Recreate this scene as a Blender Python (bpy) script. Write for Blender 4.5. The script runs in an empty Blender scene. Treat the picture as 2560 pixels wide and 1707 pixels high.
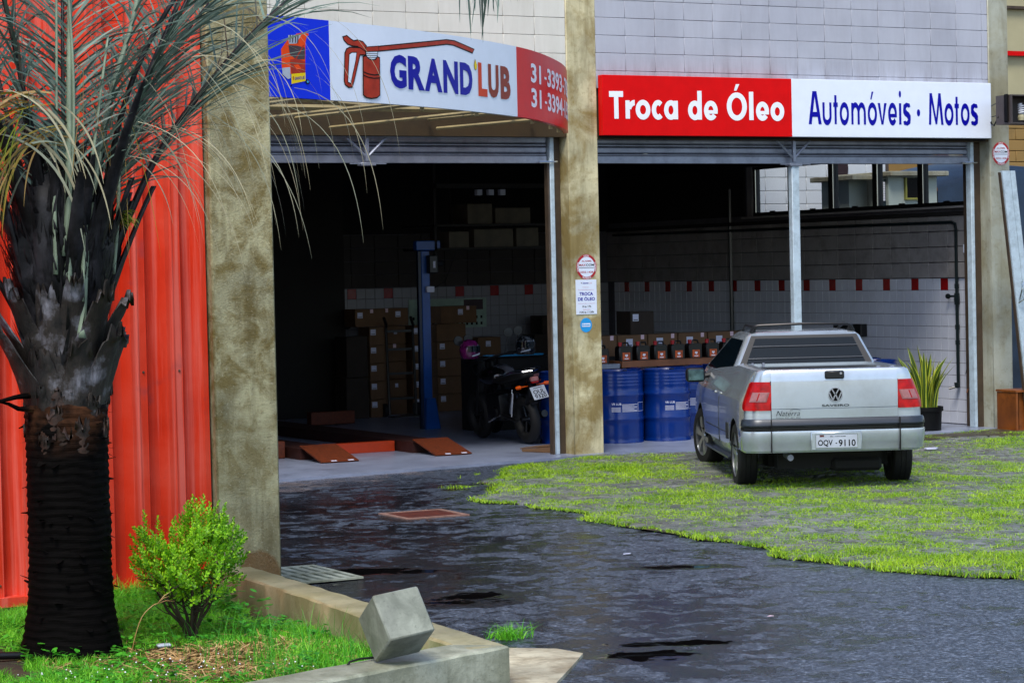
import bpy, bmesh, math, random
import numpy as np
from mathutils import Vector, Matrix
R_ = math.radians
random.seed(7); rng = np.random.default_rng(11)
sc = bpy.context.scene
COL = sc.collection

# ---------------------------------------------------------------- camera, world, sun, exposure
EYE = 2.17
cd = bpy.data.cameras.new('camera'); cam = bpy.data.objects.new('camera', cd); COL.objects.link(cam)
cd.sensor_width = 36.0; cd.lens = 84.375; cd.clip_start = 0.1; cd.clip_end = 2000
p_, r_, y_ = 0.0298, 0.0222, 0.4936
fw = Vector((math.sin(y_), math.cos(y_), 0)); rt = Vector((math.cos(y_), -math.sin(y_), 0)); dn = Vector((0, 0, -1))
f2 = fw*math.cos(p_) + dn*math.sin(p_); d2 = dn*math.cos(p_) - fw*math.sin(p_)
r2 = rt*math.cos(r_) + d2*math.sin(r_); d3 = d2*math.cos(r_) - rt*math.sin(r_)
m = Matrix((r2, -d3, -f2)).transposed().to_4x4(); m.translation = (0, 0, EYE)
cam.matrix_world = m
sc.camera = cam
CAMR, CAMD, CAMF = r2, d3, f2

w = bpy.data.worlds.new('World'); sc.world = w; w.use_nodes = True
nt = w.node_tree; bg = nt.nodes['Background']
sky = nt.nodes.new('ShaderNodeTexSky'); sky.sky_type = 'NISHITA'; sky.sun_disc = False
SUN_EL, SUN_AZ = R_(57), R_(220)      # azimuth measured from +Y towards +X
sky.sun_elevation = SUN_EL; sky.sun_rotation = SUN_AZ
sky.air_density = 1.0; sky.dust_density = 1.6; sky.ozone_density = 1.0
nt.links.new(sky.outputs[0], bg.inputs['Color']); bg.inputs['Strength'].default_value = 0.125
sl = bpy.data.lights.new('sun', 'SUN'); so = bpy.data.objects.new('sun', sl); COL.objects.link(so)
sl.energy = 1.5; sl.angle = R_(20); sl.color = (1.0, 0.95, 0.87)
sd = Vector((math.sin(SUN_AZ)*math.cos(SUN_EL), math.cos(SUN_AZ)*math.cos(SUN_EL), math.sin(SUN_EL)))
so.rotation_euler = sd.to_track_quat('Z', 'Y').to_euler(); so.location = sd*60
sc.view_settings.view_transform = 'Standard'; sc.view_settings.look = 'None'
sc.view_settings.gamma = 1.0; sc.view_settings.use_curve_mapping = False
sc.view_settings.exposure = 0.92

# ---------------------------------------------------------------- materials
def lin(h):
    h = h.lstrip('#'); v = [int(h[i:i+2], 16)/255 for i in (0, 2, 4)]
    return tuple(c/12.92 if c <= .04045 else ((c+.055)/1.055)**2.4 for c in v)
def new_mat(name):
    mt = bpy.data.materials.new(name); mt.use_nodes = True
    return mt, mt.node_tree, mt.node_tree.nodes['Principled BSDF']
class NB:
    """small node helper"""
    def __init__(s, nt, coord='world', scale=(1, 1, 1)):
        s.nt = nt; n = nt.nodes
        if coord == 'world': src = n.new('ShaderNodeNewGeometry').outputs['Position']
        else: src = n.new('ShaderNodeTexCoord').outputs['Object']
        mp = n.new('ShaderNodeMapping'); mp.inputs['Scale'].default_value = scale
        nt.links.new(src, mp.inputs['Vector']); s.v = mp.outputs[0]; s.raw = src
    def noise(s, scale, detail=4, rough=.6, dist=0, vec=None):
        n = s.nt.nodes.new('ShaderNodeTexNoise'); n.inputs['Scale'].default_value = scale; n.inputs['Detail'].default_value = detail
        n.inputs['Roughness'].default_value = rough; n.inputs['Distortion'].default_value = dist
        s.nt.links.new(vec or s.v, n.inputs['Vector']); return n.outputs['Fac']
    def vor(s, scale, feat='F1'):
        n = s.nt.nodes.new('ShaderNodeTexVoronoi'); n.inputs['Scale'].default_value = scale; n.feature = feat
        s.nt.links.new(s.v, n.inputs['Vector']); return n.outputs['Distance']
    def ramp(s, fac, stops):
        n = s.nt.nodes.new('ShaderNodeValToRGB'); cr = n.color_ramp
        while len(cr.elements) < len(stops): cr.elements.new(.5)
        for e, (p, c) in zip(cr.elements, stops):
            e.position = p; e.color = (*c, 1) if not isinstance(c, (int, float)) else (c, c, c, 1)
        s.nt.links.new(fac, n.inputs['Fac']); return n.outputs['Color']
    def mix(s, fac, a, b, mode='MIX'):
        n = s.nt.nodes.new('ShaderNodeMix'); n.data_type = 'RGBA'; n.blend_type = mode
        for sock, v in ((n.inputs[0], fac), (n.inputs[6], a), (n.inputs[7], b)):
            if isinstance(v, (int, float)): sock.default_value = v
            elif isinstance(v, tuple): sock.default_value = (*v, 1)
            else: s.nt.links.new(v, sock)
        return n.outputs[2]
    def math(s, op, a, b=0.0):
        n = s.nt.nodes.new('ShaderNodeMath'); n.operation = op
        for i, v in enumerate((a, b)):
            if isinstance(v, (int, float)): n.inputs[i].default_value = v
            else: s.nt.links.new(v, n.inputs[i])
        return n.outputs[0]
    def bump(s, h, strength=.3, dist=.01, normal=None):
        n = s.nt.nodes.new('ShaderNodeBump'); n.inputs['Strength'].default_value = strength; n.inputs['Distance'].default_value = dist
        s.nt.links.new(h, n.inputs['Height'])
        if normal: s.nt.links.new(normal, n.inputs['Normal'])
        return n.outputs[0]
    def island(s):
        return s.nt.nodes.new('ShaderNodeNewGeometry').outputs['Random Per Island']
    def objrand(s):
        return s.nt.nodes.new('ShaderNodeObjectInfo').outputs['Random']
    def sep(s):
        n = s.nt.nodes.new('ShaderNodeSeparateXYZ'); s.nt.links.new(s.raw, n.inputs[0]); return n.outputs
    def link(s, a, b): s.nt.links.new(a, b)

def plain(name, col, rough=.5, metal=0.0, var=.12, nscale=6, bump=.0, bscale=40, coord='object', coat=0, spec=.5, dark=None, dscale=3, damt=.0, trans=0, emit=None):
    mt, nt, b = new_mat(name); nb = NB(nt, coord)
    if isinstance(col, str): col = lin(col)
    n1 = nb.noise(nscale, 5)
    lo = tuple(max(0, c*(1-var*2)) for c in col); hi = tuple(min(1, c*(1+var)) for c in col)
    c = nb.ramp(n1, [(.3, lo), (.7, hi)])
    if dark is not None:
        c = nb.mix(nb.math('MULTIPLY', nb.ramp(nb.noise(dscale, 6, .7), [(.45, 0.), (.7, 1.)]), damt), c, lin(dark) if isinstance(dark, str) else dark)
    nb.link(c, b.inputs['Base Color'])
    b.inputs['Roughness'].default_value = rough; b.inputs['Metallic'].default_value = metal
    b.inputs['Specular IOR Level'].default_value = spec
    if coat: b.inputs['Coat Weight'].default_value = coat; b.inputs['Coat Roughness'].default_value = .05
    if bump: nb.link(nb.bump(nb.noise(bscale, 5, .65), bump, .004), b.inputs['Normal'])
    if trans: b.inputs['Transmission Weight'].default_value = trans
    return mt

# ---------------------------------------------------------------- mesh builder
class MB:
    def __init__(s): s.v = []; s.f = []
    def add(s, vs, fs):
        o = len(s.v); s.v += [tuple(v) for v in vs]; s.f += [tuple(i+o for i in f) for f in fs]; return s
    def box(s, x0, x1, y0, y1, z0, z1, M=None):
        vs = [(x, y, z) for z in (z0, z1) for y in (y0, y1) for x in (x0, x1)]
        if M is not None: vs = [M @ Vector(v) for v in vs]
        return s.add(vs, [(0, 2, 3, 1), (4, 5, 7, 6), (0, 1, 5, 4), (2, 6, 7, 3), (0, 4, 6, 2), (1, 3, 7, 5)])
    def bbox(s, x0, x1, y0, y1, z0, z1, b, M=None, seg=1):
        """box with chamfered edges"""
        bm = bmesh.new(); bmesh.ops.create_cube(bm, size=1)
        for v in bm.verts: v.co = Vector(((x0+x1)/2+v.co.x*(x1-x0), (y0+y1)/2+v.co.y*(y1-y0), (z0+z1)/2+v.co.z*(z1-z0)))
        bmesh.ops.bevel(bm, geom=bm.edges[:], offset=b, segments=seg, profile=.6, affect='EDGES')
        bm.verts.index_update(); vs = [(M @ v.co) if M is not None else v.co.copy() for v in bm.verts]
        fs = [tuple(v.index for v in f.verts) for f in bm.faces]; bm.free(); return s.add(vs, fs)
    def tube(s, pts, rad, n=8, cap=True, flat=1.0, up=Vector((0, 0, 1))):
        pts = [Vector(p) for p in pts]; k = len(pts)
        if not hasattr(rad, '__len__'): rad = [rad]*k
        vs = []; u = None
        for i, p in enumerate(pts):
            t = (pts[min(i+1, k-1)]-pts[max(i-1, 0)]).normalized()
            if u is None:
                a = up if abs(t.dot(up)) < .95 else Vector((1, 0, 0)); u = t.cross(a).normalized()
            else: u = (u - t*u.dot(t)).normalized()
            wv = t.cross(u)
            for j in range(n):
                a = 2*math.pi*j/n; vs.append(p + (u*math.cos(a) + wv*math.sin(a)*flat)*rad[i])
        fs = [(i*n+j, i*n+(j+1) % n, (i+1)*n+(j+1) % n, (i+1)*n+j) for i in range(k-1) for j in range(n)]
        if cap: fs += [tuple(range(n-1, -1, -1)), tuple((k-1)*n+j for j in range(n))]
        return s.add(vs, fs)
    def lathe(s, prof, n=24, c=(0, 0, 0), axis='z', M=None, close=False):
        vs = []
        for r, h in prof:
            for j in range(n):
                a = 2*math.pi*j/n; x, y = r*math.cos(a), r*math.sin(a)
                v = {'z': (x, y, h), 'x': (h, x, y), 'y': (x, h, y)}[axis]
                v = Vector((v[0]+c[0], v[1]+c[1], v[2]+c[2])); vs.append(M @ v if M is not None else v)
        k = len(prof); fs = [(i*n+j, i*n+(j+1) % n, (i+1)*n+(j+1) % n, (i+1)*n+j) for i in range(k-1) for j in range(n)]
        if close: fs += [((k-1)*n+j, (k-1)*n+(j+1) % n, (j+1) % n, j) for j in range(n)]
        else:
            if prof[0][0] > 1e-4: fs.append(tuple(range(n-1, -1, -1)))
            if prof[-1][0] > 1e-4: fs.append(tuple((k-1)*n+j for j in range(n)))
        return s.add(vs, fs)
    def loft(s, rings, cap=True):
        n = len(rings[0]); vs = [v for r in rings for v in r]; k = len(rings)
        fs = [(i*n+j, i*n+(j+1) % n, (i+1)*n+(j+1) % n, (i+1)*n+j) for i in range(k-1) for j in range(n)]
        if cap: fs += [tuple(range(n-1, -1, -1)), tuple((k-1)*n+j for j in range(n))]
        return s.add(vs, fs)
    def grid(s, rows, M=None):
        n = len(rows[0]); vs = [v for r in rows for v in r]
        return s.add(vs, [(i*n+j, i*n+j+1, (i+1)*n+j+1, (i+1)*n+j) for i in range(len(rows)-1) for j in range(n-1)])
    def prism(s, poly, h0, h1, f=lambda x, y, h: (x, y, h)):
        n = len(poly); vs = [f(x, y, h0) for x, y in poly] + [f(x, y, h1) for x, y in poly]
        return s.add(vs, [tuple(range(n-1, -1, -1)), tuple(range(n, 2*n))] + [(i, (i+1) % n, n+(i+1) % n, n+i) for i in range(n)])
    def build(s, name, mat, parent=None, smooth=False, fix=True):
        me = bpy.data.meshes.new(name); me.from_pydata(s.v, [], s.f)
        if fix and len(s.f) < 60000:
            bm = bmesh.new(); bm.from_mesh(me); bmesh.ops.recalc_face_normals(bm, faces=bm.faces); bm.to_mesh(me); bm.free()
        if smooth:
            me.polygons.foreach_set('use_smooth', [True]*len(me.polygons))
            if smooth != 'all': 
                try: me.set_sharp_from_angle(angle=R_(smooth if smooth is not True else 38))
                except Exception: pass
        for mm in (mat if isinstance(mat, (list, tuple)) else [mat]): me.materials.append(mm)
        o = bpy.data.objects.new(name, me); COL.objects.link(o)
        if parent is not None: o.parent = parent
        return o
def np_mesh(name, V, F, mat, parent=None, smooth=False):
    """V (n,3), F (m,k) numpy"""
    me = bpy.data.meshes.new(name); V = np.asarray(V, np.float32); F = np.asarray(F, np.int32); k = F.shape[1]
    me.vertices.add(len(V)); me.vertices.foreach_set('co', V.ravel())
    me.loops.add(F.size); me.loops.foreach_set('vertex_index', F.ravel())
    me.polygons.add(len(F)); me.polygons.foreach_set('loop_start', np.arange(0, F.size, k, dtype=np.int32))
    if smooth: me.polygons.foreach_set('use_smooth', np.ones(len(F), bool))
    me.update(calc_edges=True); me.validate()
    me.materials.append(mat); o = bpy.data.objects.new(name, me); COL.objects.link(o)
    if parent is not None: o.parent = parent
    return o
def tag(o, label=None, cat=None, group=None, kind=None):
    if label: o['label'] = label
    if cat: o['category'] = cat
    if group: o['group'] = group
    if kind: o['kind'] = kind
    return o
def thing(name, label, cat, loc=(0, 0, 0), rotz=0, group=None):
    o = bpy.data.objects.new(name, None); COL.objects.link(o); o.location = loc; o.rotation_euler = (0, 0, rotz); o.empty_display_size = .1
    return tag(o, label, cat, group)
def dup_tree(o, parent=None):
    c = o.copy(); COL.objects.link(c)
    if parent is not None: c.parent = parent
    for ch in list(o.children): dup_tree(ch, c)
    return c
def inst(name, me, parent, loc, rot=(0, 0, 0), scale=(1, 1, 1)):
    o = bpy.data.objects.new(name, me); COL.objects.link(o); o.parent = parent; o.location = loc; o.rotation_euler = rot; o.scale = scale; return o
def text_polys(body, offset=0.0, shear=0.0):
    """text as (verts2d, faces) normalised to its own bounds 0..1 x 0..1 with aspect"""
    cu = bpy.data.curves.new('lettering', 'FONT'); cu.body = body; cu.size = 1; cu.offset = offset; cu.resolution_u = 3; cu.shear = shear
    ob = bpy.data.objects.new('lettering', cu); COL.objects.link(ob)
    dg = bpy.context.evaluated_depsgraph_get(); me = bpy.data.meshes.new_from_object(ob.evaluated_get(dg))
    vs = [(v.co.x, v.co.y) for v in me.vertices]; fs = [tuple(p.vertices) for p in me.polygons]
    bpy.data.objects.remove(ob); bpy.data.curves.remove(cu); bpy.data.meshes.remove(me)
    return vs, fs
def text_on(mb, body, x0, x1, z0, z1, fmap, offset=0.0, fit=True, shear=0.0):
    """fit the text's ink box into x0..x1 / z0..z1 and map every vertex with fmap(x, z)"""
    vs, fs = text_polys(body, offset, shear)
    xs = [v[0] for v in vs]; ys = [v[1] for v in vs]; a, b, c, d = min(xs), max(xs), min(ys), max(ys)
    sx = (x1-x0)/(b-a); sy = (z1-z0)/(d-c)
    mb.add([fmap(x0+(x-a)*sx, z0+(y-c)*sy) for x, y in vs], fs); return mb
def blades(P, Hh, W, seg=2, lean=.45, rngl=rng):
    """grass blades: P (n,3) roots -> V, F (quads) ; each blade its own island"""
    n = len(P); th = rngl.uniform(0, 2*np.pi, n); ph = rngl.uniform(0, 2*np.pi, n)
    L = np.abs(rngl.normal(lean, lean*.5, n))
    d = np.stack([np.cos(th), np.sin(th)], 1); wv = np.stack([-np.sin(ph), np.cos(ph)], 1)
    k = seg+1; V = np.zeros((n, k, 2, 3))
    for i in range(k):
        t = i/seg; c = P.copy(); c[:, :2] += d*(L*Hh*t*t)[:, None]; c[:, 2] += Hh*(t-.25*L*t*t)
        ww = W*(1-t)**.7 + 1e-4
        for sgn, j in ((-.5, 0), (.5, 1)):
            V[:, i, j] = c; V[:, i, j, :2] += wv*(ww*sgn)[:, None]
    V = V.reshape(-1, 3); base = np.arange(n)*(k*2)
    F = np.concatenate([np.stack([base+2*i, base+2*i+1, base+2*i+3, base+2*i+2], 1) for i in range(seg)])
    return V, F
def inpoly(X, Y, poly):
    r = np.zeros(len(X), bool); n = len(poly)
    for i in range(n):
        x1, y1 = poly[i]; x2, y2 = poly[(i+1) % n]
        c = ((y1 > Y) != (y2 > Y)) & (X < (x2-x1)*(Y-y1)/((y2-y1) or 1e-9)+x1); r ^= c
    return r
def vnoise(x, y, s, seed=0):
    """smooth 2-D value noise"""
    x = np.asarray(x)*s; y = np.asarray(y)*s; xi = np.floor(x).astype(int); yi = np.floor(y).astype(int); fx = x-xi; fy = y-yi
    fx = fx*fx*(3-2*fx); fy = fy*fy*(3-2*fy)
    def h(a, b):
        q = np.sin(a*127.1+b*311.7+seed*74.7)*43758.5453; return q-np.floor(q)
    return (h(xi, yi)*(1-fx)+h(xi+1, yi)*fx)*(1-fy)+(h(xi, yi+1)*(1-fx)+h(xi+1, yi+1)*fx)*fy
# ---------------------------------------------------------------- material library
def m_concrete(name, base, moss, amt=.6, scale=2.2, bump=.5, z_dark=None, wet=.55, streak=True, lowclean=False):
    mt, nt, b = new_mat(name); nb = NB(nt)
    base = lin(base); moss = lin(moss)
    n1 = nb.noise(scale, 7, .65, .4); n2 = nb.noise(scale*7, 6, .7)
    st = nb.noise(1.0, 5, .6, 0); 
    mp = nt.nodes.new('ShaderNodeMapping'); mp.inputs['Scale'].default_value = (7, 7, .9); nb.link(nb.raw, mp.inputs['Vector'])
    st = nb.noise(1.0, 6, .65, .3, mp.outputs[0])
    c = nb.ramp(nb.noise(scale*.55, 6, .6, .2), [(.3, tuple(x*.6 for x in base)), (.5, base), (.7, tuple(min(1, x*1.35) for x in base))])
    msk = nb.math('MULTIPLY', nb.ramp(n1, [(.43, 0.), (.60, 1.)]), amt)
    if lowclean: msk = nb.math('MULTIPLY', msk, nb.ramp(nb.math('DIVIDE', nb.math('ADD', nb.sep()[2], nb.math('MULTIPLY', n1, .8)), 2.4), [(.35, .35), (.75, 1.)]))
    c = nb.mix(msk, c, moss)
    if streak: c = nb.mix(nb.math('MULTIPLY', nb.ramp(st, [(.50, 0.), (.66, 1.)]), amt*.6), c, tuple(x*.55 for x in moss))
    c = nb.mix(nb.math('MULTIPLY', nb.ramp(n2, [(.55, 0.), (.68, 1.)]), .35), c, tuple(x*.5 for x in moss))
    pit = nb.ramp(nb.vor(38), [(.0, 1.), (.16, 0.)])
    c = nb.mix(nb.math('MULTIPLY', nb.math('MULTIPLY', pit, nb.ramp(nb.noise(9), [(.5, 0.), (.6, 1.)])), .45), c, tuple(min(1, x*1.5) for x in base))
    if lowclean:
        s3 = nb.sep(); d1 = nb.math('DIVIDE', nb.math('SUBTRACT', s3[0], 6.10), .17); d2_ = nb.math('DIVIDE', nb.math('SUBTRACT', s3[2], .14), .20)
        dd = nb.math('ADD', nb.math('MULTIPLY', d1, d1), nb.math('MULTIPLY', d2_, d2_)); dd = nb.math('ADD', dd, nb.math('MULTIPLY', nb.noise(9, 4), .8))
        c = nb.mix(nb.ramp(nb.math('DIVIDE', dd, 3.0), [(.38, .85), (.46, 0.)]), c, lin('#6a4a1c'))
        sp1 = nb.ramp(nb.noise(46, 3, .7), [(.60, 0.), (.68, 1.)]); c = nb.mix(nb.math('MULTIPLY', sp1, .35), c, lin('#cfcbb4'))
        sp2 = nb.ramp(nb.noise(30, 3, .8), [(.32, 1.), (.40, 0.)]); c = nb.mix(nb.math('MULTIPLY', sp2, .45), c, lin('#3c3410'))
    nb.link(c, b.inputs['Base Color']); b.inputs['Roughness'].default_value = wet
    nb.link(nb.bump(nb.mix(.5, n2, nb.noise(70, 4)), bump, .008), b.inputs['Normal'])
    return mt
M = {}
M['pier'] = m_concrete('pier_concrete', '#a5a07c', '#6a5818', .85, 5.0, 1.0, lowclean=True)
M['pillar'] = m_concrete('pillar_concrete', '#c8bf98', '#82681c', .75, 2.6, .5)
M['pillar2'] = m_concrete('pillar_concrete_grey', '#a3a596', '#7a6a34', .5, 1.3, .25)
M['kerb'] = m_concrete('kerb_concrete', '#a9a37f', '#6f6a3a', .45, 2.6, .5, wet=.38)
M['lowwall'] = m_concrete('low_wall_concrete', '#a5a894', '#5e6248', .5, 3.5, .6, wet=.5)
M['cube'] = m_concrete('cube_concrete', '#93988a', '#4c5244', .45, 6.0, .15, wet=.42)
M['slabc'] = m_concrete('slab_concrete', '#c4bda2', '#6d5426', .6, 3.0, .5, wet=.45)
M['beam'] = plain('ochre_plaster', '#3c2c0e', .8, var=.25, nscale=2, dark='#3a2c10', damt=.6, coord='world', bump=.3)

def m_block(name, base, lo, stain):
    mt, nt, b = new_mat(name); nb = NB(nt)
    n1 = nb.noise(1.1, 6, .6, .3); n2 = nb.noise(14, 5, .7)
    c = nb.ramp(n1, [(.28, lin(lo)), (.6, lin(base))])
    c = nb.mix(.5, c, nb.ramp(nb.objrand(), [(0., tuple(x*.93 for x in lin(base))), (1., tuple(min(1, x*1.04) for x in lin(base)))]))
    mp = nt.nodes.new('ShaderNodeMapping'); mp.inputs['Scale'].default_value = (5, 5, .7); nb.link(nb.raw, mp.inputs['Vector'])
    st = nb.noise(1.0, 6, .7, .2, mp.outputs[0])
    z = nb.sep()[2]
    low = nb.ramp(nb.math('DIVIDE', nb.math('SUBTRACT', z, 4.38), .5), [(.0, 1.), (.6, 0.)])
    c = nb.mix(nb.math('MULTIPLY', nb.ramp(st, [(.42, 0.), (.7, 1.)]), nb.math('ADD', .16, nb.math('MULTIPLY', low, .5))), c, lin(stain))
    nb.link(c, b.inputs['Base Color']); b.inputs['Roughness'].default_value = .75
    nb.link(nb.bump(n2, .25, .004), b.inputs['Normal']); return mt
M['block2'] = m_block('painted_block_lavender', '#b2b5c0', '#9699a6', '#746c70')
M['block1'] = m_block('painted_block_cream', '#d6d4ca', '#c2bfb4', '#8f8878')
M['mortar'] = plain('mortar', '#4c443e', .9, var=.2, coord='world')
M['iblock'] = plain('inner_painted_block', '#928e8c', .8, var=.12, nscale=1.5, coord='world', bump=.2, dark='#3a3633', damt=.5)
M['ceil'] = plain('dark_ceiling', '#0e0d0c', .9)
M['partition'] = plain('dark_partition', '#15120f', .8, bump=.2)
def m_tile(name, base, lo):
    mt, nt, b = new_mat(name); nb = NB(nt)
    c = nb.ramp(nb.noise(1.3, 5), [(.3, lin(lo)), (.7, lin(base))])
    c = nb.mix(.35, c, nb.ramp(nb.objrand(), [(0., tuple(x*.9 for x in lin(base))), (1., lin(base))]))
    nb.link(c, b.inputs['Base Color']); b.inputs['Roughness'].default_value = .22; return mt
M['tile'] = m_tile('white_wall_tile', '#d4d8e2', '#b8bcc8')
M['redtile'] = plain('red_wall_tile', '#8e0f14', .22, var=.08)
M['grout'] = plain('tile_grout', '#55545c', .8)

M['redwall'] = None
def m_redwall():
    mt, nt, b = new_mat('red_painted_metal'); nb = NB(nt)
    n1 = nb.noise(.9, 6, .6, .4)
    c = nb.ramp(n1, [(.3, lin('#bc2208')), (.5, lin('#d43a22')), (.7, lin('#de5440'))])
    mp = nt.nodes.new('ShaderNodeMapping'); mp.inputs['Scale'].default_value = (9, 9, .6); nb.link(nb.raw, mp.inputs['Vector'])
    st = nb.noise(1.0, 6, .7, .2, mp.outputs[0])
    c = nb.mix(nb.math('MULTIPLY', nb.ramp(st, [(.5, 0.), (.75, 1.)]), .45), c, lin('#9c2416'))
    mp2 = nt.nodes.new('ShaderNodeMapping'); mp2.inputs['Scale'].default_value = (14, 14, .35); nb.link(nb.raw, mp2.inputs['Vector'])
    c = nb.mix(nb.math('MULTIPLY', nb.ramp(nb.noise(1.0, 5, .6, .1, mp2.outputs[0]), [(.52, 0.), (.64, 1.)]), .4), c, lin('#ea8478'))
    c = nb.mix(nb.math('MULTIPLY', nb.ramp(nb.noise(3.1, 3, .5), [(.66, 0.), (.76, 1.)]), .5), c, lin('#74404a'))
    nb.link(c, b.inputs['Base Color']); b.inputs['Roughness'].default_value = .38; b.inputs['Coat Weight'].default_value = .15
    nb.link(nb.bump(nb.noise(5, 3), .15, .01), b.inputs['Normal']); return mt
M['redwall'] = m_redwall()

def m_asphalt():
    mt, nt, b = new_mat('wet_asphalt'); nb = NB(nt)
    big = nb.noise(.55, 5, .55, .3); mid = nb.noise(4.6, 7, .66, .6); fine = nb.mix(.3, nb.noise(36, 5, .85), nb.noise(13, 4, .8)); gr = nb.vor(34)
    # water lies where the surface is low
    low = nb.math('ADD', nb.math('MULTIPLY', big, .38), nb.math('MULTIPLY', mid, .62))
    px = nb.math('MULTIPLY', nb.math('SUBTRACT', nb.math('SUBTRACT', nb.sep()[0], nb.math('MULTIPLY', nb.sep()[1], .35)), 3.4), .026)
    low = nb.math('ADD', low, px)
    
    s0 = nb.sep(); edge_n = nb.math('MULTIPLY', nb.noise(7, 6, .7), 1.3); dmin = None
    for cx_, cy_, rx_, ry_ in ((7.25, 14.08, .27, .32), (6.98, 11.42, .26, .20), (7.3, 11.75, .30, .10), (9.2, 14.7, .34, .12), (7.2, 15.9, .5, .16)):
        dx_ = nb.math('SUBTRACT', s0[0], cx_); dy_ = nb.math('SUBTRACT', s0[1], cy_)
        ua = nb.math('DIVIDE', nb.math('SUBTRACT', nb.math('MULTIPLY', dx_, .88), nb.math('MULTIPLY', dy_, .47)), rx_); va = nb.math('DIVIDE', nb.math('ADD', nb.math('MULTIPLY', dx_, .47), nb.math('MULTIPLY', dy_, .88)), ry_)
        dd = nb.math('ADD', nb.math('MULTIPLY', ua, ua), nb.math('MULTIPLY', va, va)); dd = nb.math('ADD', dd, edge_n); dmin = dd if dmin is None else nb.math('MINIMUM', dmin, dd)
    sink = nb.ramp(nb.math('DIVIDE', dmin, 4.), [(.28, .20), (.75, 0.)])
    low = nb.math('SUBTRACT', low, sink)
    wet = nb.ramp(low, [(.455, 1.), (.53, 0.)])
    pud = nb.ramp(low, [(.32, 1.), (.40, 0.)])
    c = nb.ramp(fine, [(.38, lin('#0c1016')), (.5, lin('#2f3743')), (.63, lin('#8c98ac'))])
    c = nb.mix(nb.math('MULTIPLY', nb.ramp(gr, [(.0, 1.), (.17, 0.)]), .7), c, lin('#d0d6de'))
    c = nb.mix(nb.math('MULTIPLY', wet, .88), c, lin('#060608'))
    c = nb.mix(nb.math('MULTIPLY', pud, .8), c, lin('#0a0604'))
    s_ = nb.sep(); ap = nb.math('SUBTRACT', s_[1], nb.math('ADD', 15.45, nb.math('MULTIPLY', s_[0], .62)))
    ap = nb.math('ADD', nb.math('MULTIPLY', ap, .45), nb.math('MULTIPLY', nb.math('SUBTRACT', nb.noise(1.6, 6, .7, .4), .5), 2.2))
    am = nb.ramp(ap, [(.42, 0.), (.56, 1.)])
    c = nb.mix(nb.math('MULTIPLY', am, nb.math('SUBTRACT', .95, nb.math('MULTIPLY', wet, .5))), c, nb.ramp(nb.noise(4.5, 6, .75), [(.35, lin('#3a3434')), (.65, lin('#8a8080'))]))
    nb.link(c, b.inputs['Base Color'])
    rg = nb.mix(wet, (.42, .42, .42), (.12, .12, .12)); rg = nb.mix(pud, rg, (.04, .04, .04)); nb.link(rg, b.inputs['Roughness'])
    h = nb.mix(.5, fine, nb.noise(26, 4, .7)); flat = nb.math('SUBTRACT', 1.0, nb.math('MULTIPLY', wet, .55)); flat = nb.math('MULTIPLY', flat, nb.math('SUBTRACT', 1.0, pud))
    hh = nb.math('MULTIPLY', h, flat)
    nb.link(nb.bump(hh, 1.0, .02), b.inputs['Normal'])
    b.inputs['Specular IOR Level'].default_value = .7
    return mt
M['asphalt'] = m_asphalt()
M['cob'] = None
def m_cob():
    mt, nt, b = new_mat('stone_sett'); nb = NB(nt)
    c = nb.ramp(nb.noise(2.2, 5), [(.3, lin('#4f524e')), (.7, lin('#7d817c'))])
    c = nb.mix(.5, c, nb.ramp(nb.island(), [(0., lin('#444844')), (.5, lin('#6b6e6c')), (1., lin('#8f918c'))]))
    c = nb.mix(nb.math('MULTIPLY', nb.ramp(nb.noise(1.1, 5), [(.5, 0.), (.65, 1.)]), .4), c, lin('#5a4f45'))
    nb.link(c, b.inputs['Base Color']); b.inputs['Roughness'].default_value = .38
    nb.link(nb.bump(nb.noise(55, 4), .5, .006), b.inputs['Normal']); return mt
M['cob'] = m_cob()
M['soil'] = plain('dark_soil', '#332a1c', .9, var=.3, nscale=5, bump=.8, bscale=30, coord='world', dark='#5d4c2e', damt=.7, dscale=2)
M['strawsoil'] = plain('straw_soil', '#5a4426', .9, var=.35, nscale=8, bump=.9, bscale=40, coord='world')
def m_leaf(name, cols, rough=.5, trans=.25, worldv=True):
    mt, nt, b = new_mat(name); nb = NB(nt)
    k = len(cols); c = nb.ramp(nb.island(), [((i+.3)/k, lin(x)) for i, x in enumerate(cols)])
    if worldv: c = nb.mix(.45, c, nb.ramp(nb.noise(1.6, 4, .6), [(.3, lin(cols[0])), (.7, lin(cols[-1]))]))
    nb.link(c, b.inputs['Base Color']); b.inputs['Roughness'].default_value = rough
    tr = nt.nodes.new('ShaderNodeBsdfTranslucent'); mx = nt.nodes.new('ShaderNodeMixShader'); mx.inputs[0].default_value = trans
    nb.link(c, tr.inputs[0]); nb.link(b.outputs[0], mx.inputs[1]); nb.link(tr.outputs[0], mx.inputs[2])
    nb.link(mx.outputs[0], nt.nodes['Material Output'].inputs[0]); return mt
M['lawn'] = m_leaf('lawn_grass', ['#186a06', '#38a80e', '#66d81c', '#a0f03c'])
M['paveg'] = m_leaf('paving_grass', ['#3a7006', '#6aa80c', '#94cc14', '#c2e030'])
M['straw'] = m_leaf('dry_straw', ['#6e4f28', '#9a7440', '#b99055', '#caa870'], trans=.1)
M['weed'] = m_leaf('weed_leaf', ['#1c6c10', '#33951c', '#58b82c'])
M['shrub'] = m_leaf('shrub_leaf', ['#1c5c04', '#3f960a', '#78c614', '#b0e828'])
M['palmleaf'] = m_leaf('palm_leaflet', ['#22322a', '#3c5246', '#5c7568', '#86a090'], .42, .12)
M['palmpale'] = m_leaf('pale_leaflet', ['#7d8a78', '#a2ab94', '#b5ab88', '#c9c09a'], .5, .2)
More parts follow.
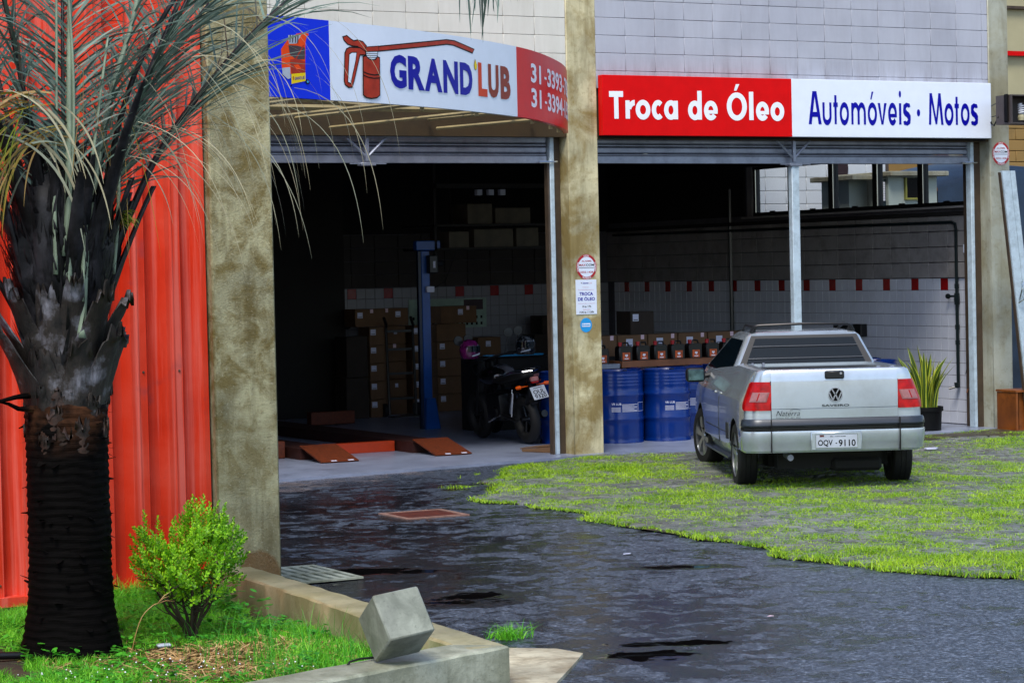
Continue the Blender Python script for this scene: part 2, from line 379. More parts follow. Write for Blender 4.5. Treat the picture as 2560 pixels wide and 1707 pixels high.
M['drystrand'] = m_leaf('dry_frond', ['#8a7420', '#b89060', '#caa27a', '#9a8a20'], .55, .2)
M['fern'] = m_leaf('fern_green', ['#55680e', '#7d8c18', '#9aa526'])
M['petdark'] = plain('palm_petiole_dark', '#0c0b0e', .5, spec=.3, var=.35, nscale=12, bump=.3, dark='#4c4a50', damt=.35, dscale=6)
M['petgreen'] = plain('palm_petiole_green', '#8a9c84', .5, var=.2, nscale=8, bump=.2, dark='#3a4238', damt=.6, dscale=4)
def m_boot():
    mt, nt, b = new_mat('palm_leaf_base'); nb = NB(nt)
    mp = nt.nodes.new('ShaderNodeMapping'); mp.inputs['Scale'].default_value = (26, 26, 4); nb.link(nb.raw, mp.inputs['Vector'])
    fib = nb.noise(1.0, 5, .7, .3, mp.outputs[0]); n = nb.noise(5, 5)
    c = nb.ramp(n, [(.42, lin('#0c0907')), (.54, lin('#2c2520')), (.70, lin('#8a8a94'))])
    c = nb.mix(nb.math('MULTIPLY', nb.ramp(fib, [(.45, 0.), (.6, 1.)]), .6), c, lin('#1c1712'))
    nb.link(c, b.inputs['Base Color']); b.inputs['Roughness'].default_value = .55
    nb.link(nb.bump(fib, .8, .012), b.inputs['Normal']); return mt
M['boot'] = m_boot()
def m_trunk():
    mt, nt, b = new_mat('palm_bark'); nb = NB(nt)
    mp = nt.nodes.new('ShaderNodeMapping'); mp.inputs['Scale'].default_value = (2.2, 2.2, 42); nb.link(nb.raw, mp.inputs['Vector'])
    fib = nb.noise(1.0, 6, .7, .8, mp.outputs[0]); n = nb.noise(4, 5)
    c = nb.ramp(fib, [(.4, lin('#040303')), (.66, lin('#080605')), (.84, lin('#1c1816'))])
    z = nb.sep()[2]
    ft = nb.ramp(nb.math('DIVIDE', z, 1.6), [(.74, 0.), (.9, 1.)])
    c = nb.mix(nb.math('MULTIPLY', ft, nb.ramp(n, [(.45, 0.), (.65, .8)])), c, lin('#5b3a26'))
    nb.link(c, b.inputs['Base Color']); b.inputs['Roughness'].default_value = .5
    nb.link(nb.bump(fib, .8, .012), b.inputs['Normal']); b.inputs['Specular IOR Level'].default_value = .06; b.inputs['Roughness'].default_value = .75; return mt
M['trunk'] = m_trunk()
M['stem'] = plain('shrub_stem', '#3a2f20', .8, var=.3, bump=.4)

M['signwhite'] = plain('sign_white', '#e4ecfa', .28, var=.02, spec=.5)
M['signred'] = plain('sign_red', '#d80408', .3, var=.04)
M['signblue'] = plain('sign_blue', '#0430e0', .3, var=.03)
M['txtblue'] = plain('letter_blue', '#0a0a9c', .35, var=.02)
M['txtwhite'] = plain('letter_white', '#f0f2fa', .35, var=.01)
M['txtred'] = plain('letter_orange_red', '#d8401c', .35, var=.04)
M['txtbrown'] = plain('letter_brown_red', '#8e3220', .35, var=.04)
M['ink'] = plain('black_ink', '#0a0808', .4, var=.02)
M['canred'] = plain('print_red', '#b03522', .35, var=.15, nscale=9)
M['canorange'] = plain('print_orange', '#ee4a0c', .35, var=.06)
M['yellow'] = plain('print_yellow', '#f0d010', .35, var=.03)
M['printgrey'] = plain('print_grey', '#b4bcc8', .35, var=.08)
M['printdark'] = plain('print_dark', '#4a3f44', .35, var=.1)
M['faded'] = plain('print_faded_pink', '#d9bcc8', .5, var=.02)
M['cyan'] = plain('sticker_cyan', '#189ae0', .4, var=.03)
M['darkred'] = plain('sticker_red', '#b21420', .4, var=.05)
M['steel'] = plain('grey_painted_steel', '#8f95a4', .42, .5, var=.1, nscale=4, dark='#4a4c54', damt=.45, dscale=5, coord='world')
M['steelw'] = plain('white_painted_steel', '#b9cbd6', .4, var=.08, nscale=5, dark='#5c656c', damt=.4, dscale=9, coord='world')
M['steelb'] = plain('brown_painted_steel', '#4a3c2e', .6, var=.2, coord='world')
M['pit'] = plain('drain_pit_black', '#010101', 1.0, spec=0.0)
M['frameblack'] = plain('black_frame', '#060606', .5)
M['truss'] = plain('dusty_truss', '#9a8a60', .6, var=.2, coord='world', dark='#42361e', damt=.5)
M['floor'] = plain('smooth_floor_concrete', '#8a93a8', .32, var=.1, nscale=1.4, coord='world', bump=.12, dark='#4a5060', damt=.5, dscale=2.5)
M['orange'] = plain('orange_painted_steel', '#c03a08', .4, var=.12, dark='#5c2008', damt=.5, dscale=6)
M['rust'] = plain('rusty_orange_plate', '#642806', .6, var=.25, nscale=30, bump=.5, bscale=90)
M['liftblue'] = plain('blue_painted_steel', '#0c4a98', .35, var=.1)
M['drum'] = plain('blue_drum_paint', '#012a74', .25, .0, var=.08, coat=.25)
M['drumlid'] = plain('blue_drum_lid', '#0c3f90', .3, var=.1)
M['carton'] = plain('brown_carton', '#6a4e34', .85, var=.12, nscale=5)
M['cartond'] = plain('dark_carton', '#2c221a', .85, var=.15, nscale=5)
M['paper'] = plain('white_label_paper', '#c8cbe0', .6, var=.03)
M['jug'] = plain('black_oil_jug', '#0b0b0d', .3)
M['juglabel'] = plain('jug_orange_label', '#d65a1c', .4, var=.35, nscale=25)
M['wood'] = plain('shelf_wood', '#8a5636', .6, var=.2, nscale=4, bump=.2)
M['pot'] = plain('black_plastic_pot', '#030304', .5, spec=.2)
M['snake_d'] = m_leaf('snake_leaf', ['#23350f', '#3a5214', '#4d6a1a'], .4, .1)
M['snake_y'] = m_leaf('snake_leaf_margin', ['#9aa42a', '#c0c640'], .4, .1)
M['pipe'] = plain('dark_green_pipe', '#0c1a1c', .35)
M['chrome'] = plain('bright_metal', '#c8ccd0', .15, 1.0, var=.04)
M['rubber'] = plain('tyre_rubber', '#0a0a0b', .7, bump=.2)
M['plastic'] = plain('black_plastic', '#0b0c0f', .4)
M['rim'] = plain('silver_rim', '#a4a8ac', .3, .8, var=.06)
for _k in ('signwhite', 'signred', 'signblue', 'txtblue', 'txtwhite', 'txtred', 'txtbrown', 'ink', 'canred', 'canorange', 'yellow', 'printgrey', 'printdark', 'redwall', 'drum'):
    _b = M[_k].node_tree.nodes['Principled BSDF']; _b.inputs['Specular IOR Level'].default_value = .12 if _k != 'drum' else .4
    if _k != 'drum': _b.inputs['Coat Weight'].default_value = 0.0
M['glass'] = None
def m_glass(name, tint, rough=.02, alpha=.25):
    mt, nt, b = new_mat(name)
    b.inputs['Base Color'].default_value = (*lin(tint), 1); b.inputs['Roughness'].default_value = rough
    b.inputs['Specular IOR Level'].default_value = .8
    b.inputs['Specular IOR Level'].default_value = .8 if alpha < .5 else .3; tb = nt.nodes.new('ShaderNodeBsdfTransparent'); mx = nt.nodes.new('ShaderNodeMixShader'); fr = nt.nodes.new('ShaderNodeMath'); fr.operation = 'POWER'; fr.inputs[1].default_value = 4.0
    lw_ = nt.nodes.new('ShaderNodeLayerWeight'); lw_.inputs[0].default_value = .5; nt.links.new(lw_.outputs['Facing'], fr.inputs[0])
    mth = nt.nodes.new('ShaderNodeMath'); mth.operation = 'ADD'; mth.inputs[1].default_value = alpha; mth.use_clamp = True
    nt.links.new(fr.outputs[0], mth.inputs[0]); nt.links.new(mth.outputs[0], mx.inputs[0]); nt.links.new(tb.outputs[0], mx.inputs[1]); nt.links.new(b.outputs[0], mx.inputs[2])
    nt.links.new(mx.outputs[0], nt.nodes['Material Output'].inputs[0]); return mt
M['winglass'] = m_glass('window_glass', '#20282c', .02, .04)
M['carglass'] = m_glass('car_glass', '#06141c', .03, .94)
M['bus'] = None
# ---------------------------------------------------------------- ground
M['water'] = plain('dark_water', '#060404', .03, var=.0)
g = MB(); g.add([(-250, -250, -.012), (300, -250, -.012), (300, 350, -.012), (-250, 350, -.012)], [(0, 1, 2, 3)])
tag(g.build('ground', M['soil']), kind='structure')
# asphalt forecourt: a sheet with gentle real unevenness near the camera side
xs = np.linspace(-60, 60, 9).tolist() + []
XA = np.unique(np.concatenate([np.linspace(-80, 2, 8), np.arange(2, 16, .1), np.linspace(16, 90, 12)]))
YA = np.unique(np.concatenate([np.linspace(-60, 7, 8), np.arange(7, 24.5, .1)]))
gx, gy = np.meshgrid(XA, YA); gz = (vnoise(gx, gy, .8, 3)-.5)*.012 + (vnoise(gx, gy, 2.7, 5)-.5)*.006
gz[(gx < 2.5) | (gx > 15) | (gy < 7.5)] = 0; gz[gy > 22.5] *= .3
V = np.stack([gx.ravel(), gy.ravel(), gz.ravel()], 1); nx = len(XA); i = np.arange(len(YA)-1)[:, None]*nx+np.arange(nx-1)[None]
F = np.stack([i, i+1, i+1+nx, i+nx], -1).reshape(-1, 4)
tag(np_mesh('asphalt', V, F, M['asphalt'], smooth=True), kind='structure')

# setts region
PAVE = [(14.05, 23.9), (12.7, 23.35), (11.6, 22.3), (10.9, 21.0), (10.35, 19.8), (10.45, 18.3), (10.3, 17.2), (10.28, 16.2), (10.25, 15.2), (10.2, 14.3), (10.35, 13.3), (10.6, 12.4), (12.5, 9), (26, 9), (26, 23.84), (20.3, 23.84), (14.9, 23.4)]
_pp = []
for i in range(len(PAVE)):
    a, b = np.array(PAVE[i]), np.array(PAVE[(i+1) % len(PAVE)]); k_ = max(1, int(np.hypot(*(b-a))/.22)) if i < 12 else 1
    for j in range(k_):
        p = a+(b-a)*j/k_; nn = np.array([-(b-a)[1], (b-a)[0]])/np.hypot(*(b-a)); _pp.append(tuple(p+nn*((float(vnoise(p[:1]*1.3, p[1:]*1.3, 1, 3)[0])-.5)*.55+(float(vnoise(p[:1]*4.1, p[1:]*4.1, 1, 8)[0])-.5)*.25 if i < 12 and (i or j) else 0)))
PAVE = _pp
pv = MB(); pv.add([(x, y, .012) for x, y in PAVE], [tuple(range(len(PAVE)))])
paving = tag(pv.build('cobble_paving', M['soil']), kind='structure')
def sett_verts(w_, l_, h, j):
    a = [(-w_/2, -l_/2), (w_/2, -l_/2), (w_/2, l_/2), (-w_/2, l_/2)]
    b = [(x*.82+random.uniform(-j, j), y*.8+random.uniform(-j, j)) for x, y in a]
    return [(x, y, -.012) for x, y in a]+[(x, y, h+random.uniform(-.003, .003)) for x, y in b]
SF = [(4, 5, 6, 7), (0, 1, 5, 4), (1, 2, 6, 5), (2, 3, 7, 6), (3, 0, 4, 7)]
cells = []
yy = 9.2; row = 0
while yy < 23.8:
    xx = 10.0 + (row % 2)*.08
    while xx < 26:
        l = random.uniform(.11, .16)
        cx, cy = xx+l/2, yy+.055+.01*math.sin(xx*3)
        cells.append((cx, cy, l-.012)); xx += l
    yy += .112; row += 1
CA = np.array(cells); CA = CA[inpoly(CA[:, 0]-.06, CA[:, 1], PAVE) & inpoly(CA[:, 0]+.06, CA[:, 1]+.05, PAVE)]
# drop those far outside the view to the right
CA = CA[(CA[:, 0] < CA[:, 1]*.82+7)]
order = np.argsort(np.hypot(CA[:, 0], CA[:, 1]) + 6*(CA[:, 0] < 10.2)); CA = CA[order]
proto = []
for k in range(6):
    q = MB(); q.add(sett_verts(.125, .1, .017, .006), SF); o = q.build('cobblestone', M['cob'], fix=False); proto.append(o.data); bpy.data.objects.remove(o)
for k in range(290):
    cx, cy, l = CA[k]; inst('cobblestone', proto[k % 6], paving, (cx, cy, .012), (random.uniform(-.03, .03), random.uniform(-.03, .03), random.uniform(-.06, .06)), (l/.125, 1, 1))
q = MB()
for cx, cy, l in CA[290:]:
    a = random.uniform(-.07, .07); ca, sa = math.cos(a), math.sin(a)
    q.add([(cx+x*ca-y*sa, cy+x*sa+y*ca, z+.012) for x, y, z in sett_verts(l, .1, .016+random.uniform(-.004, .004), .006)], SF)
o = q.build('cobblestones', M['cob'], paving, fix=False); o['kind'] = 'stuff'

# grass in the joints
n = 640000
P = np.stack([rng.uniform(10, 22.5, n), rng.uniform(11.5, 23.9, n)], 1)
dens = vnoise(P[:, 0], P[:, 1], .55, 1)*.5 + vnoise(P[:, 0], P[:, 1], 1.7, 2)*.3 + vnoise(P[:, 0], P[:, 1], 5.5, 4)*.35
d0 = P[:, 0]-10.3
edge = np.clip((P[:, 0]-10.2)/.35, 0, 1)
bare = np.exp(-(((P[:, 0]-16.9)/1.6)**2+((P[:, 1]-21.0)/1.3)**2)) + np.exp(-(((P[:, 0]-17.8)/1.6)**2+((P[:, 1]-22.9)/.5)**2))
left = np.clip((12.6-P[:, 0])/2, 0, 1)*np.clip((P[:, 1]-19.0)/3, 0, 1)
dens = dens - .07*(~inpoly(P[:, 0]-.35, P[:, 1]+.1, PAVE)) + .16*np.clip((17.5-P[:, 1])/4, 0, 1) - .20*bare - .36*left
_ov = rng.uniform(-.02, .10, n)
keep = (inpoly(P[:, 0]+_ov, P[:, 1]+_ov*.6, PAVE) | ((vnoise(P[:, 0], P[:, 1], 3.1, 41) > .72) & (P[:, 0] > 10.0) & (P[:, 1]-P[:, 0]*.8 < 13.2) & (P[:, 1] > 19) & (P[:, 1] < 23.3) & (P[:, 0] > 10.6))) & (dens > .35 + rng.normal(0, .08, n)) & (P[:, 0] < P[:, 1]*.82+4.5)
undercar = (np.abs((P[:, 0]-13.9)*.9-(P[:, 1]-20.2)*.44) < .8) & (np.abs((P[:, 0]-14.5)*.44+(P[:, 1]-20.7)*.9) < 2.0)
keep &= ~(undercar & (rng.random(n) < .45))
P = P[keep]; dn_ = dens[keep]; n = len(P)
P3 = np.concatenate([P, np.full((n, 1), .012)], 1)
tall = vnoise(P[:, 0], P[:, 1], 3.0, 9)
Hh = rng.uniform(.018, .044, n)*(.5+1.1*tall)*(1+.5*(dn_ > .75)); V, F = blades(P3, Hh, rng.uniform(.005, .011, n), 2, 1.1)
tag(np_mesh('paving_grass', V, F, M['paveg']), 'short yellow green grass growing between the cobblestones', 'grass', kind='stuff')

# ---------------------------------------------------------------- planting bed on the left
BED = [(-3, 15.05), (5.7, 15.05), (5.62, 11.2), (4.33, 10.72), (-3, 8.0)]
def bedz(x, y): return .05 + .05*vnoise(x, y, .7, 8) + .02*vnoise(x, y, 3, 4) - .075*np.clip((np.asarray(y)-13.6)/1.2, 0, 1)*np.clip((5.0-np.asarray(x))/1.5, 0, 1) - .05*np.clip((np.asarray(x)-5.2)/.4, 0, 1)
bx, by = np.meshgrid(np.arange(-3, 5.75, .08), np.arange(8, 15.1, .08)); bz = bedz(bx, by)
ny_, nx_ = bx.shape; i = np.arange(ny_-1)[:, None]*nx_+np.arange(nx_-1)[None]; F = np.stack([i, i+1, i+1+nx_, i+nx_], -1).reshape(-1, 4)
cen = (bx.ravel()[F].mean(1), by.ravel()[F].mean(1)); F = F[inpoly(cen[0], cen[1], BED)]
tag(np_mesh('lawn', np.stack([bx.ravel(), by.ravel(), bz.ravel()], 1), F, M['soil'], smooth=True), kind='structure')
def strawm(x, y): return np.exp(-(((x-4.85)/.62)**2+((y-12.35)/.36)**2)) + .8*np.exp(-(((x-4.6)/.4)**2+((y-11.7)/.35)**2))
n = 190000
P = np.stack([rng.uniform(1.5, 5.68, n), rng.uniform(9.3, 15.05, n)], 1)
k = inpoly(P[:, 0], P[:, 1], BED) & (P[:, 0] > P[:, 1]*.26-.1) & (rng.random(n)*.75 > .9*strawm(P[:, 0], P[:, 1])) & (vnoise(P[:, 0], P[:, 1], 2.2, 6)+.45*vnoise(P[:, 0], P[:, 1], 9, 7) > .52)
k &= (np.hypot(P[:, 0]-4.13, P[:, 1]-12.95) > .29)
P = P[k]; n = len(P); z = bedz(P[:, 0], P[:, 1]); T = vnoise(P[:, 0], P[:, 1], 1.6, 12)
Hh = rng.uniform(.03, .11, n)*(.35+1.4*T**1.5)
V, F = blades(np.column_stack([P, z]), Hh, rng.uniform(.003, .007, n), 2, .75)
tag(np_mesh('lawn_grass', V, F, M['lawn']), 'bright green grass covering the planting bed', 'grass', kind='stuff')
# taller slender blades by the low wall
n = 420; P = np.column_stack([rng.uniform(4.5, 5.6, n), rng.uniform(10.9, 12.6, n)]); P = P[inpoly(P[:, 0], P[:, 1], BED)]; n = len(P)
V, F = blades(np.column_stack([P, bedz(P[:, 0], P[:, 1])]), rng.uniform(.12, .30, n), rng.uniform(.003, .006, n), 4, .35)
tag(np_mesh('tall_grass', V, F, M['weed']), 'tall thin grass blades standing behind the low wall', 'grass', kind='stuff')
# broad leaved weeds
def weed_patch(n, xr, yr, size, hmax, name, label, mt, cond=None):
    V = []; F = []
    P = np.column_stack([rng.uniform(*xr, n), rng.uniform(*yr, n)])
    if cond is not None: P = P[cond(P[:, 0], P[:, 1])]
    for x, y in P:
        z0 = float(bedz(x, y)); h = random.uniform(.3, 1)*hmax; 
        for j in range(random.randint(4, 7)):
            a = random.uniform(0, 6.28); L = size*random.uniform(.6, 1.2); wd = L*.33
            o = Vector((x+random.uniform(-.02, .02), y+random.uniform(-.02, .02), z0+h*random.uniform(.5, 1)))
            d = Vector((math.cos(a), math.sin(a), random.uniform(-.2, .5))).normalized(); s_ = d.cross(Vector((0, 0, 1))).normalized()*wd
            b = len(V); V += [o, o+d*L*.35+s_, o+d*L*.75+s_*.8, o+d*L, o+d*L*.75-s_*.8, o+d*L*.35-s_]
            F += [(b, b+1, b+4, b+5), (b+1, b+2, b+3, b+4)]
    return tag(np_mesh(name, V, F, mt), label, 'weeds', kind='stuff')
weed_patch(1700, (3.0, 5.6), (9.9, 15), .042, .12, 'weed_leaves', 'small broad leaved weeds scattered through the grass', M['weed'], lambda x, y: inpoly(x, y, BED) & (vnoise(x, y, 1.3, 33) > .5) & (strawm(x, y) < .4))
weed_patch(60, (5.15, 5.58), (13.6, 14.9), .07, .22, 'leafy_weeds', 'leafy weeds at the foot of the mossy pier', M['weed'])
# straw and dry clippings
n = 9000; P = np.column_stack([rng.uniform(3.8, 5.7, n), rng.uniform(10.9, 13.3, n)]); P = P[(rng.random(n) < strawm(P[:, 0], P[:, 1])*1.1) & inpoly(P[:, 0], P[:, 1], BED)]; n = len(P)
a = rng.uniform(0, 6.28, n); L = rng.uniform(.03, .13, n); z = bedz(P[:, 0], P[:, 1])+rng.uniform(.003, .03, n)
V = np.zeros((n, 4, 3)); dx = np.cos(a)*L/2; dy = np.sin(a)*L/2; wx = -np.sin(a)*.0022; wy = np.cos(a)*.0022; tz = rng.normal(0, .012, n)
for j, (s1, s2) in enumerate(((-1, -1), (1, -1), (1, 1), (-1, 1))):
    V[:, j, 0] = P[:, 0]+dx*s1+wx*s2; V[:, j, 1] = P[:, 1]+dy*s1+wy*s2; V[:, j, 2] = z+tz*s1+(s2*.002)
tag(np_mesh('straw_litter', V.reshape(-1, 3), np.arange(n*4).reshape(-1, 4), M['straw']), 'brown straw and clippings lying round the shrub foot', 'straw', kind='stuff')
# white clover flowers
q = MB()
for k in range(120):
    x = random.uniform(3.4, 4.9); y = random.uniform(10.4, 12.2)
    if not inpoly(np.array([x]), np.array([y]), BED)[0]: continue
    z0 = float(bedz(x, y))+random.uniform(.05, .085); s_ = random.uniform(.003, .006)
    q.lathe([(0.0001, -s_), (s_, 0), (0.0001, s_)], 5, (x, y, z0))
tag(q.build('clover_flowers', M['txtwhite']), 'tiny white flowers dotted over the front of the lawn', 'flowers', kind='stuff')

# kerb and low wall (L shape), rough concrete
def rough_wall(name, quad, z0, z1, mt, nseg=30, amp=.006, seed=0):
    """quad: outer-left, outer-right start/end in plan: (a0,a1) near edge, (b0,b1) far edge"""
    (a0, a1), (b0, b1) = quad; rings = []
    for i in range(nseg+1):
        t = i/nseg; A = Vector(a0).lerp(Vector(a1), t); B = Vector(b0).lerp(Vector(b1), t)
        def j(k): return (float(vnoise([t*nseg*.55+k*13.7], [seed*5.1+k], 1, seed))[0] if False else float(vnoise(np.array([t*nseg*.6+k*13.7]), np.array([seed*5.1+k]), 1, seed)[0]) - .5)*2*amp
        D = (B-A).normalized()
        pr = [(A, z0, 0), (A, z1-.012, 0), (A+D*.012, z1, 0), (A.lerp(B, .5), z1+.001, 0), (B-D*.012, z1, 0), (B, z1-.012, 0), (B, z0, 0)]
        rings.append([(p.x+D.x*j(k), p.y+D.y*j(k), z+(j(k+9) if k not in (0, 6) else 0)*.7) for k, (p, z, _) in enumerate(pr)])
    q = MB(); q.loft(rings); return q.build(name, mt, smooth=True)
kb = rough_wall('kerb_wall', (((5.815, 15.0), (5.60, 10.98)), ((6.05, 15.0), (5.845, 10.985))), -.02, .22, M['kerb'], 46, seed=2)
tag(kb, 'olive concrete kerb wall running from the mossy pier towards the road', 'kerb')
lw = rough_wall('low_wall', (((5.84, 10.965), (1.0, 9.27)), ((5.598, 11.18), (1.0, 9.62))), -.05, .221, M['lowwall'], 52, .005, seed=5)
tag(lw, 'grey rendered low wall at the front edge of the planting bed', 'low wall')

# tilted concrete cube lamp on the wall
s_ = .254; dpt = 11.62
def crd(px, py, z): return CAMR*px + CAMD*py + CAMF*z
# edge vectors measured as a rotated cube
u = Vector((280, -47, 154)); v_ = Vector((140, 262, -122)); w_ = Vector((-96, 178, 256))
u.normalize(); v_ = (v_-u*v_.dot(u)).normalized(); w_ = u.cross(v_); w_ = w_ if w_.z > 0 else -w_
U, Vv, Wv = (crd(*a) for a in (u, v_, w_))
A0 = Vector((.4242, .9027, -.1538)).normalized()
Dp = Vector((0, 0, EYE)) + Vector((.4241, .9027, -.154))*12.17     # nearest corner D
MX = Matrix((U, -Vv, Wv)).transposed().to_4x4(); 
q = MB(); q.bbox(0, s_, 0, s_, 0, s_, .008)
cube = q.build('concrete_lamp', M['cube'], smooth=True); MX.translation = Dp
cube_low = min((MX @ Vector(c)).z for c in ((0, 0, 0), (s_, 0, 0), (0, s_, 0), (0, 0, s_), (s_, 0, s_), (0, s_, s_), (s_, s_, s_), (s_, s_, 0)))
_c = [MX @ Vector((a, b, c)) for a in (0, s_) for b in (0, s_) for c in (0, s_)]; _l = min(_c, key=lambda p: p.z)
MX.translation = Dp + (Vector((5.03, 10.87, .222)) - _l); cube.matrix_world = MX
tag(cube, 'grey concrete cube tipped on its corner on top of the low wall', 'garden lamp')
lowpt = min(((MX @ Vector(c)) for c in ((0, 0, 0), (s_, 0, 0), (0, s_, 0), (0, 0, s_), (s_, 0, s_), (0, s_, s_), (s_, s_, s_), (s_, s_, 0))), key=lambda p: p.z)
q = MB(); q.tube([lowpt+Vector((.05, .1, .01)), lowpt+Vector((-.06, .05, .02)), lowpt+Vector((-.12, .04, .012)), lowpt+Vector((-.15, .02, -.01)), lowpt+Vector((-.155, .03, -.04))], .006, 8)
tag(q.build('cable', M['rubber'], smooth=True), 'black cable coming out from under the concrete cube', 'cable')

# concrete gutter slab, drain grate, manhole covers
q = MB(); q.prism([(6.0, 12.1), (6.35, 12.1), (6.62, 11.85), (6.66, 11.62), (6.45, 11.35), (6.05, 10.85), (5.86, 10.6), (5.86, 11.6)], -.02, .018)
tag(q.build('gutter_slab', M['slabc']), 'pale worn concrete slab on the ground beyond the end of the low wall', 'slab')
gr = thing('drain_grate', 'pale slotted drain grate in the asphalt beside the mossy pier', 'drain grate', (6.52, 15.9, .004))
q = MB(); q.box(-.52, .52, -.44, .44, -.02, .004); q.build('drain_pit', M['pit'], gr)
q = MB()
for y0 in (-.44, -.02, .40): q.box(-.52, .52, y0, y0+.045, .004, .018)
for x0 in (-.56, .52): q.box(x0, x0+.04, -.44, .445, .004, .018)
q.build('grate_frame', M['lowwall'], gr)
bm_ = MB(); bm_.box(-.022, .022, -.19, .19, 0, .013)
b0 = bm_.build('grate_bar', M['lowwall'], gr); b0.location = (-.47, -.205, .0045)
for yc in (-.205, .212):
    for k in range(12):
        if yc < 0 and k == 0: continue
        inst('grate_bar', b0.data, gr, (-.47+k*.085, yc, .0045))
def manhole(loc, rz, wx, wy, label, lidm, frm):
    t = thing('manhole_cover', label, 'manhole cover', loc, rz)
    q = MB()
    for a in ((-wx/2, wx/2, -wy/2, -wy/2+.05), (-wx/2, wx/2, wy/2-.05, wy/2), (-wx/2, -wx/2+.05, -wy/2+.05, wy/2-.05), (wx/2-.05, wx/2, -wy/2+.05, wy/2-.05)): q.box(*a, -.02, .007)
    q.build('cover_frame', frm, t)
    q = MB(); q.box(-wx/2+.055, wx/2-.055, -wy/2+.055, wy/2-.055, -.02, .003)
    q.build('cover_lid', lidm, t)
M['rustlid'] = plain('rusty_lid', '#5a2414', .5, var=.3, nscale=12, bump=.5)
M['rustrim'] = plain('rust_stained_rim', '#8c6a5c', .6, var=.2, nscale=10)
manhole((9.42, 19.25, .004), R_(-2), .62, .62, 'small rusty manhole cover set in the wet asphalt', M['rustlid'], M['rustrim'])
manhole((16.35, 18.72, .02), R_(-2), .8, .75, 'white rimmed rusty manhole cover among the grass at the right edge', M['rustlid'], M['signwhite'])
# worn concrete apron in front of the left bay and bare damp earth by the right pillar
def blotch(name, poly, z, mt, amp=.12, seed=0):
    pts = []
    for i in range(len(poly)):
        a, b = np.array(poly[i]), np.array(poly[(i+1) % len(poly)]); k_ = max(2, int(np.hypot(*(b-a))/.18))
        for j in range(k_):
            p = a+(b-a)*j/k_; nn = np.array([-(b-a)[1], (b-a)[0]])/np.hypot(*(b-a)); pts.append(p+nn*(float(vnoise(p[:1]*3.1, p[1:]*3.1, 1, seed)[0])-.5)*2*amp)
    q = MB(); q.add([(x, y, z) for x, y in pts], [tuple(range(len(pts)))]); o = q.build(name, mt); o.data.update()
    return tag(o, kind='structure')
M['apron'] = plain('worn_apron', '#6e6868', .42, var=.3, nscale=3.5, coord='world', bump=.6, bscale=18, dark='#26262c', damt=.8, dscale=2.2)
M['damp'] = plain('damp_earth', '#3e3626', .5, var=.25, nscale=4, coord='world', bump=.6, bscale=22, dark='#5a5040', damt=.6)
#blotch('concrete_apron', [(5, 22.4), (9.75, 23.2), (13.2, 23.66), (12.4, 22.95), (11.4, 22.2), (10.6, 21.5), (9.8, 21.3), (8.6, 20.6), (5, 19.6)], .0125, M['apron'], .22, 4)
blotch('bare_earth', [(17.6, 23.5), (20.3, 23.75), (22, 23.7), (22, 22.4), (20.2, 22.5), (18.6, 22.9), (17.6, 22.95)], .032, M['damp'], .15, 7)
for lb, cx, cy, rx, ry, sd_ in (('dark shallow puddle in the middle of the yard asphalt', 7.25, 14.08, .30, .34, 1), ('dark puddle near the front edge of the yard asphalt', 6.97, 11.42, .22, .2, 2), ('thin dark puddle on the asphalt below the grass edge', 9.2, 14.6, .3, .12, 3)):
    pts = []
    for k in range(40):
        a = R_(9*k); n_ = .72+.55*float(vnoise(np.array([math.cos(a)*1.7+9*sd_]), np.array([math.sin(a)*1.7]), 1, sd_)[0]); ca, sa = math.cos(a)*rx*n_, math.sin(a)*ry*n_; pts.append((cx+ca*.88+sa*.47, cy-ca*.47+sa*.88, .0085))
    continue
    q = MB(); q.add(pts, [tuple(range(40))]); tag(q.build('puddle', M['water'], fix=False), lb, 'puddle')
# small litter on the asphalt
for k, (x, y, lb) in enumerate(((9.25, 15.5, 'flattened scrap of pale paper lying on the asphalt middle'), (8.3, 12.2, 'tiny pinkish scrap lying on the asphalt near the front'))):
    q = MB(); q.prism([(0, 0), (.07, .01), (.09, .04), (.02, .03)] if k == 0 else [(0, 0), (.05, .0), (.04, .03)], .006, .009)
    o = tag(q.build('paper_scrap', M['paper'] if k == 0 else M['faded']), lb, 'litter'); o.location = (x, y, .004)
q = MB(); q.prism([(0, 0), (.12, -.02), (.2, .05), (.1, .1), (.02, .07)], .03, .045)
o = tag(q.build('plastic_scrap', M['paper']), 'crumpled white scrap on the bare cobbles behind the pickup', 'litter'); o.location = (16.9, 21.6, .01)
# grass tuft at the slab
V, F = blades(np.column_stack([rng.normal(6.63, .06, 260), rng.normal(12.45, .05, 260), np.zeros(260)]), rng.uniform(.03, .12, 260), rng.uniform(.004, .008, 260), 2, .8)
tag(np_mesh('grass_tuft', V, F, M['lawn']), 'lone bright grass tuft on the asphalt behind the gutter slab', 'grass', kind='stuff')

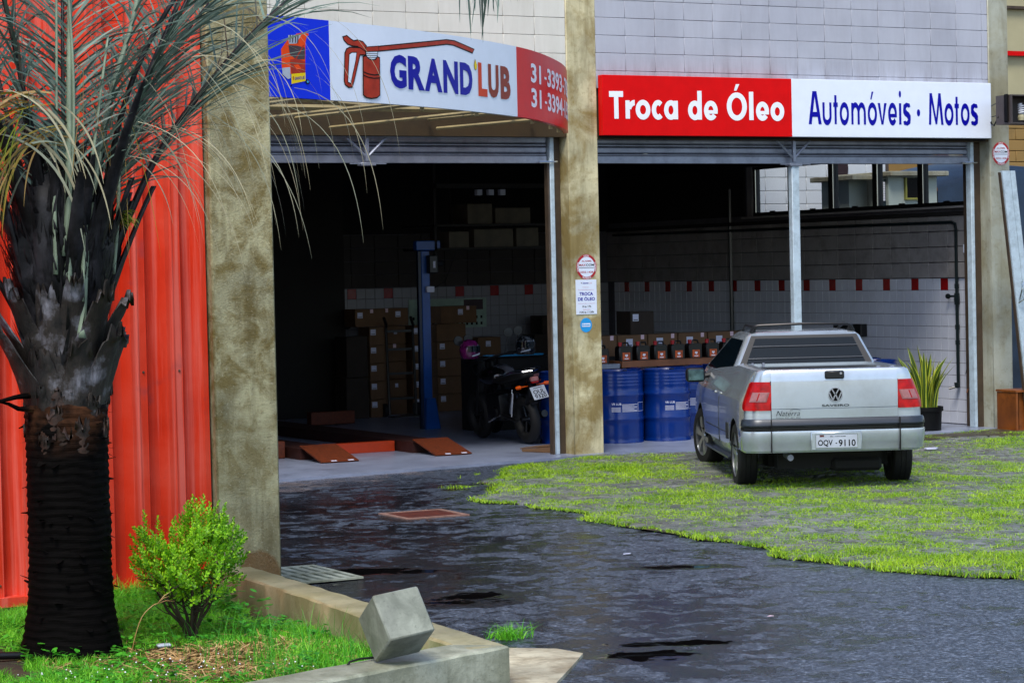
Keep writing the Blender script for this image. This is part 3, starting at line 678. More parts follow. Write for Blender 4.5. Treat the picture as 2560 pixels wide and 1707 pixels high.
# ---------------------------------------------------------------- red metal wall and mossy pier
rw = thing('red_metal_wall', 'tall corrugated red metal wall behind the palm', 'wall', (0, 15.12, 0))
def corr(x0, x1):
    """trapezoid ribs pitch .46"""
    pts = []; x = x0
    base = [(0, 0), (.17, 0), (.205, .05), (.33, .05), (.365, 0), (.40, 0), (.405, .012), (.42, .012), (.425, 0), (.46, 0)]
    return base
pitch = .25; xe = 5.80; k = 0
def rib_panel(x1, wd=.25):
    q = MB(); base = [(0, 0), (.006, -.006), (.014, -.006), (.02, 0), (.07, 0), (.10, .065), (.165, .065), (.215, 0), (.25, 0)]
    n = len(base); vs = []
    for z in (.105, 5.2): vs += [(x1-wd+a, b-.05, z) for a, b in base]
    q.add(vs, [(i, i+1, n+i+1, n+i) for i in range(n-1)]); return q
fx_ = MB(); fx_.lathe([(.0001, -.008), (.007, -.006), (.009, 0)], 6, (0, 0, 0), 'y'); o = fx_.build('screw', M['steelb']); fxm = o.data; bpy.data.objects.remove(o)
for zz_ in (.22, 1.55, 2.9):
    for k in range(17): inst('screw', fxm, rw, (5.845-.25*k-.25, -.052, zz_))
k = 0; x = 5.80
while x > -1.5:
    q = rib_panel(x); o = q.build('wall_panel', M['redwall'], rw, fix=False); x -= pitch
q = MB(); q.box(-3, 5.80, -.10, .02, .085, .145); q.build('bottom_rail', M['redwall'], rw)
q = MB(); q.box(-3, 5.80, .06, .12, .1, 5.2); q.build('backing', M['darkred'], rw)
q = MB(); q.box(-3, 5.8, -.06, .2, -.05, .084); q.build('footing', M['kerb'], rw)
pier = MB(); pier.bbox(5.815, 6.265, 15.0, 15.5, -.05, 5.3, .012)
po = tag(pier.build('mossy_pier', M['pier'], smooth=True), 'mossy concrete pier between the red wall and the workshop yard', 'pier')

# ---------------------------------------------------------------- workshop building
YF = 23.98
bd = thing('workshop_building', 'grey block workshop building with two open roller shutter bays', 'building', (0, 0, 0))
def bpart(name, mt, *boxes, parent=None, bev=0, smooth=False):
    q = MB()
    for b in boxes: (q.bbox(*b, bev) if bev else q.box(*b))
    return q.build(name, mt, parent or bd, smooth=smooth or bool(bev))
slab = MB(); slab.prism([(3.0, 22.9), (9.75, 23.28), (13.3, 23.74), (14.06, 23.82), (14.1, 23.60), (14.9, 23.42), (20.2, 23.86), (20.2, 34), (3, 34)], -.1, .03)
slab.build('garage_floor', M['floor'], bd)
# pillars
bpart('pillar', M['pillar'], (13.69, 14.085, YF, YF+.27, 0, 6.4), bev=.01)
bpart('pillar', M['pillar2'], (19.85, 20.17, YF, YF+.27, 0, 6.4), bev=.01)
bpart('pillar', M['pillar'], (6.7, 7.1, YF, YF+.3, 0, 6.4), bev=.01)
bpart('beam', M['beam'], (7.1, 13.69, YF+.03, YF+.25, 3.68, 4.14)); bpart('beam', M['beam'], (14.09, 19.85, YF+.03, YF+.25, 3.66, 4.14))
bpart('roof_slab', M['pillar2'], (6.5, 20.2, YF+.02, 34, 6.25, 6.5))
blk = MB(); blk.bbox(-.1975, .1975, -.04, .04, -.1003, .1003, .0035)
b0 = blk.build('block', M['block2'], None, smooth=True); bme = b0.data; bpy.data.objects.remove(b0)
bme1 = bme.copy(); bme1.materials.clear(); bme1.materials.append(M['block1'])
for (x0, x1, me_, nm) in ((14.085, 19.85, bme, 2), (7.1, 13.69, bme1, 1)):
    wl = bpart('upper_wall', M['mortar'], (x0, x1, YF+.052, YF+.2, 4.14, 6.25))
    z = 4.245 if nm == 2 else 4.225
    while z < 6.2:
        xx = x0 if nm == 2 else x1
        while (xx < x1-.02) if nm == 2 else (xx > x0+.02):
            if nm == 2: a, b = xx+.0015, min(xx+.4035, x1-.004); xx += .405
            else: a, b = max(xx-.4035, x0+.004), xx-.0015; xx -= .405
            if b-a > .03: inst('block', me_, wl, ((a+b)/2, YF+.052+random.uniform(-.002, .002), z+.1), (0, random.uniform(-.002, .002), 0), ((b-a)/.395, 1, 1))
        z += .2045
# interior shell
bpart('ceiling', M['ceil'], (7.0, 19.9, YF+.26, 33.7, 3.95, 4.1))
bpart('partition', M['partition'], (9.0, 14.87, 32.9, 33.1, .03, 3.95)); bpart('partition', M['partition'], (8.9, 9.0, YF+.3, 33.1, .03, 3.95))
bwall = bpart('back_wall', M['grout'], (14.87, 19.9, 33.63, 33.8, .03, 3.95))
swall = bpart('side_wall', M['grout'], (19.915, 20.07, YF+.272, 33.8, .03, 2.86), (19.915, 20.07, YF+.272, 24.47, 2.86, 3.6), (19.915, 20.07, 29.6, 33.8, 2.86, 3.6), (19.915, 20.07, YF+.272, 33.8, 3.6, 3.95))
bpart('jamb', M['steelb'], (19.80, 19.914, YF+.274, 24.46, .03, 3.95))
def tileme(mt, w, h):
    q = MB(); q.add([(0, -w/2, -h/2), (0, w/2, -h/2), (0, w/2, h/2), (0, -w/2, h/2), (-.004, -w/2+.002, -h/2+.002), (-.004, w/2-.002, -h/2+.002), (-.004, w/2-.002, h/2-.002), (-.004, -w/2+.002, h/2-.002)],
          [(4, 5, 6, 7), (0, 1, 5, 4), (1, 2, 6, 5), (2, 3, 7, 6), (3, 0, 4, 7)]); o = q.build('tile', mt); me = o.data; bpy.data.objects.remove(o); return me
M['tileback'] = m_tile('shaded_back_wall_tile', '#8c8f98', '#74767e'); M['iblockb'] = plain('shaded_inner_block', '#3c3836', .85, var=.15, nscale=1.5, coord='world')  # darker tile and block copies: the deep interior's shade is put into their colour
tw, thh = .155, .158; tme = tileme(M['tile'], tw-.005, thh-.005); tred = tileme(M['redtile'], tw-.005, thh-.005)
far = MB(); tm = np.array([v.co[:] for v in tme.vertices]); tf = [tuple(p.vertices) for p in tme.polygons]
ncol = int((33.6-24.475)/tw)
for c in range(ncol):
    for r in range(12):
        yc, zc = 24.475+tw*(c+.5), 1.935-thh*(r+.5); red = r == 0 and c % 4 == 3
        if red or c < 24: inst('tile', tred if red else tme, swall, (19.914, yc, zc))
        else: far.add(tm+np.array([19.914, yc, zc]), tf)
o = far.build('wall_tiles', M['tile'], swall, fix=False); o['kind'] = 'stuff'
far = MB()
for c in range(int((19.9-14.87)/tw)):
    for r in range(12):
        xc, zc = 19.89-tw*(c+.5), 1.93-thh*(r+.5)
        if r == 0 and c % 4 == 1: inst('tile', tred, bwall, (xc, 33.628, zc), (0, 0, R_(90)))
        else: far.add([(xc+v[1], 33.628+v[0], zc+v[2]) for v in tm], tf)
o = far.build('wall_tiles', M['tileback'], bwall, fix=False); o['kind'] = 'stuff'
# painted blocks above the tiles
ib = MB(); ib.bbox(-.03, 0, -.197, .197, -.097, .097, .005); o = ib.build('block', M['iblock'], smooth=True); ibm = o.data; bpy.data.objects.remove(o)
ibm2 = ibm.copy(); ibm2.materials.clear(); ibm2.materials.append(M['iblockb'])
for r in range(4):
    y = 24.5
    while y < 33.5:
        inst('block', ibm, swall, (19.914, y+.2, 2.04+.203*r+(.0)), (0, 0, 0)); y += .402
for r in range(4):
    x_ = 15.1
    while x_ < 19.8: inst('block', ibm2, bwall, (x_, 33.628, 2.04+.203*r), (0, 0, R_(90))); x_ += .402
bpart('band', M['partition'], (19.85, 19.913, 24.48, 33.6, 2.75, 2.80)); bpart('window_sill', M['iblock'], (19.82, 20.1, 24.48, 29.62, 2.845, 2.872))
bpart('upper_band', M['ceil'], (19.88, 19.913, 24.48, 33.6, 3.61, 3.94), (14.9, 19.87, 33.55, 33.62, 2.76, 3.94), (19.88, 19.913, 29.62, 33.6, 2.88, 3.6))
# strip window in the side wall
wn = bpart('window', M['frameblack'], (19.94, 20.02, 24.48, 29.58, 2.873, 2.93), (19.94, 20.02, 24.48, 29.58, 3.56, 3.6), (19.94, 20.02, 29.40, 29.46, 2.93, 3.56))
bpart('jamb', M['iblock'], (19.92, 20.06, 29.47, 29.6, 2.873, 3.6))
for yb in (28.46, 27.47, 26.45, 25.46): bpart('window_bar', M['frameblack'], (19.93, 20.03, yb, yb+.11, 2.93, 3.56), parent=wn); bpart('window_bead', M['chrome'], (19.925, 19.935, yb-.008, yb+.004, 2.93, 3.56), parent=wn)
bpart('window_bead', M['chrome'], (19.925, 19.935, 29.385, 29.398, 2.93, 3.56), parent=wn)
for yb in (24.9, 25.85, 26.9, 27.9, 28.9): bpart('window_catch', M['frameblack'], (19.92, 19.94, yb, yb+.12, 2.93, 2.945), parent=wn)
ys = [24.48, 25.46, 26.45, 27.47, 28.46, 29.40]
for a, b in zip(ys[:-1], ys[1:]): bpart('pane', M['winglass'], (19.975, 19.981, a+(.11 if a > 24.5 else 0), b, 2.93, 3.56), parent=wn)
# roller shutters
def shutter(x0, x1, mt, guides, brk, zb=3.385):
    s = bpart('roller_shutter', M['steelb'], (x0, x1, YF+.20, YF+.24, 3.9, 4.1))
    prof = [(0, 0), (.015, -.02), (.06, -.02), (.075, 0)]
    zz = zb
    q = MB(); q.bbox(x0, x1, YF+.17, YF+.215, zb, zb+.085, .004); q.build('bottom_bar', mt, s, smooth=True)
    zz = zb+.088
    for k in range(4):
        h = (.022, .075, .022, .09)[k]; q = MB(); y0 = YF+.195
        q.prism([(y0+.012, zz), (y0-.006, zz+h*.2), (y0-.008, zz+h*.8), (y0+.012, zz+h), (y0+.02, zz+h), (y0+.02, zz)], x0, x1, lambda a, b, hh: (hh, a, b)); q.build('slat', mt, s); zz += h+.006
    for xg in guides: q = MB(); q.bbox(xg, xg+.055, YF+.14, YF+.24, .03, 3.7, .006); q.build('shutter_guide', M['steelw'], s, smooth=True)
    return s
s1 = shutter(7.15, 13.5, M['steel'], (13.525,), ())
s2 = shutter(14.11, 19.64, M['steel'], (19.65, ), ())
bpart('reveal', M['steelb'], (13.585, 13.688, YF+.2, YF+.28, .03, 3.7)); bpart('reveal', M['steelb'], (19.71, 19.848, YF+.2, YF+.28, .03, 3.7))
bpart('reveal', M['steelb'], (14.087, 14.11, YF+.14, YF+.28, .03, 3.7))
bpart('frame_strip', M['steelb'], (13.5, 13.524, YF+.16, YF+.24, .03, 3.4))
def ybracket(x, parent, full):
    q = MB(); zt = 3.66; zb_ = 3.40; y = YF+.10
    q.bbox(x-.022, x+.022, y-.02, y+.02, zb_, zt, .004)
    for sgn in (-1, 1): q.tube([(x, y, 3.44), (x+sgn*.24, y, zt)], .016, 6)
    q.bbox(x-.09, x+.09, y-.05, y+.06, 3.35, 3.385, .004); q.tube([(x-.22, y-.03, 3.372), (x+.22, y-.03, 3.372)], .008, 6)
    q.build('post_bracket', M['steel'], parent, smooth=True)
    if full: q = MB(); q.bbox(x-.055, x+.055, y-.03, y+.05, .03, 3.35, .006); q.build('centre_post', M['steelw'], parent, smooth=True)
ybracket(16.90, s2, True); ybracket(11.19, s1, False)
for xq, s in ((13.49, s1), (19.62, s2)):
    q = MB(); q.tube([(xq-.12, YF+.12, 3.40), (xq+.12, YF+.12, 3.40)], .010, 6); q.bbox(xq-.1, xq+.03, YF+.14, YF+.165, 3.385, 3.41, .003); q.build('latch', M['chrome'], s, smooth=True)
# ---------------------------------------------------------------- geometric lettering
def arc_ring(cx, cy, rx, ry, tx, ty, a0=0, a1=360, n=28, lift=0):
    """thick elliptical arc: list of quads, angles in degrees, y down"""
    out = []; k = max(4, int(n*abs(a1-a0)/360)+1)
    for i in range(k):
        b = [R_(a0+(a1-a0)*(i+j)/k) for j in (0, 1)]
        o = [(cx+rx*math.cos(t), cy-ry*math.sin(t)) for t in b]; q = [(cx+(rx-tx)*math.cos(t), cy-(ry-ty)*math.sin(t)) for t in b]
        out.append([o[0], o[1], q[1], q[0]])
    return out
def rect(x0, y0, x1, y1): return [[(x0, y0), (x1, y0), (x1, y1), (x0, y1)]]
def glyph(ch, x0, x1, top, base, tx, ty, asc=None):
    """polygons of one letter; top = x-height line (or cap line), y down; each stroke a group of polygons"""
    cx = (x0+x1)/2; cy = (top+base)/2; rx = (x1-x0)/2; ry = (base-top)/2
    if ch == 'o' or ch == 'O': return [arc_ring(cx, cy, rx, ry, tx, ty)]
    if ch == 'c': return [arc_ring(cx+rx*.18, cy, rx*1.18, ry, tx, ty, 48, 312)]
    if ch == 'e': return [arc_ring(cx, cy, rx, ry, tx, ty, 0, 322), rect(x0+tx*.7, cy-ty*.05, x1-1, cy+ty*.62)]
    if ch == 'a': return [arc_ring(cx, cy, rx, ry, tx, ty), rect(x1-tx*.95, top+6, x1+2, base-6)]
    if ch == 'd': return [arc_ring(cx, cy, rx, ry, tx, ty), rect(x1-tx*.98, asc, x1+1, base-6)]
    if ch == 'l': return [rect(x0, top, x1, base)]
    if ch == 'T': return [rect(x0, top, x1, top+ty*1.1), rect(cx-tx/2, top+ty*1.1, cx+tx/2, base)]
    if ch == 'r': return [rect(x0, top+6, x0+tx, base-6), arc_ring(x1-2, base-(base-top)*.42, x1-x0-tx*.4, (base-top)*.58, tx*.9, ty*1.05, 90, 165)]
    if ch == 'u': return [rect(x0, top+6, x0+tx, cy+ry*.2), rect(x1-tx, top+6, x1, cy+ry*.2), arc_ring(cx, cy+ry*.2, rx, ry*.8, tx, ty, 180, 360)]
    if ch == 't': return [rect(cx-tx/2, asc, cx+tx/2, base-6), rect(x0, top+6, cx-tx/2, top+6+ty), rect(cx+tx/2, top+6, x1, top+6+ty)]
    if ch == 'm':
        pt_ = (x1-x0-tx)/2; r_ = (pt_+tx)/2; out = [rect(x0, top+8, x0+tx, base-6)]
        for k in (0, 1):
            c = x0+pt_*k+r_; out.append(arc_ring(c, top+r_*2.6, r_, r_*2.6, tx*.95, ty, 0, 165)); out.append(rect(c+r_-tx, top+r_*2.6, c+r_, base-6))
        return out
    if ch == 'v': return [[[(x0, top+6), (x0+tx*1.15, top+6), (cx+tx*.05, base-38), (cx, base-6), (cx-tx*.45, base-6)]], [[(x1, top+6), (x1-tx*1.15, top+6), (cx-tx*.05, base-38), (cx, base-6), (cx+tx*.45, base-6)]]]
    if ch == 'i': return [rect(x0, top+6, x1, base-6), [[((x0+x1)/2+14*math.cos(t*.5236), asc+40-40*math.sin(t*.5236)) for t in range(12)]]]
    if ch == 's':
        w_ = x1-x0; h = base-top
        P = [(.86, .2), (.72, .1), (.5, .085), (.27, .14), (.17, .27), (.25, .40), (.5, .5), (.76, .6), (.84, .74), (.72, .86), (.5, .915), (.26, .9), (.12, .8)]
        P = [(x0+a*w_, top+b*h) for a, b in P]; T = [.6, .85, 1, 1, 1, 1.1, 1.25, 1.1, 1, 1, 1, .85, .6]; out = []
        L = []
        for i, (a, b) in enumerate(P):
            p, q = P[max(i-1, 0)], P[min(i+1, len(P)-1)]; dx, dy = q[0]-p[0], q[1]-p[1]; d = math.hypot(dx, dy); nx_, ny_ = -dy/d, dx/d
            th_ = (tx*abs(nx_)+ty*.85*abs(ny_))*.5*T[i]; L.append(((a+nx_*th_, b+ny_*th_), (a-nx_*th_, b-ny_*th_)))
        for i in range(len(L)-1): out.append([L[i][0], L[i+1][0], L[i+1][1], L[i][1]])
        return [out]
    if ch == 'A':
        xm = cx-.02*(x1-x0); return [[[(x0, base), (x0+tx*1.1, base), (xm+tx*.1, top+52), (xm+tx*.55, top), (xm-tx*.75, top)]], [[(x1, base), (x1-tx*1.1, base), (xm+tx*.0, top+52), (xm-tx*.55, top), (xm+tx*.75, top)]], rect(x0+(x1-x0)*.24, base-140, x1-(x1-x0)*.24, base-84)]
    if ch == 'M':
        return [[[(x0, base), (x0+tx, base), (x0+tx*1.35, top), (x0+tx*.45, top)]], [[(x1, base), (x1-tx, base), (x1-tx*2.2, top), (x1-tx*1.1, top)]],
                [[(x0+tx*.5, top), (x0+tx*1.5, top), (cx+tx*.42, base-6), (cx-tx*.32, base-6)]], [[(x1-tx*2.1, top), (x1-tx*1.15, top), (cx+tx*.40, base-6), (cx-tx*.3, base-6)]]]
    return []
def lettering(name, parent, mt, glyphs, fmap, y0, raise_=.0):
    for gi, (ch, polys) in enumerate(glyphs):
        q = MB(); k = 0
        for st in polys:
            for pl_ in st: q.add([fmap(x, y, y0-.0005*k) for x, y in pl_], [tuple(range(len(pl_)))])
            k += 1
        q.build(name, mt, parent, fix=False)
YS = 23.88
sg = thing('shop_sign', 'straight red and white sign reading Troca de Óleo Automóveis Motos above the right bay', 'sign', (0, 0, 0))
def sgbox(name, x0, x1, mt): q = MB(); q.bbox(x0, x1, YS, YS+.095, 3.695, 4.39, .004); q.build(name, mt, sg)
sgbox('red_panel', 14.10, 16.745, M['signred']); sgbox('white_panel', 16.746, 19.80, M['signwhite'])
xa, xb, xc = 1521.8, 1958.3, 2430.8; Xa, Xb, Xc = 14.194, 16.633, 19.513
def srcX(s_):
    return Xa*(s_-xb)*(s_-xc)/((xa-xb)*(xa-xc))+Xb*(s_-xa)*(s_-xc)/((xb-xa)*(xb-xc))+Xc*(s_-xa)*(s_-xb)/((xc-xa)*(xc-xb))
def fred(x, y, d): 
    t = (y-(45+35*(x-75)/2210))/(692-28*(x-75)/2210); return (srcX(1480+x/4.612), d, 4.39-.695*t)
def fwhite(x, y, d):
    t = (y-(5+13*x/2310))/(657-7*x/2310); return (srcX(1980+x/4.704), d, 4.39-.695*t)
G = [('T', 188, 350, 233, 548), ('r', 375, 484, 332, 553), ('o', 492, 662, 330, 558), ('c', 678, 803, 332, 558), ('a', 820, 978, 334, 558), ('d', 1096, 1254, 336, 560), ('e', 1280, 1438, 336, 562), ('O', 1543, 1775, 240, 563), ('l', 1800, 1850, 232, 556), ('e', 1878, 2028, 344, 564), ('o', 2045, 2203, 347, 566)]
lettering('letter', sg, M['txtwhite'], [(c, glyph(c, a, b, t, bs, 50 if c != 'O' else 54, 60, asc=225)) for c, a, b, t, bs in G], fred, YS-.003)
lettering('letter', sg, M['txtwhite'], [('x', [[[(1652, 146), (1692, 146), (1658, 220), (1630, 220)]]])], fred, YS-.003)
G = [('A', 180, 332, 141, 518), ('u', 345, 450, 262, 528), ('t', 472, 524, 262, 522), ('o', 546, 655, 262, 528), ('m', 682, 852, 262, 523), ('o', 875, 984, 262, 527), ('v', 993, 1098, 262, 522), ('e', 1115, 1218, 262, 526), ('i', 1243, 1270, 262, 520), ('s', 1294, 1377, 260, 526),
     ('M', 1593, 1765, 146, 513), ('o', 1778, 1884, 260, 522), ('t', 1897, 1948, 260, 518), ('o', 1970, 2074, 259, 522), ('s', 2092, 2170, 259, 521)]
lettering('letter', sg, M['txtblue'], [(c, glyph(c, a, b, t, bs, {'A': 32, 'M': 27, 's': 30}.get(c, 25), {'t': 50, 's': 50}.get(c, 60), asc=(122 if c == 'i' else 184))) for c, a, b, t, bs in G], fwhite, YS-.003)
lettering('letter', sg, M['txtblue'], [('x', [[[(925, 138), (946, 138), (922, 228), (908, 228)]]]), ('.', [[[(1472+20*math.cos(t*.5236), 376+42*math.sin(t*.5236)) for t in range(12)]]])], fwhite, YS-.003)
bpart('sign_fixing', M['ink'], (14.10, 19.78, YS+.097, YS+.11, 3.67, 3.695), parent=sg)

# ---------------------------------------------------------------- curved sign over the left bay
CV = [(6.9, 18.62), (7.4, 18.78), (8.0, 19.03), (8.64, 19.31), (9.44, 19.68), (10.42, 20.27), (11.4, 21.0), (12.02, 21.6), (12.7, 22.42), (13.1, 22.98), (13.42, 23.5)]
PQ = []
for i in range(len(CV)-1):
    a, b, c, d = (np.array(CV[j]) for j in (max(i-1, 0), i, i+1, min(i+2, len(CV)-1)))
    for k in range(12): t = k/12; PQ.append(.5*((2*b)+(-a+c)*t+(2*a-5*b+4*c-d)*t*t+(-a+3*b-3*c+d)*t**3))
PQ.append(np.array(CV[-1])); PQ = np.array(PQ); SLn = np.concatenate([[0], np.cumsum(np.hypot(*np.diff(PQ, axis=0).T))])
def cmap(s_, z, off=0.0):
    s_ = min(max(s_, 0), SLn[-1]-1e-4); i = int(np.searchsorted(SLn, s_, side='right')-1); t = (s_-SLn[i])/(SLn[i+1]-SLn[i])
    p = PQ[i]*(1-t)+PQ[i+1]*t; e = PQ[min(i+2, len(PQ)-1)]-PQ[max(i-1, 0)]; e = e/np.hypot(*e); return (p[0]+e[1]*off, p[1]-e[0]*off, z)
cs = thing('curved_sign', 'curved blue white and red oil shop sign bowed out over the left hand bay', 'sign', (0, 0, 0))
def cpanel(name, s0, s1, mt):
    n = max(4, int((s1-s0)/.07)); q = MB(); rows = []
    for i in range(n+1):
        s_ = s0+(s1-s0)*i/n; rows.append([cmap(s_, 3.69, 0), cmap(s_, 4.385, 0), cmap(s_, 4.385, -.05), cmap(s_, 3.69, -.05)])
    q.loft(rows); q.build(name, mt, cs, smooth=25)
cpanel('blue_panel', 0, 1.868, M['signblue']); cpanel('white_panel', 1.870, 5.166, M['signwhite']); cpanel('red_panel', 5.168, SLn[-1], M['signred'])
def cpoly(name, pts, mt, off, closed=True):
    q = MB(); 
    # tessellate along s so that the print follows the curve
    bm = bmesh.new(); vs = [bm.verts.new((x, 0, z)) for x, z in pts]; bm.faces.new(vs)
    a, b = min(p[0] for p in pts), max(p[0] for p in pts); s_ = math.floor(a/.08)*.08
    while s_ < b: 
        if s_ > a: bmesh.ops.bisect_plane(bm, geom=bm.verts[:]+bm.edges[:]+bm.faces[:], plane_co=(s_, 0, 0), plane_no=(1, 0, 0))
        s_ += .08
    bmesh.ops.triangulate(bm, faces=bm.faces[:]); bm.verts.index_update()
    q.add([cmap(v.co.x, v.co.z, off) for v in bm.verts], [tuple(v.index for v in f.verts) for f in bm.faces]); bm.free()
    return q.build(name, mt, cs, fix=False)
def grow(pts, d):
    n = len(pts); A = sum(pts[i][0]*pts[(i+1) % n][1]-pts[(i+1) % n][0]*pts[i][1] for i in range(n)); sg_ = 1 if A > 0 else -1; out = []
    for i in range(n):
        p, c, q = (np.array(pts[j % n]) for j in (i-1, i, i+1)); e1 = (c-p)/(np.linalg.norm(c-p)+1e-9); e2 = (q-c)/(np.linalg.norm(q-c)+1e-9)
        n1 = np.array([e1[1], -e1[0]])*sg_; n2 = np.array([e2[1], -e2[0]])*sg_; nn = n1+n2; nn /= (np.linalg.norm(nn)+1e-9); k = 1/max(.5, float(nn@n1)); out.append(tuple(c+nn*d*k))
    return out
def outlined(pts, mt, off, d=.011): cpoly('print_outline', grow(pts, d), M['ink'], off); cpoly('print_shape', pts, mt, off+.0012)
def strip(top, bot): return list(top)+list(reversed(bot))
# oil can
outlined(strip([(2.515, 4.192), (3.165, 4.272), (3.64, 4.330), (3.79, 4.330), (4.165, 4.280)], [(2.515, 4.160), (3.163, 4.238), (3.64, 4.298), (3.76, 4.298), (4.135, 4.250)]), M['canred'], .002)
outlined([(2.055, 4.250), (2.10, 4.262), (2.15, 4.236), (2.19, 4.222), (2.24, 4.232), (2.31, 4.222), (2.353, 4.19), (2.345, 4.142), (2.27, 4.142), (2.247, 4.186), (2.17, 4.186), (2.11, 4.198), (2.065, 4.228)], M['canred'], .002)
outlined([(2.268, 4.165), (2.134, 4.162), (2.094, 4.145), (2.072, 4.11), (2.054, 3.867), (2.066, 3.838), (2.108, 3.817), (2.149, 3.822), (2.175, 3.877), (2.262, 4.112), (2.336, 4.116), (2.336, 4.139)], M['canred'], .0045)
cpoly('print_outline', grow([(2.215, 4.122), (2.155, 4.118), (2.124, 4.102), (2.098, 3.862), (2.128, 3.852), (2.198, 4.05)], .008), M['ink'], .007); cpoly('print_shape', [(2.215, 4.122), (2.155, 4.118), (2.124, 4.102), (2.098, 3.862), (2.128, 3.852), (2.198, 4.05)], M['signwhite'], .0082)
outlined([(2.35, 4.142), (2.503, 4.151), (2.50, 4.06), (2.36, 4.06)], M['signwhite'], .0045, .008)
for k in range(4): cpoly('print_line', [(2.352, 4.126-.017*k), (2.502, 4.133-.017*k), (2.502, 4.128-.017*k), (2.352, 4.121-.017*k)], M['ink'], .007)
outlined([(2.344, 4.178), (2.517, 4.197), (2.518, 4.158), (2.344, 4.144)], M['canred'], .0075, .007)
outlined([(2.306, 4.09), (2.34, 4.097), (2.37, 4.076), (2.42, 4.064), (2.47, 4.072), (2.50, 4.098), (2.525, 4.092), (2.516, 3.765), (2.477, 3.742), (2.40, 3.732), (2.335, 3.738), (2.298, 3.757)], M['canred'], .010)
for z_ in (3.955, 3.925): cpoly('print_line', [(2.302, z_+.008), (2.36, z_-.006), (2.44, z_-.012), (2.52, z_-.004), (2.52, z_-.014), (2.44, z_-.022), (2.36, z_-.016), (2.302, z_-.003)], M['ink'], .0135)
outlined([(4.189, 4.187), (4.165, 4.135), (4.175, 4.098), (4.192, 4.088), (4.213, 4.1), (4.222, 4.135)], M['yellow'], .0045, .004)
def ctext(body, s0, s1, z0, z1, mt, off=.004, o=.02):
    q = MB(); text_on(q, body, s0, s1, z0, z1, lambda x, z: cmap(x, z, off), offset=o); q.build('letters', mt, cs, fix=False)
for ch, a, b in (('G', 2.683, 2.94), ('R', 2.965, 3.235), ('A', 3.235, 3.54), ('N', 3.560, 3.835), ('D', 3.872, 4.122)): 
    ctext(ch, a-.012, b+.012, 3.826, 4.152, M['signwhite'], .0025, .045); ctext(ch, a, b, 3.836, 4.142, M['txtblue'], .005, .045)
for ch, a, b, mt in (('L', 4.245, 4.44, M['txtred']), ('U', 4.463, 4.70, M['txtbrown']), ('B', 4.745, 4.985, M['txtbrown'])): ctext(ch, a, b, 3.843, 4.165, mt, .005, .045)
for z0, tail in ((4.06, '-3393-782'), (3.81, '-3394-155')):
    ctext('31', 5.59, 6.0, z0, z0+.195, M['txtwhite'], .004, .03)
    ctext(tail[0], 6.16, 6.27, z0+.07, z0+.095, M['txtwhite'], .004, .03)
    ctext(tail[1:5], 6.31, 7.28, z0, z0+.195, M['txtwhite'], .004, .03); ctext('-', 7.33, 7.46, z0+.07, z0+.095, M['txtwhite'], .004, .03); ctext(tail[6:], 7.5, 8.28, z0, z0+.195, M['txtwhite'], .004, .03)
# machine picture on the blue panel
cpoly('print_shape', [(1.328, 4.175), (1.36, 4.19), (1.455, 4.245), (1.555, 4.262), (1.60, 4.255), (1.606, 4.238), (1.579, 4.232), (1.560, 4.17), (1.548, 3.913), (1.375, 3.891), (1.257, 3.942), (1.253, 4.099)], M['canorange'], .002)
cpoly('print_shape', [(1.345, 4.225), (1.508, 4.237), (1.445, 4.158), (1.352, 4.150)], M['printgrey'], .003)
for k, c in enumerate((1.372, 1.405, 1.44, 1.468)): cpoly('print_line', [(c-.010, 4.228), (c+.006, 4.23), (c-.002, 4.165), (c-.014, 4.162)], M['printdark'], .004)
cpoly('print_shape', [(1.345, 4.14), (1.46, 4.14), (1.55, 4.13), (1.548, 4.03), (1.44, 4.02), (1.36, 4.06)], M['printdark'], .003)
cpoly('print_shape', [(1.528, 4.15), (1.545, 4.15), (1.405, 3.985), (1.388, 3.985)], M['canred'], .004)
cpoly('print_shape', [(1.36, 4.017), (1.43, 4.03), (1.55, 4.01), (1.548, 3.915), (1.375, 3.893)], M['canred'], .0035)
cpoly('print_line', [(1.40, 3.97), (1.46, 3.98), (1.50, 3.945), (1.44, 3.935)], M['canorange'], .0045)
cpoly('print_shape', [(1.257, 3.938), (1.358, 3.952), (1.361, 3.857), (1.326, 3.847), (1.262, 3.885)], M['printgrey'], .0045)
cpoly('print_shape', [(1.369, 3.893), (1.548, 3.913), (1.546, 3.842), (1.369, 3.808)], M['yellow'], .0055)
q = MB(); text_on(q, "GRAND'LUB", 1.408, 1.532, 3.85, 3.878, lambda x, z: cmap(x, z+(x-1.47)*.12, .007), offset=.02); q.build('letters', M['txtblue'], cs, fix=False)
cpoly('print_shape', [(1.385, 3.872), (1.398, 3.874), (1.396, 3.842), (1.388, 3.84)], M['canred'], .007)
for c, z_, r in ((1.572, 3.836, .022), (1.365, 3.793, .008), (1.262, 3.873, .007)):
    cpoly('print_shape', [(c+r*1.15*math.cos(t*.5236), z_+r*math.sin(t*.5236)) for t in range(12)], M['ink'], .006)
    if r > .01: cpoly('print_shape', [(c+r*.6*math.cos(t*.5236), z_+r*.5*math.sin(t*.5236)) for t in range(12)], M['cyan'], .0075)
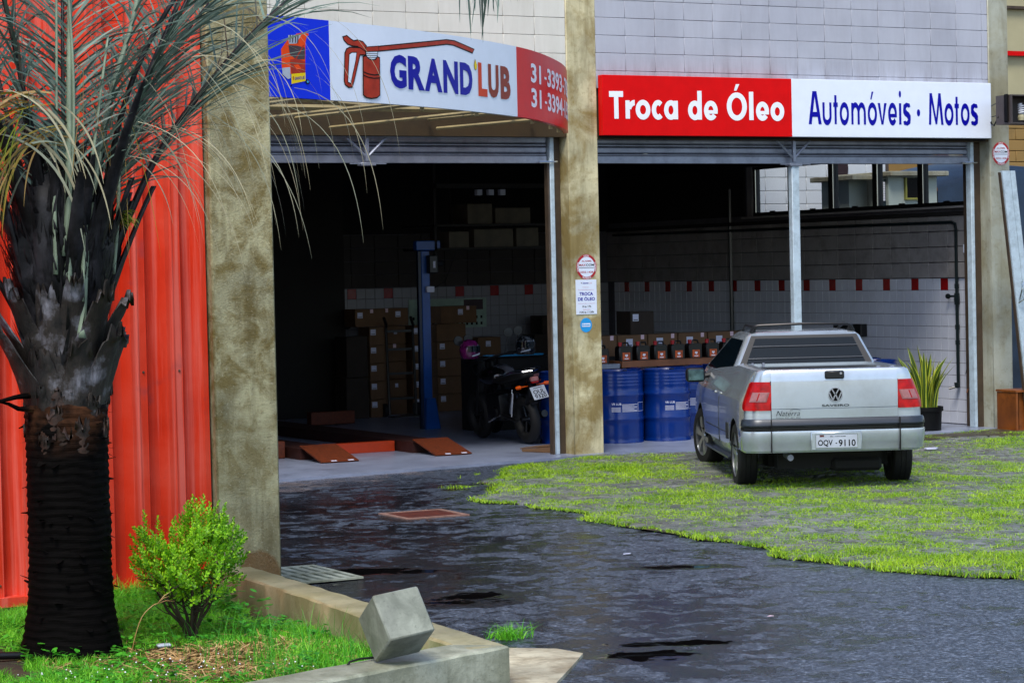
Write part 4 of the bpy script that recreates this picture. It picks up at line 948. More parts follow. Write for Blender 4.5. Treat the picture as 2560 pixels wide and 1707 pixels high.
# truss behind the curved sign
q = MB()
for s_ in (.6, 1.75, 2.02, 3.3, 4.35, 5.9, 6.9, 7.6): q.tube([cmap(s_, 3.66, -.075), cmap(s_, 4.36, -.075)], .022, 4)
for a, b in ((0, 1.9), (1.95, 4.3), (4.35, 6.8), (6.85, 8.25)):
    for z_ in (3.72, 4.3): q.tube([cmap(a+(b-a)*k/5, z_, -.075) for k in range(6)], .02, 4)
q.build('frame', M['truss'], cs)
q = MB()
for s_, X in ((1.9, 8.9), (3.4, 10.3), (5.1, 11.9), (6.9, 13.2)):
    a = cmap(s_, 3.74, -.09); q.tube([a, (X, YF-.02, 3.86)], .02, 4); q.tube([cmap(s_+.1, 3.78, -.09), (X-1.2, YF-.02, 3.76)], .018, 4)
q.tube([(9.0, 22.4, 3.86), (12.2, 22.55, 3.86)], .03, 4); q.tube([(8.3, 21.0, 3.90), (11.0, 23.0, 3.90)], .028, 4); q.tube([(12.9, 23.3, 3.87), (11.3, 22.0, 3.87)], .026, 4)
q.build('frame', M['truss'], cs)

# ---------------------------------------------------------------- stickers
def circ_sticker(cx, cz, r, label, grp=None):
    t = thing('alarm_sticker', label, 'sticker', (cx, YF, cz), 0, grp)
    def disc(rx, d, mt, nm): q = MB(); q.add([(rx*math.cos(a*R_(10)), d, rx*1.06*math.sin(a*R_(10))) for a in range(36)], [tuple(range(36))]); q.build(nm, mt, t, fix=False)
    disc(r, -.004, M['darkred'], 'rim_band'); disc(r*.8, -.0052, M['signwhite'], 'disc')
    def tx(body, x0, x1, z0, z1, mt, o=.02, f=None): q = MB(); text_on(q, body, x0*r, x1*r, z0*r, z1*r, f or (lambda x, z: (x, -.0064, z)), offset=o); q.build('letters', mt, t, fix=False)
    tx('-ALARME-', -.52, .52, .42, .55, M['darkred']); tx('MAX', -.72, -.08, .06, .26, M['darkred']); tx('COM', -.06, .72, .06, .26, M['ink'])
    tx('3352-1428', -.62, .62, -.52, -.36, M['darkred'])
    q = MB(); q.add([(-.75*r, -.0064, -.09*r), (.75*r, -.0064, -.09*r), (.75*r, -.0064, -.05*r), (-.75*r, -.0064, -.05*r)], [(0, 1, 2, 3)]); q.build('line', M['ink'], t, fix=False)
    def arcf(x, z, sg_):
        a = R_(90)-x/r*1.1 if sg_ > 0 else R_(-90)+x/r*1.1; rr = (r*.83+z) if sg_ > 0 else (r*.97-z); return (rr*math.cos(a), -.0064, rr*1.06*math.sin(a))
    tx('LOCAL', -.28, .28, .0, .13, M['txtwhite'], .02, lambda x, z: arcf(x, z, 1)); tx('PROTEGIDO', -.42, .42, .0, .13, M['txtwhite'], .02, lambda x, z: arcf(x, z, -1))
    for sd_ in (-1, 1):
        def sf(x, z, s=sd_): a = R_(180 if s < 0 else 0)-x/r*1.1; rr = r*.83+z; return (rr*math.cos(a), -.0064, rr*1.06*math.sin(a))
        tx('24 HORAS', -.4, .4, .0, .12, M['txtwhite'], .02, sf)
    return t
circ_sticker(13.897, 2.185, .137, 'round red and white alarm sticker on the middle pillar')
circ_sticker(20.025, 3.51, .14, 'round red and white alarm sticker high on the right hand pillar')
nt_ = thing('opening_hours_sign', 'white opening hours notice reading Troca de Óleo on the middle pillar', 'notice', (13.885, YF, 1.838))
q = MB(); q.bbox(-.138, .138, -.009, 0, -.2, .2, .002); q.build('board', M['signwhite'], nt_)
def ntx(body, x0, x1, z0, z1, mt, o=.02): q = MB(); text_on(q, body, x0, x1, z0, z1, lambda x, z: (x, -.0105, z), offset=o); q.build('letters', mt, nt_, fix=False)
ntx("GRAND", -.045, .03, .152, .167, M['txtblue'], .03); ntx("LUB", .032, .075, .152, .167, M['faded'], .03)
ntx("TROCA", -.092, .088, .018, .056, M['txtblue'], .03); ntx("DE ÓLEO", -.115, .112, -.042, .005, M['txtblue'], .03)
ntx("8 às 17h", -.056, .058, -.12, -.097, M['ink'], .02); ntx("7:30 às 11:30h", -.098, .095, -.185, -.162, M['ink'], .02)
ntx("Horário de", -.05, .03, .108, .12, M['faded']); ntx("funcionamento", -.11, .1, .078, .091, M['faded']); ntx("Segunda a Sexta", -.11, .11, -.082, -.067, M['faded']); ntx("Sábado", -.05, .05, -.15, -.135, M['faded'])
q = MB(); q.add([(-.072, -.0105, .168), (-.056, -.0105, .168), (-.056, -.0105, .15), (-.06, -.0105, .15), (-.06, -.0105, .162), (-.072, -.0105, .163)], [(0, 1, 2, 3, 4, 5)]); q.build('logo', M['printdark'], nt_, fix=False)
t = thing('round_sticker', 'small round sky blue sticker below the opening hours notice', 'sticker', (13.875, YF, 1.515))
q = MB(); q.add([(.078*math.cos(a*R_(10)), -.004, .083*math.sin(a*R_(10))) for a in range(36)], [tuple(range(36))]); q.build('disc', M['cyan'], t, fix=False)
q = MB(); q.add([(-.056, -.0052, -.018), (.056, -.0052, -.018), (.056, -.0052, .02), (-.056, -.0052, .02)], [(0, 1, 2, 3)]); q.build('band', M['txtwhite'], t, fix=False)
q = MB()
for x0, x1, z0, z1 in ((-.05, -.035, -.01, .014), (-.03, .048, -.006, .006), ): q.add([(x0, -.0064, z0), (x1, -.0064, z0), (x1, -.0064, z1), (x0, -.0064, z1)], [(0, 1, 2, 3)])
q.build('mark', M['cyan'], t, fix=False)
# ---------------------------------------------------------------- inside the workshop
def carton(x, y, z, w_, d_, h, label, grp, mt='carton', lab=None, rz=0, tape=None):
    t = thing('carton', label, 'box', (x, y, z), rz, grp)
    q = MB(); q.bbox(-w_/2, w_/2, -d_/2, d_/2, 0, h, .005); q.build('box_body', M[mt], t)
    if lab:
        lx, lz, lw, lh = lab; q = MB(); q.add([(lx-lw/2, -d_/2-.002, lz-lh/2), (lx+lw/2, -d_/2-.002, lz-lh/2), (lx+lw/2, -d_/2-.002, lz+lh/2), (lx-lw/2, -d_/2-.002, lz+lh/2)], [(0, 1, 2, 3)]); q.build('label', M['paper'], t, fix=False)
        q = MB(); zb = lz-lh*.32
        q.add([(lx-lw*.38, -d_/2-.0032, zb-lh*.05), (lx+lw*.38, -d_/2-.0032, zb-lh*.05), (lx+lw*.38, -d_/2-.0032, zb+lh*.05), (lx-lw*.38, -d_/2-.0032, zb+lh*.05)], [(0, 1, 2, 3)]); q.build('barcode', M['ink'], t, fix=False)
    if tape is not None:
        q = MB(); q.add([(tape-.025, -d_/2-.002, h-.06), (tape+.025, -d_/2-.002, h-.06), (tape+.025, -d_/2-.002, h-.002), (tape-.025, -d_/2-.002, h-.002)], [(0, 1, 2, 3)]); q.build('tape', M['faded'], t, fix=False)
    return t
YB_ = 32.9; ordn = ['bottom', 'second', 'third', 'fourth', 'top']
gA = 'cartons stacked against the back wall'
# stack A: narrow front column, left of the hand trolley
for k in range(5):
    carton(14.98+.17*0+.10, 32.45, .03+.268*k, .24, .4, .262, ('%s carton of the slim stack just left of the hand trolley' % ordn[k]), gA, 'carton', (-.06, .19, .085, .085))
carton(15.03, 32.55, 1.375, .50, .4, .26, 'wide carton crowning the slim stack left of the hand trolley', gA, 'carton', (-.17, .17, .085, .085), tape=.02)
carton(14.70, 32.35, .03, .36, .4, .6, 'large dark carton on the floor at the left end of the stacks', gA, 'cartond'); carton(14.72, 32.38, .64, .34, .4, .6, 'large dark carton standing on the dark floor carton', gA, 'cartond')
for k in range(5):
    carton(15.58, 32.9, .03+.268*k, .38, .4, .262, ('%s carton of the stack right behind the hand trolley' % ordn[k]), gA, 'carton', (.02, .17, .05, .06) if k in (1, 4) else None, tape=(.0 if k == 3 else None))
carton(15.62, 32.9, 1.372, .40, .4, .26, 'topmost carton showing behind the upper trolley handles', gA, 'carton', (.03, .17, .085, .085), tape=-.16)
for k in range(5):
    carton(15.95, 32.75, .03+.268*k, .3, .4, .262, ('%s carton of the stack half hidden by the blue lift post' % ordn[k]), gA, 'carton', (-.07, .18, .085, .085))
for k in range(5):
    carton(16.62, 33.05, .03+.268*k, .5, .4, .262, ('%s carton of the stack right of the blue lift post' % ordn[k]), gA, 'carton', (-.16, .19, .085, .085) if k < 4 else None)
carton(16.78, 33.1, 1.372, .62, .4, .26, 'topmost carton right of the blue lift post with a pale label', gA, 'carton', (.03, .17, .085, .085), tape=.16)
carton(17.25, 33.0, .84, .40, .4, .30, 'carton with a label at the right end of the stacks behind the motorbike', gA, 'carton', (-.02, .2, .085, .085)); carton(17.25, 33.0, .03, .42, .45, .8, 'tall dark carton on the floor behind the motorbike', gA, 'cartond')
carton(18.3, 33.0, .85, .5, .4, .30, 'dark carton high behind the second motorbike', gA, 'cartond', (.05, .18, .085, .085)); carton(18.5, 33.1, 1.16, .5, .4, .28, 'dark carton on top behind the second motorbike', gA, 'cartond'); carton(18.35, 33.0, .03, .7, .5, .8, 'dark crate on the floor behind the second motorbike', gA, 'cartond')
# hand trolley
ht = thing('hand_trolley', 'tall black steel hand trolley leaning against the cartons', 'trolley', (15.45, 32.2, .03))
q = MB()
for sx in (-.22, .22): q.tube([(sx, -.02, .02), (sx, .05, 1.30), (sx, .03, 1.36), (sx-.10, -.10, 1.47)], .022, 8)
q.build('side_rail', M['plastic'], ht, smooth=True)
for z_ in (.25, .62, .98, 1.25): q = MB(); q.box(-.22, .22, .0+z_*.04, .03+z_*.04, z_, z_+.035); q.build('cross_bar', M['plastic'], ht)
q = MB(); q.box(-.24, .24, -.25, 0, 0, .015); q.build('toe_plate', M['plastic'], ht)
for sx in (-.27, .27): q = MB(); q.lathe([(.02, -.03), (.1, -.03), (.1, .03), (.02, .03)], 16, (sx, .06, .1), 'x'); q.build('wheel', M['rubber'], ht)
# wall chart, wall pipe, reel
ch = thing('wall_chart', 'pale green product chart on the tiled back wall', 'poster', (16.95, 33.61, 1.62))
q = MB(); q.box(-.68, .68, -.01, 0, -.34, .12); q.build('sheet', plain('pale_green_paper', '#8ea89c', .6), ch)
q = MB(); q.box(.28, .62, -.013, -.0105, -.06, .1); q.build('picture', M['printdark'], ch)
q = MB()
for r in range(2):
    for k in range(15): q.box(-.62+k*.085, -.585+k*.085, -.0125, -.0105, -.2-.1*r, -.155-.1*r)
q.build('product_pictures', M['ink'], ch)
q = MB(); q.tube([(15.08, 33.60, 1.93), (15.08, 33.60, 1.3)], .018, 8); tag(q.build('wall_conduit', M['txtwhite'], smooth=True), 'white conduit running down the left end of the tiled back wall', 'pipe')
q = MB(); q.tube([(15.2+.07*math.cos(a*R_(30)), 33.58, 1.42+.09*math.sin(a*R_(30))) for a in range(13)], .022, 6); tag(q.build('hose_coil', M['rubber'], smooth=True), 'small black hose coil hanging on the back wall tiles', 'hose')
# blue lift post
lp = thing('lift_post', 'tall blue steel lift post with motor box standing behind the orange ramp', 'car lift', (14.45, 29.35, .03), R_(0))
q = MB(); q.bbox(-.05, .075, -.035, .035, 0, 2.42, .006); q.build('column', M['liftblue'], lp)
q = MB(); q.bbox(-.10, -.052, -.03, .03, .0, 2.42, .004); q.build('back_channel', plain('dark_blue_steel', '#061a38', .4), lp)
q = MB(); q.bbox(-.13, .24, -.05, .05, 2.43, 2.56, .01); q.build('top_plate', M['liftblue'], lp)
q = MB(); q.bbox(0.02, .15, -.14, -.04, 2.12, 2.36, .01); q.tube([(.15, -.09, 2.25), (.24, -.09, 2.25)], .04, 10); q.build('motor_box', plain('dark_motor_box', '#060d18', .4), lp)
q = MB(); q.box(.075, .11, -.145, -.1415, 2.19, 2.28); q.build('plate', M['paper'], lp)
q = MB(); q.bbox(.0, .12, -.08, -.037, 1.86, 1.94, .004); q.build('switch_box', M['paper'], lp)
q = MB(); q.prism([(-.06, 0), (.16, 0), (.09, .42), (-.04, .42)], -.09, -.037, lambda x, z, h: (x, h, z)); q.build('foot', M['liftblue'], lp)
q = MB(); q.tube([(.09, -.05, 1.9), (.3, -.05, 2.0), (.5, .0, 2.4), (.6, .4, 3.5)], .008, 5); q.build('cable', M['rubber'], lp)
M['runway'] = plain('dark_rust_runway', '#34120a', .6, var=.2)
# orange ramp lift
rp = thing('ramp_lift', 'low orange drive-on lift with two ramps on the workshop floor', 'car lift', (0, 0, .03))
def runway(x0, x1, skew):
    q = MB(); f = lambda x, z, h: (x+(h-25.3)*skew, h, z)
    q.prism([(x0, .0), (x1, .0), (x1, .13), (x0, .13)], 25.55, 30.8, f); q.build('runway', M['runway'], rp)
    q = MB(); q.add([f(x0-.01, .0, 24.92), f(x1+.0, .0, 24.92), f(x1+.0, .155, 25.53), f(x0-.01, .155, 25.53), f(x0-.01, .012, 24.88), f(x1, .012, 24.88), f(x1, .167, 25.53), f(x0-.01, .167, 25.53)],
          [(0, 1, 2, 3), (4, 5, 6, 7), (0, 1, 5, 4), (1, 2, 6, 5), (2, 3, 7, 6), (3, 0, 4, 7)]); q.build('ramp', M['rust'], rp)
    q = MB()
    for fx in (.25, .72): xx = x0+(x1-x0)*fx; q.add([f(xx, .018, 24.9), f(xx+.07, .018, 24.9), f(xx+.07, .026, 24.93), f(xx, .026, 24.93)], [(0, 1, 2, 3)])
    q.build('ramp_slot', M['paper'], rp, fix=False)
runway(10.93, 11.38, .0); runway(12.38, 12.83, .0)
q = MB(); q.bbox(11.40, 12.36, 26.0, 26.12, 0, .125, .004); q.build('cross_beam', M['orange'], rp)
q = MB(); q.bbox(10.6, 10.9, 25.9, 26.3, 0, .2, .01); q.build('corner_box', M['rust'], rp)
q = MB(); q.bbox(13.45, 14.12, 31.0, 31.15, .05, .23, .004); tag(q.build('orange_beam', M['rust']), 'short orange beam at the far end of the workshop floor left of the cartons', 'beam')
M['cartonl'] = plain('dusty_pale_carton', '#4c4639', .8, var=.2, nscale=4)
# overhead storage platform with boxes
mz = thing('storage_shelf', 'dark hanging storage shelf high under the workshop roof', 'shelf', (0, 0, 0))
q = MB()
for z_ in (2.46, 2.78): q.box(14.6, 16.6, 29.3, 30.3, z_, z_+.03)
q.build('shelf_board', M['partition'], mz)
for xx in (14.6, 16.56): q = MB(); q.box(xx, xx+.04, 29.3, 29.34, 2.25, 3.9); q.build('upright', M['partition'], mz)
for (xx, z_, w_, h, lb) in ((14.98, 2.49, .34, .22, 'left'), (15.55, 2.49, .62, .25, 'wide lower'), (16.08, 2.49, .36, .26, 'lower right'), (15.32, 2.81, .42, .28, 'tipped'), (15.86, 2.81, .56, .22, 'wide upper')):
    t = carton(xx, 29.6, z_, w_, .45, h, rz=R_(random.uniform(-14, 14)), label= '%s dusty carton on the hanging storage shelf' % lb, grp='cartons on the hanging shelf', mt='cartonl')
for k in range(3): q = MB(); q.bbox(15.22+k*.18, 15.30+k*.18, 29.2, 29.28, 3.20, 3.28, .003); tag(q.build('hanging_tag', M['printgrey']), '%s pale tag hanging from the dark rail above the storage shelf' % ('left', 'middle', 'right')[k], 'tag', 'tags above the storage shelf'); 
q = MB(); q.box(14.6, 16.6, 29.2, 29.28, 3.3, 3.36); tag(q.build('hanging_rail', M['partition']), 'dark rail above the hanging storage shelf', 'rail')

# drums
dm = thing('oil_drum', 'x', 'drum', (0, 0, 0))
q = MB(); r = .292
prof = [(.0001, .02), (r-.02, .02), (r-.012, .0), (r+.004, .0), (r+.004, .02), (r-.004, .03)]
for z_ in (.06,): prof.append((r, z_))
for zc in (.29, .585):
    prof += [(r, zc-.03), (r+.012, zc-.012), (r+.012, zc+.012), (r, zc+.03)]
for z_ in (.70, .74, .78, .82): prof += [(r, z_-.012), (r+.003, z_), (r, z_+.012)]
prof += [(r-.004, .85), (r+.004, .862), (r+.004, .88), (r-.012, .88), (r-.02, .862), (.0001, .862)]
prof = prof[:7] + [(r+(.003 if i % 2 else 0), .08+.02*i) for i in range(8)] + prof[7:]
q.lathe(prof, 48); q.build('shell', M['drum'], dm, smooth=50)
q = MB(); q.lathe([(.03, .862), (.03, .875), (.0001, .875)], 12, (.15, .1, 0)); q.lathe([(.02, .862), (.02, .872), (.0001, .872)], 12, (-.18, -.05, 0)); q.build('bung', M['plastic'], dm)
def drum_print(t, a0):
    def cy(x, z, o=.0125): a = a0+x/r; return ((r+o)*math.sin(a)*1.0, -(r+o)*math.cos(a), z)
    q = MB()
    def bar(x0, x1, z0, z1):
        n = max(1, int((x1-x0)/.04)); q.grid([[cy(x0+(x1-x0)*i/n, z, .003) for i in range(n+1)] for z in (z0, z1)])
    for k in range(7): bar(-.02, .19-(.05 if k % 3 == 2 else 0), .385+k*.014, .391+k*.014)
    for k in range(5): bar(-.15, -.04, .385+k*.012, .390+k*.012)
    bar(.20, .34, .385, .389); bar(.20, .34, .489, .493); bar(.20, .205, .385, .493); bar(.335, .34, .385, .493)
    q.build('printed_text', M['paper'], t, fix=False)
    q2 = MB(); text_on(q2, 'VR LUB', -.15, -.03, .465, .492, lambda x, z: cy(x, z, .003), offset=.02); q2.build('letters', M['paper'], t, fix=False)
drums = [(15.10, 25.32, 0.05, 'blue steel oil drum nearest the middle pillar with white printed text'), (15.72, 25.22, -.05, 'second blue oil drum from the middle pillar under the plank'),
         (15.42, 25.88, -.3, 'blue oil drum in the gap behind the two front drums'), (16.32, 25.85, .3, 'blue oil drum half hidden by the pickup mirror'), (14.55, 25.75, .2, 'blue oil drum mostly hidden behind the middle pillar'),
         (18.72, 24.98, .2, 'blue oil drum behind the right side of the pickup bed'), (18.95, 25.62, .1, 'rearmost blue oil drum left of the snake plant'), (17.05, 26.0, .4, 'blue oil drum behind the pickup cab')]
for i, (x, y, a, lb) in enumerate(drums):
    d = dm if i == 0 else dup_tree(dm)
    d.location = (x, y, .03); d['label'] = lb; d['group'] = 'blue oil drums in the right hand bay'
for i, d in enumerate([o for o in bpy.data.objects if o.name.startswith('oil_drum')]): drum_print(d, (-.35, -.1, .2, -.3, .1, .2, .4, 0)[i])
# plank with jugs
q = MB(); q.bbox(15.55, 18.3, 26.02, 26.5, .945, .985, .004); q.bbox(15.55, 18.3, 25.98, 26.02, .905, .985, .003)
tag(q.build('plank', M['wood']), 'long brown wooden plank shelf over the drums holding black jugs', 'shelf')
q = MB(); q.bbox(15.25, 15.53, 26.0, 26.4, .90, .96, .003); tag(q.build('metal_tray', M['steel']), 'short grey metal tray at the left end of the plank shelf', 'tray')
jg = thing('oil_jug', 'x', 'jug', (0, 0, 0)); q = MB()
q.loft([[(x, y, z) for x, y in ((-w_/2, -.05), (-w_/2+.015, -.065), (w_/2-.015, -.065), (w_/2, -.05), (w_/2, .05), (w_/2-.015, .065), (-w_/2+.015, .065), (-w_/2, .05))] for z, w_ in ((0, .19), (.01, .2), (.16, .2), (.185, .17))]); q.build('jug_body', M['jug'], jg, smooth=30)
q = MB(); q.lathe([(.022, .185), (.022, .205), (.026, .207), (.026, .235), (.0001, .237)], 12, (-.055, 0, 0)); q.build('cap', M['darkred'], jg)
q = MB(); q.tube([(-.02, 0, .18), (-.01, 0, .225), (.06, 0, .225), (.075, 0, .18)], .012, 6); q.build('handle', M['jug'], jg, smooth=True)
q = MB(); q.add([(-.055, -.067, .01), (.055, -.067, .01), (.055, -.067, .105), (-.055, -.067, .105)], [(0, 1, 2, 3)]); q.build('label', M['juglabel'], jg, fix=False)
q = MB(); q.add([(-.03, -.0685, .02), (.03, -.0685, .02), (.03, -.0685, .032), (-.03, -.0685, .032)], [(0, 1, 2, 3)]); q.add([(-.02, -.0685, .06), (0, -.0685, .045), (.02, -.0685, .06), (.02, -.0685, .08), (-.02, -.0685, .08)], [(0, 1, 2, 3, 4)]); q.build('label_mark', M['txtwhite'], jg, fix=False)
nth = ['leftmost', 'second', 'third', 'fourth', 'fifth', 'sixth', 'seventh', 'eighth']
for i in range(8):
    j = jg if i == 0 else dup_tree(jg); j.location = (15.42+.262*i if i else 15.36, 26.16 if i else 26.2, .986 if i else .961)
    j['label'] = ('%s black oil jug with orange label counted from the middle pillar' % nth[i]); j['group'] = 'black oil jugs on the plank'
gC = 'cartons behind the oil jugs'
q = MB(); q.bbox(15.4, 19.0, 26.75, 27.3, .98, 1.015, .004); tag(q.build('rear_shelf', M['partition']), 'dark rear shelf carrying the row of cartons behind the jugs', 'shelf')
for i in range(6):
    carton(15.62+.56*i*.83+.12, 27.0, 1.017, .45, .4, .27, ('%s carton with a white label in the row behind the oil jugs' % (nth[i] if i else 'leftmost')), gC, 'carton', (-.05, .17, .1, .1), tape=.15)
carton(16.40, 27.05, 1.29, .36, .36, .30, 'lone upper carton standing on the row behind the oil jugs', gC, 'cartond', (-.10, .22, .09, .09))
# water pipe, switch, taps on the side wall
q = MB(); xw = 19.87; q.tube([(xw, 33.4, 2.69), (xw, 24.80, 2.66), (xw, 24.73, 2.64), (xw, 24.71, 2.58), (xw, 24.71, .52)], .022, 8)
for z_ in (1.83, 1.30, 1.1): q.lathe([(.03, -.03), (.03, .03)], 8, (xw, 24.71, z_))
wp = tag(q.build('water_pipe', M['pipe'], smooth=True), 'dark green water pipe running along and down the tiled side wall', 'pipe')
q = MB(); q.lathe([(.034, -.09), (.04, -.03), (.034, .06)], 8, (xw, 24.71, 1.68)); q.tube([(xw-.02, 24.72, 1.70), (xw-.02, 24.86, 1.70)], .016, 6); q.lathe([(.035, -.012), (.035, .012)], 8, (xw-.02, 24.87, 1.70), 'y'); q.build('valve', M['pipe'], wp, smooth=True)
q = MB(); q.lathe([(.025, -.04), (.03, .03)], 8, (xw-.03, 24.71, .55)); q.tube([(xw-.05, 24.72, .52), (xw-.12, 24.76, .50)], .014, 6); q.build('tap', M['pipe'], wp, smooth=True)
q = MB(); q.tube([(xw+.0, 24.42, .50), (xw-.08, 24.42, .50), (xw-.10, 24.42, .46)], .009, 6); q.tube([(xw-.04, 24.42, .5), (xw-.04, 24.42, .56)], .007, 5); tag(q.build('wall_tap', M['wood'], smooth=True), 'small brass tap low on the jamb beside the snake plant', 'tap')
q = MB(); q.bbox(19.86, 19.912, 24.50, 24.56, 2.26, 2.37, .006); tag(q.build('motion_sensor', M['signwhite']), 'small white sensor box on the side wall above the tiles', 'sensor')
q = MB(); q.lathe([(.035, 0), (.035, .05), (.001, .05)], 12, (19.86, 24.5, 1.72), 'x'); tag(q.build('wall_bell', M['plastic']), 'small black round knob on the tiles beside the jamb', 'knob')
q = MB(); q.bbox(19.80, 19.912, 26.7, 27.35, 1.15, 1.32, .01); tag(q.build('wall_box', M['plastic']), 'flat black box on the tiled side wall above the pickup cab', 'box')
q = MB(); q.tube([(xw+.01, 30.0, .03), (xw+.01, 30.0, 3.3)], .03, 6); tag(q.build('wall_duct', M['pipe']), 'dark vertical duct on the side wall behind the centre post', 'pipe')
q = MB(); q.tube([(19.83, 24.44, 1.05), (19.80, 24.42, .95), (19.76, 24.40, .78), (19.74, 24.40, .70)], .004, 5); tag(q.build('hanging_wire', M['rubber']), 'thin wire dangling from the jamb above the wall tap', 'wire')
# cardboard sheet
q = MB(); q.prism([(13.42, 24.75), (13.55, 25.0), (13.75, 25.02), (14.25, 25.35), (14.35, 24.75), (13.62, 24.32)], .034, .045)
q.prism([(13.5, 24.95), (13.62, 25.05), (14.2, 25.32), (14.05, 25.05)], .05, .06)
tag(q.build('cardboard_sheet', M['carton']), 'flattened brown cardboard on the floor by the shutter guide', 'cardboard')
# blue bar / table
q = MB(); q.bbox(14.75, 15.65, 28.2, 28.25, 1.02, 1.045, .003); q.bbox(15.9, 16.05, 28.2, 28.25, 1.03, 1.055, .003)
tag(q.build('blue_rail', plain('cyan_rail', '#1a8cc0', .4)), 'thin bright blue rail behind the motorbike seat', 'rail')
q = MB(); q.bbox(14.7, 16.2, 28.3, 28.8, .03, 1.0, .01); tag(q.build('work_bench', M['partition']), 'dark work bench behind the motorbikes', 'bench')

# snake plant
sp = thing('snake_plant', 'snake plant with yellow edged leaves in a black pot by the side wall', 'plant', (18.93, 24.22, .03))
q = MB(); q.lathe([(.0001, 0), (.205, 0), (.215, .24), (.235, .245), (.235, .30), (.222, .30), (.215, .27), (.0001, .27)], 28); q.build('pot', M['pot'], sp, smooth=True)
rs = random.Random(5)
for k in range(46):
    a = rs.uniform(0, 6.28); rr = rs.uniform(0, .15); h = rs.uniform(.45, .86)*(1.0 if rr < .1 else .9); ln = rs.uniform(.02, .3)*(1+rr*3)
    if k < 8: a = R_(rs.uniform(-40, 30)); ln = rs.uniform(.25, .6); h = rs.uniform(.55, .75)   # lean to the right
    tw_ = rs.uniform(0, 6.28); wd = rs.uniform(.022, .038); q1 = MB(); q2 = MB(); n = 7; rowsA = []; L1 = []; L2 = []
    for i in range(n+1):
        t = i/n; c = Vector((rr*math.cos(a)+ln*math.cos(a)*t*t*h, rr*math.sin(a)+ln*math.sin(a)*t*t*h, .25+h*(t-.15*t*t*ln*2)))
        b = tw_+t*.8; s_ = Vector((math.cos(b), math.sin(b), 0)); w2 = wd*(.55+1.1*t)*(1-t**3.5)+.0015; fold = Vector((-math.sin(b), math.cos(b), 0))*w2*.35
        rowsA.append([c-s_*w2*.68+fold*.46, c, c+s_*w2*.68+fold*.46]); L1.append([c-s_*w2+fold, c-s_*w2*.68+fold*.46]); L2.append([c+s_*w2*.68+fold*.46, c+s_*w2+fold])
    q1.grid(rowsA); lf = q1.build('leaf', M['snake_d'], sp, smooth='all', fix=False); q2.grid(L1); q2.grid(L2); q2.build('leaf_margin', M['snake_y'], lf, smooth='all', fix=False)
# ---------------------------------------------------------------- pickup
M['paint'] = plain('silver_car_paint', '#bac6d0', .25, .55, var=.03, nscale=2, coat=.8, dark='#7a7468', damt=.3, dscale=1.4)
M['greyplastic'] = plain('grey_bumper_plastic', '#30363f', .28, .2, var=.06)
M['taillens'] = plain('red_tail_lens', '#b00202', .3, var=.25, nscale=14, spec=.35)
M['clearlens'] = plain('clear_lens', '#a06a6a', .35, .1, var=.12, nscale=40)
M['mirrorg'] = plain('mirror_glass', '#4a6470', .04, 1.0, var=.3, nscale=14)
M['under'] = plain('dark_underbody', '#050505', .8)
pk = thing('pickup_truck', 'silver two door pickup parked with its tailgate to the camera', 'pickup', (13.80, 19.30, 0), -R_(26))
def sup(halfw, yr, yf, rr, rf, n=9):
    """plan outline of the body: rounded rectangle with rear radius rr and front radius rf"""
    pts = []
    def cor(cx, cy, rx, ry, a0, a1):
        for i in range(n): a = R_(a0+(a1-a0)*i/(n-1)); pts.append((cx+rx*math.cos(a), cy+ry*math.sin(a)))
    cor(-halfw+rr, yr+rr*.8, rr, rr*.8, 180, 270); 
    for i in range(1, 6): pts.append((-halfw+rr+(2*halfw-2*rr)*i/6, yr-.018*math.sin(math.pi*i/6)))
    cor(halfw-rr, yr+rr*.8, rr, rr*.8, 270, 360)
    for i in range(1, 8): pts.append((halfw+.012*math.sin(math.pi*i/8), yr+rr+(yf-rf-yr-rr)*i/8))
    cor(halfw-rf, yf-rf, rf, rf, 0, 90)
    for i in range(1, 4): pts.append((halfw-rf-(2*halfw-2*rf)*i/4, yf))
    cor(-halfw+rf, yf-rf, rf, rf, 90, 180)
    for i in range(1, 8): pts.append((-halfw-.012*math.sin(math.pi*i/8), yf-rf-(yf-rf-yr-rr)*i/8))
    return pts
lv = [(.24, .78, .42, 2.32), (.30, .81, .41, 2.34), (.375, .835, .40, 2.36), (.38, .84, -.79, 3.50), (.42, .845, -.80, 3.55), (.62, .85, -.815, 3.56), (.76, .845, -.815, 3.52), (.84, .838, -.812, 3.46), (.88, .825, -.81, 3.40), (.96, .795, -.805, 3.25), (1.04, .765, -.80, 3.0), (1.10, .745, -.797, 2.0), (1.15, .725, -.79, 1.0), (1.165, .70, -.78, .95)]
q = MB(); q.loft([[(x, y, z) for x, y in sup(w_, yr, yf, .15 if z < 1.0 else (.12 if z < 1.08 else .095), .34)] for z, w_, yr, yf in lv])
body = q.build('body', M['paint'], None, smooth=32)
def boolean(o, cutters):
    for c in cutters:
        md = o.modifiers.new('cut', 'BOOLEAN'); md.operation = 'DIFFERENCE'; md.solver = 'EXACT'; md.object = c
    dg = bpy.context.evaluated_depsgraph_get(); me = bpy.data.meshes.new_from_object(o.evaluated_get(dg)); o.modifiers.clear(); o.data = me
    for c in cutters: bpy.data.objects.remove(c)
cuts = []
for sx in (-1, 1):
    for yc in (0, 2.74):
        q = MB(); q.lathe([(.355, -.32), (.355, .32)], 32, (sx*.85, yc, .315), 'x'); cuts.append(q.build('cutter', M['under']))
q = MB(); q.box(-.60, .60, -.60, .72, .62, 1.3); cuts.append(q.build('cutter', M['under']))
boolean(body, cuts)
try: body.data.set_sharp_from_angle(angle=R_(32))
except Exception: pass
body.parent = pk; body.name = 'body'; body.data.materials.clear(); body.data.materials.append(M['paint'])
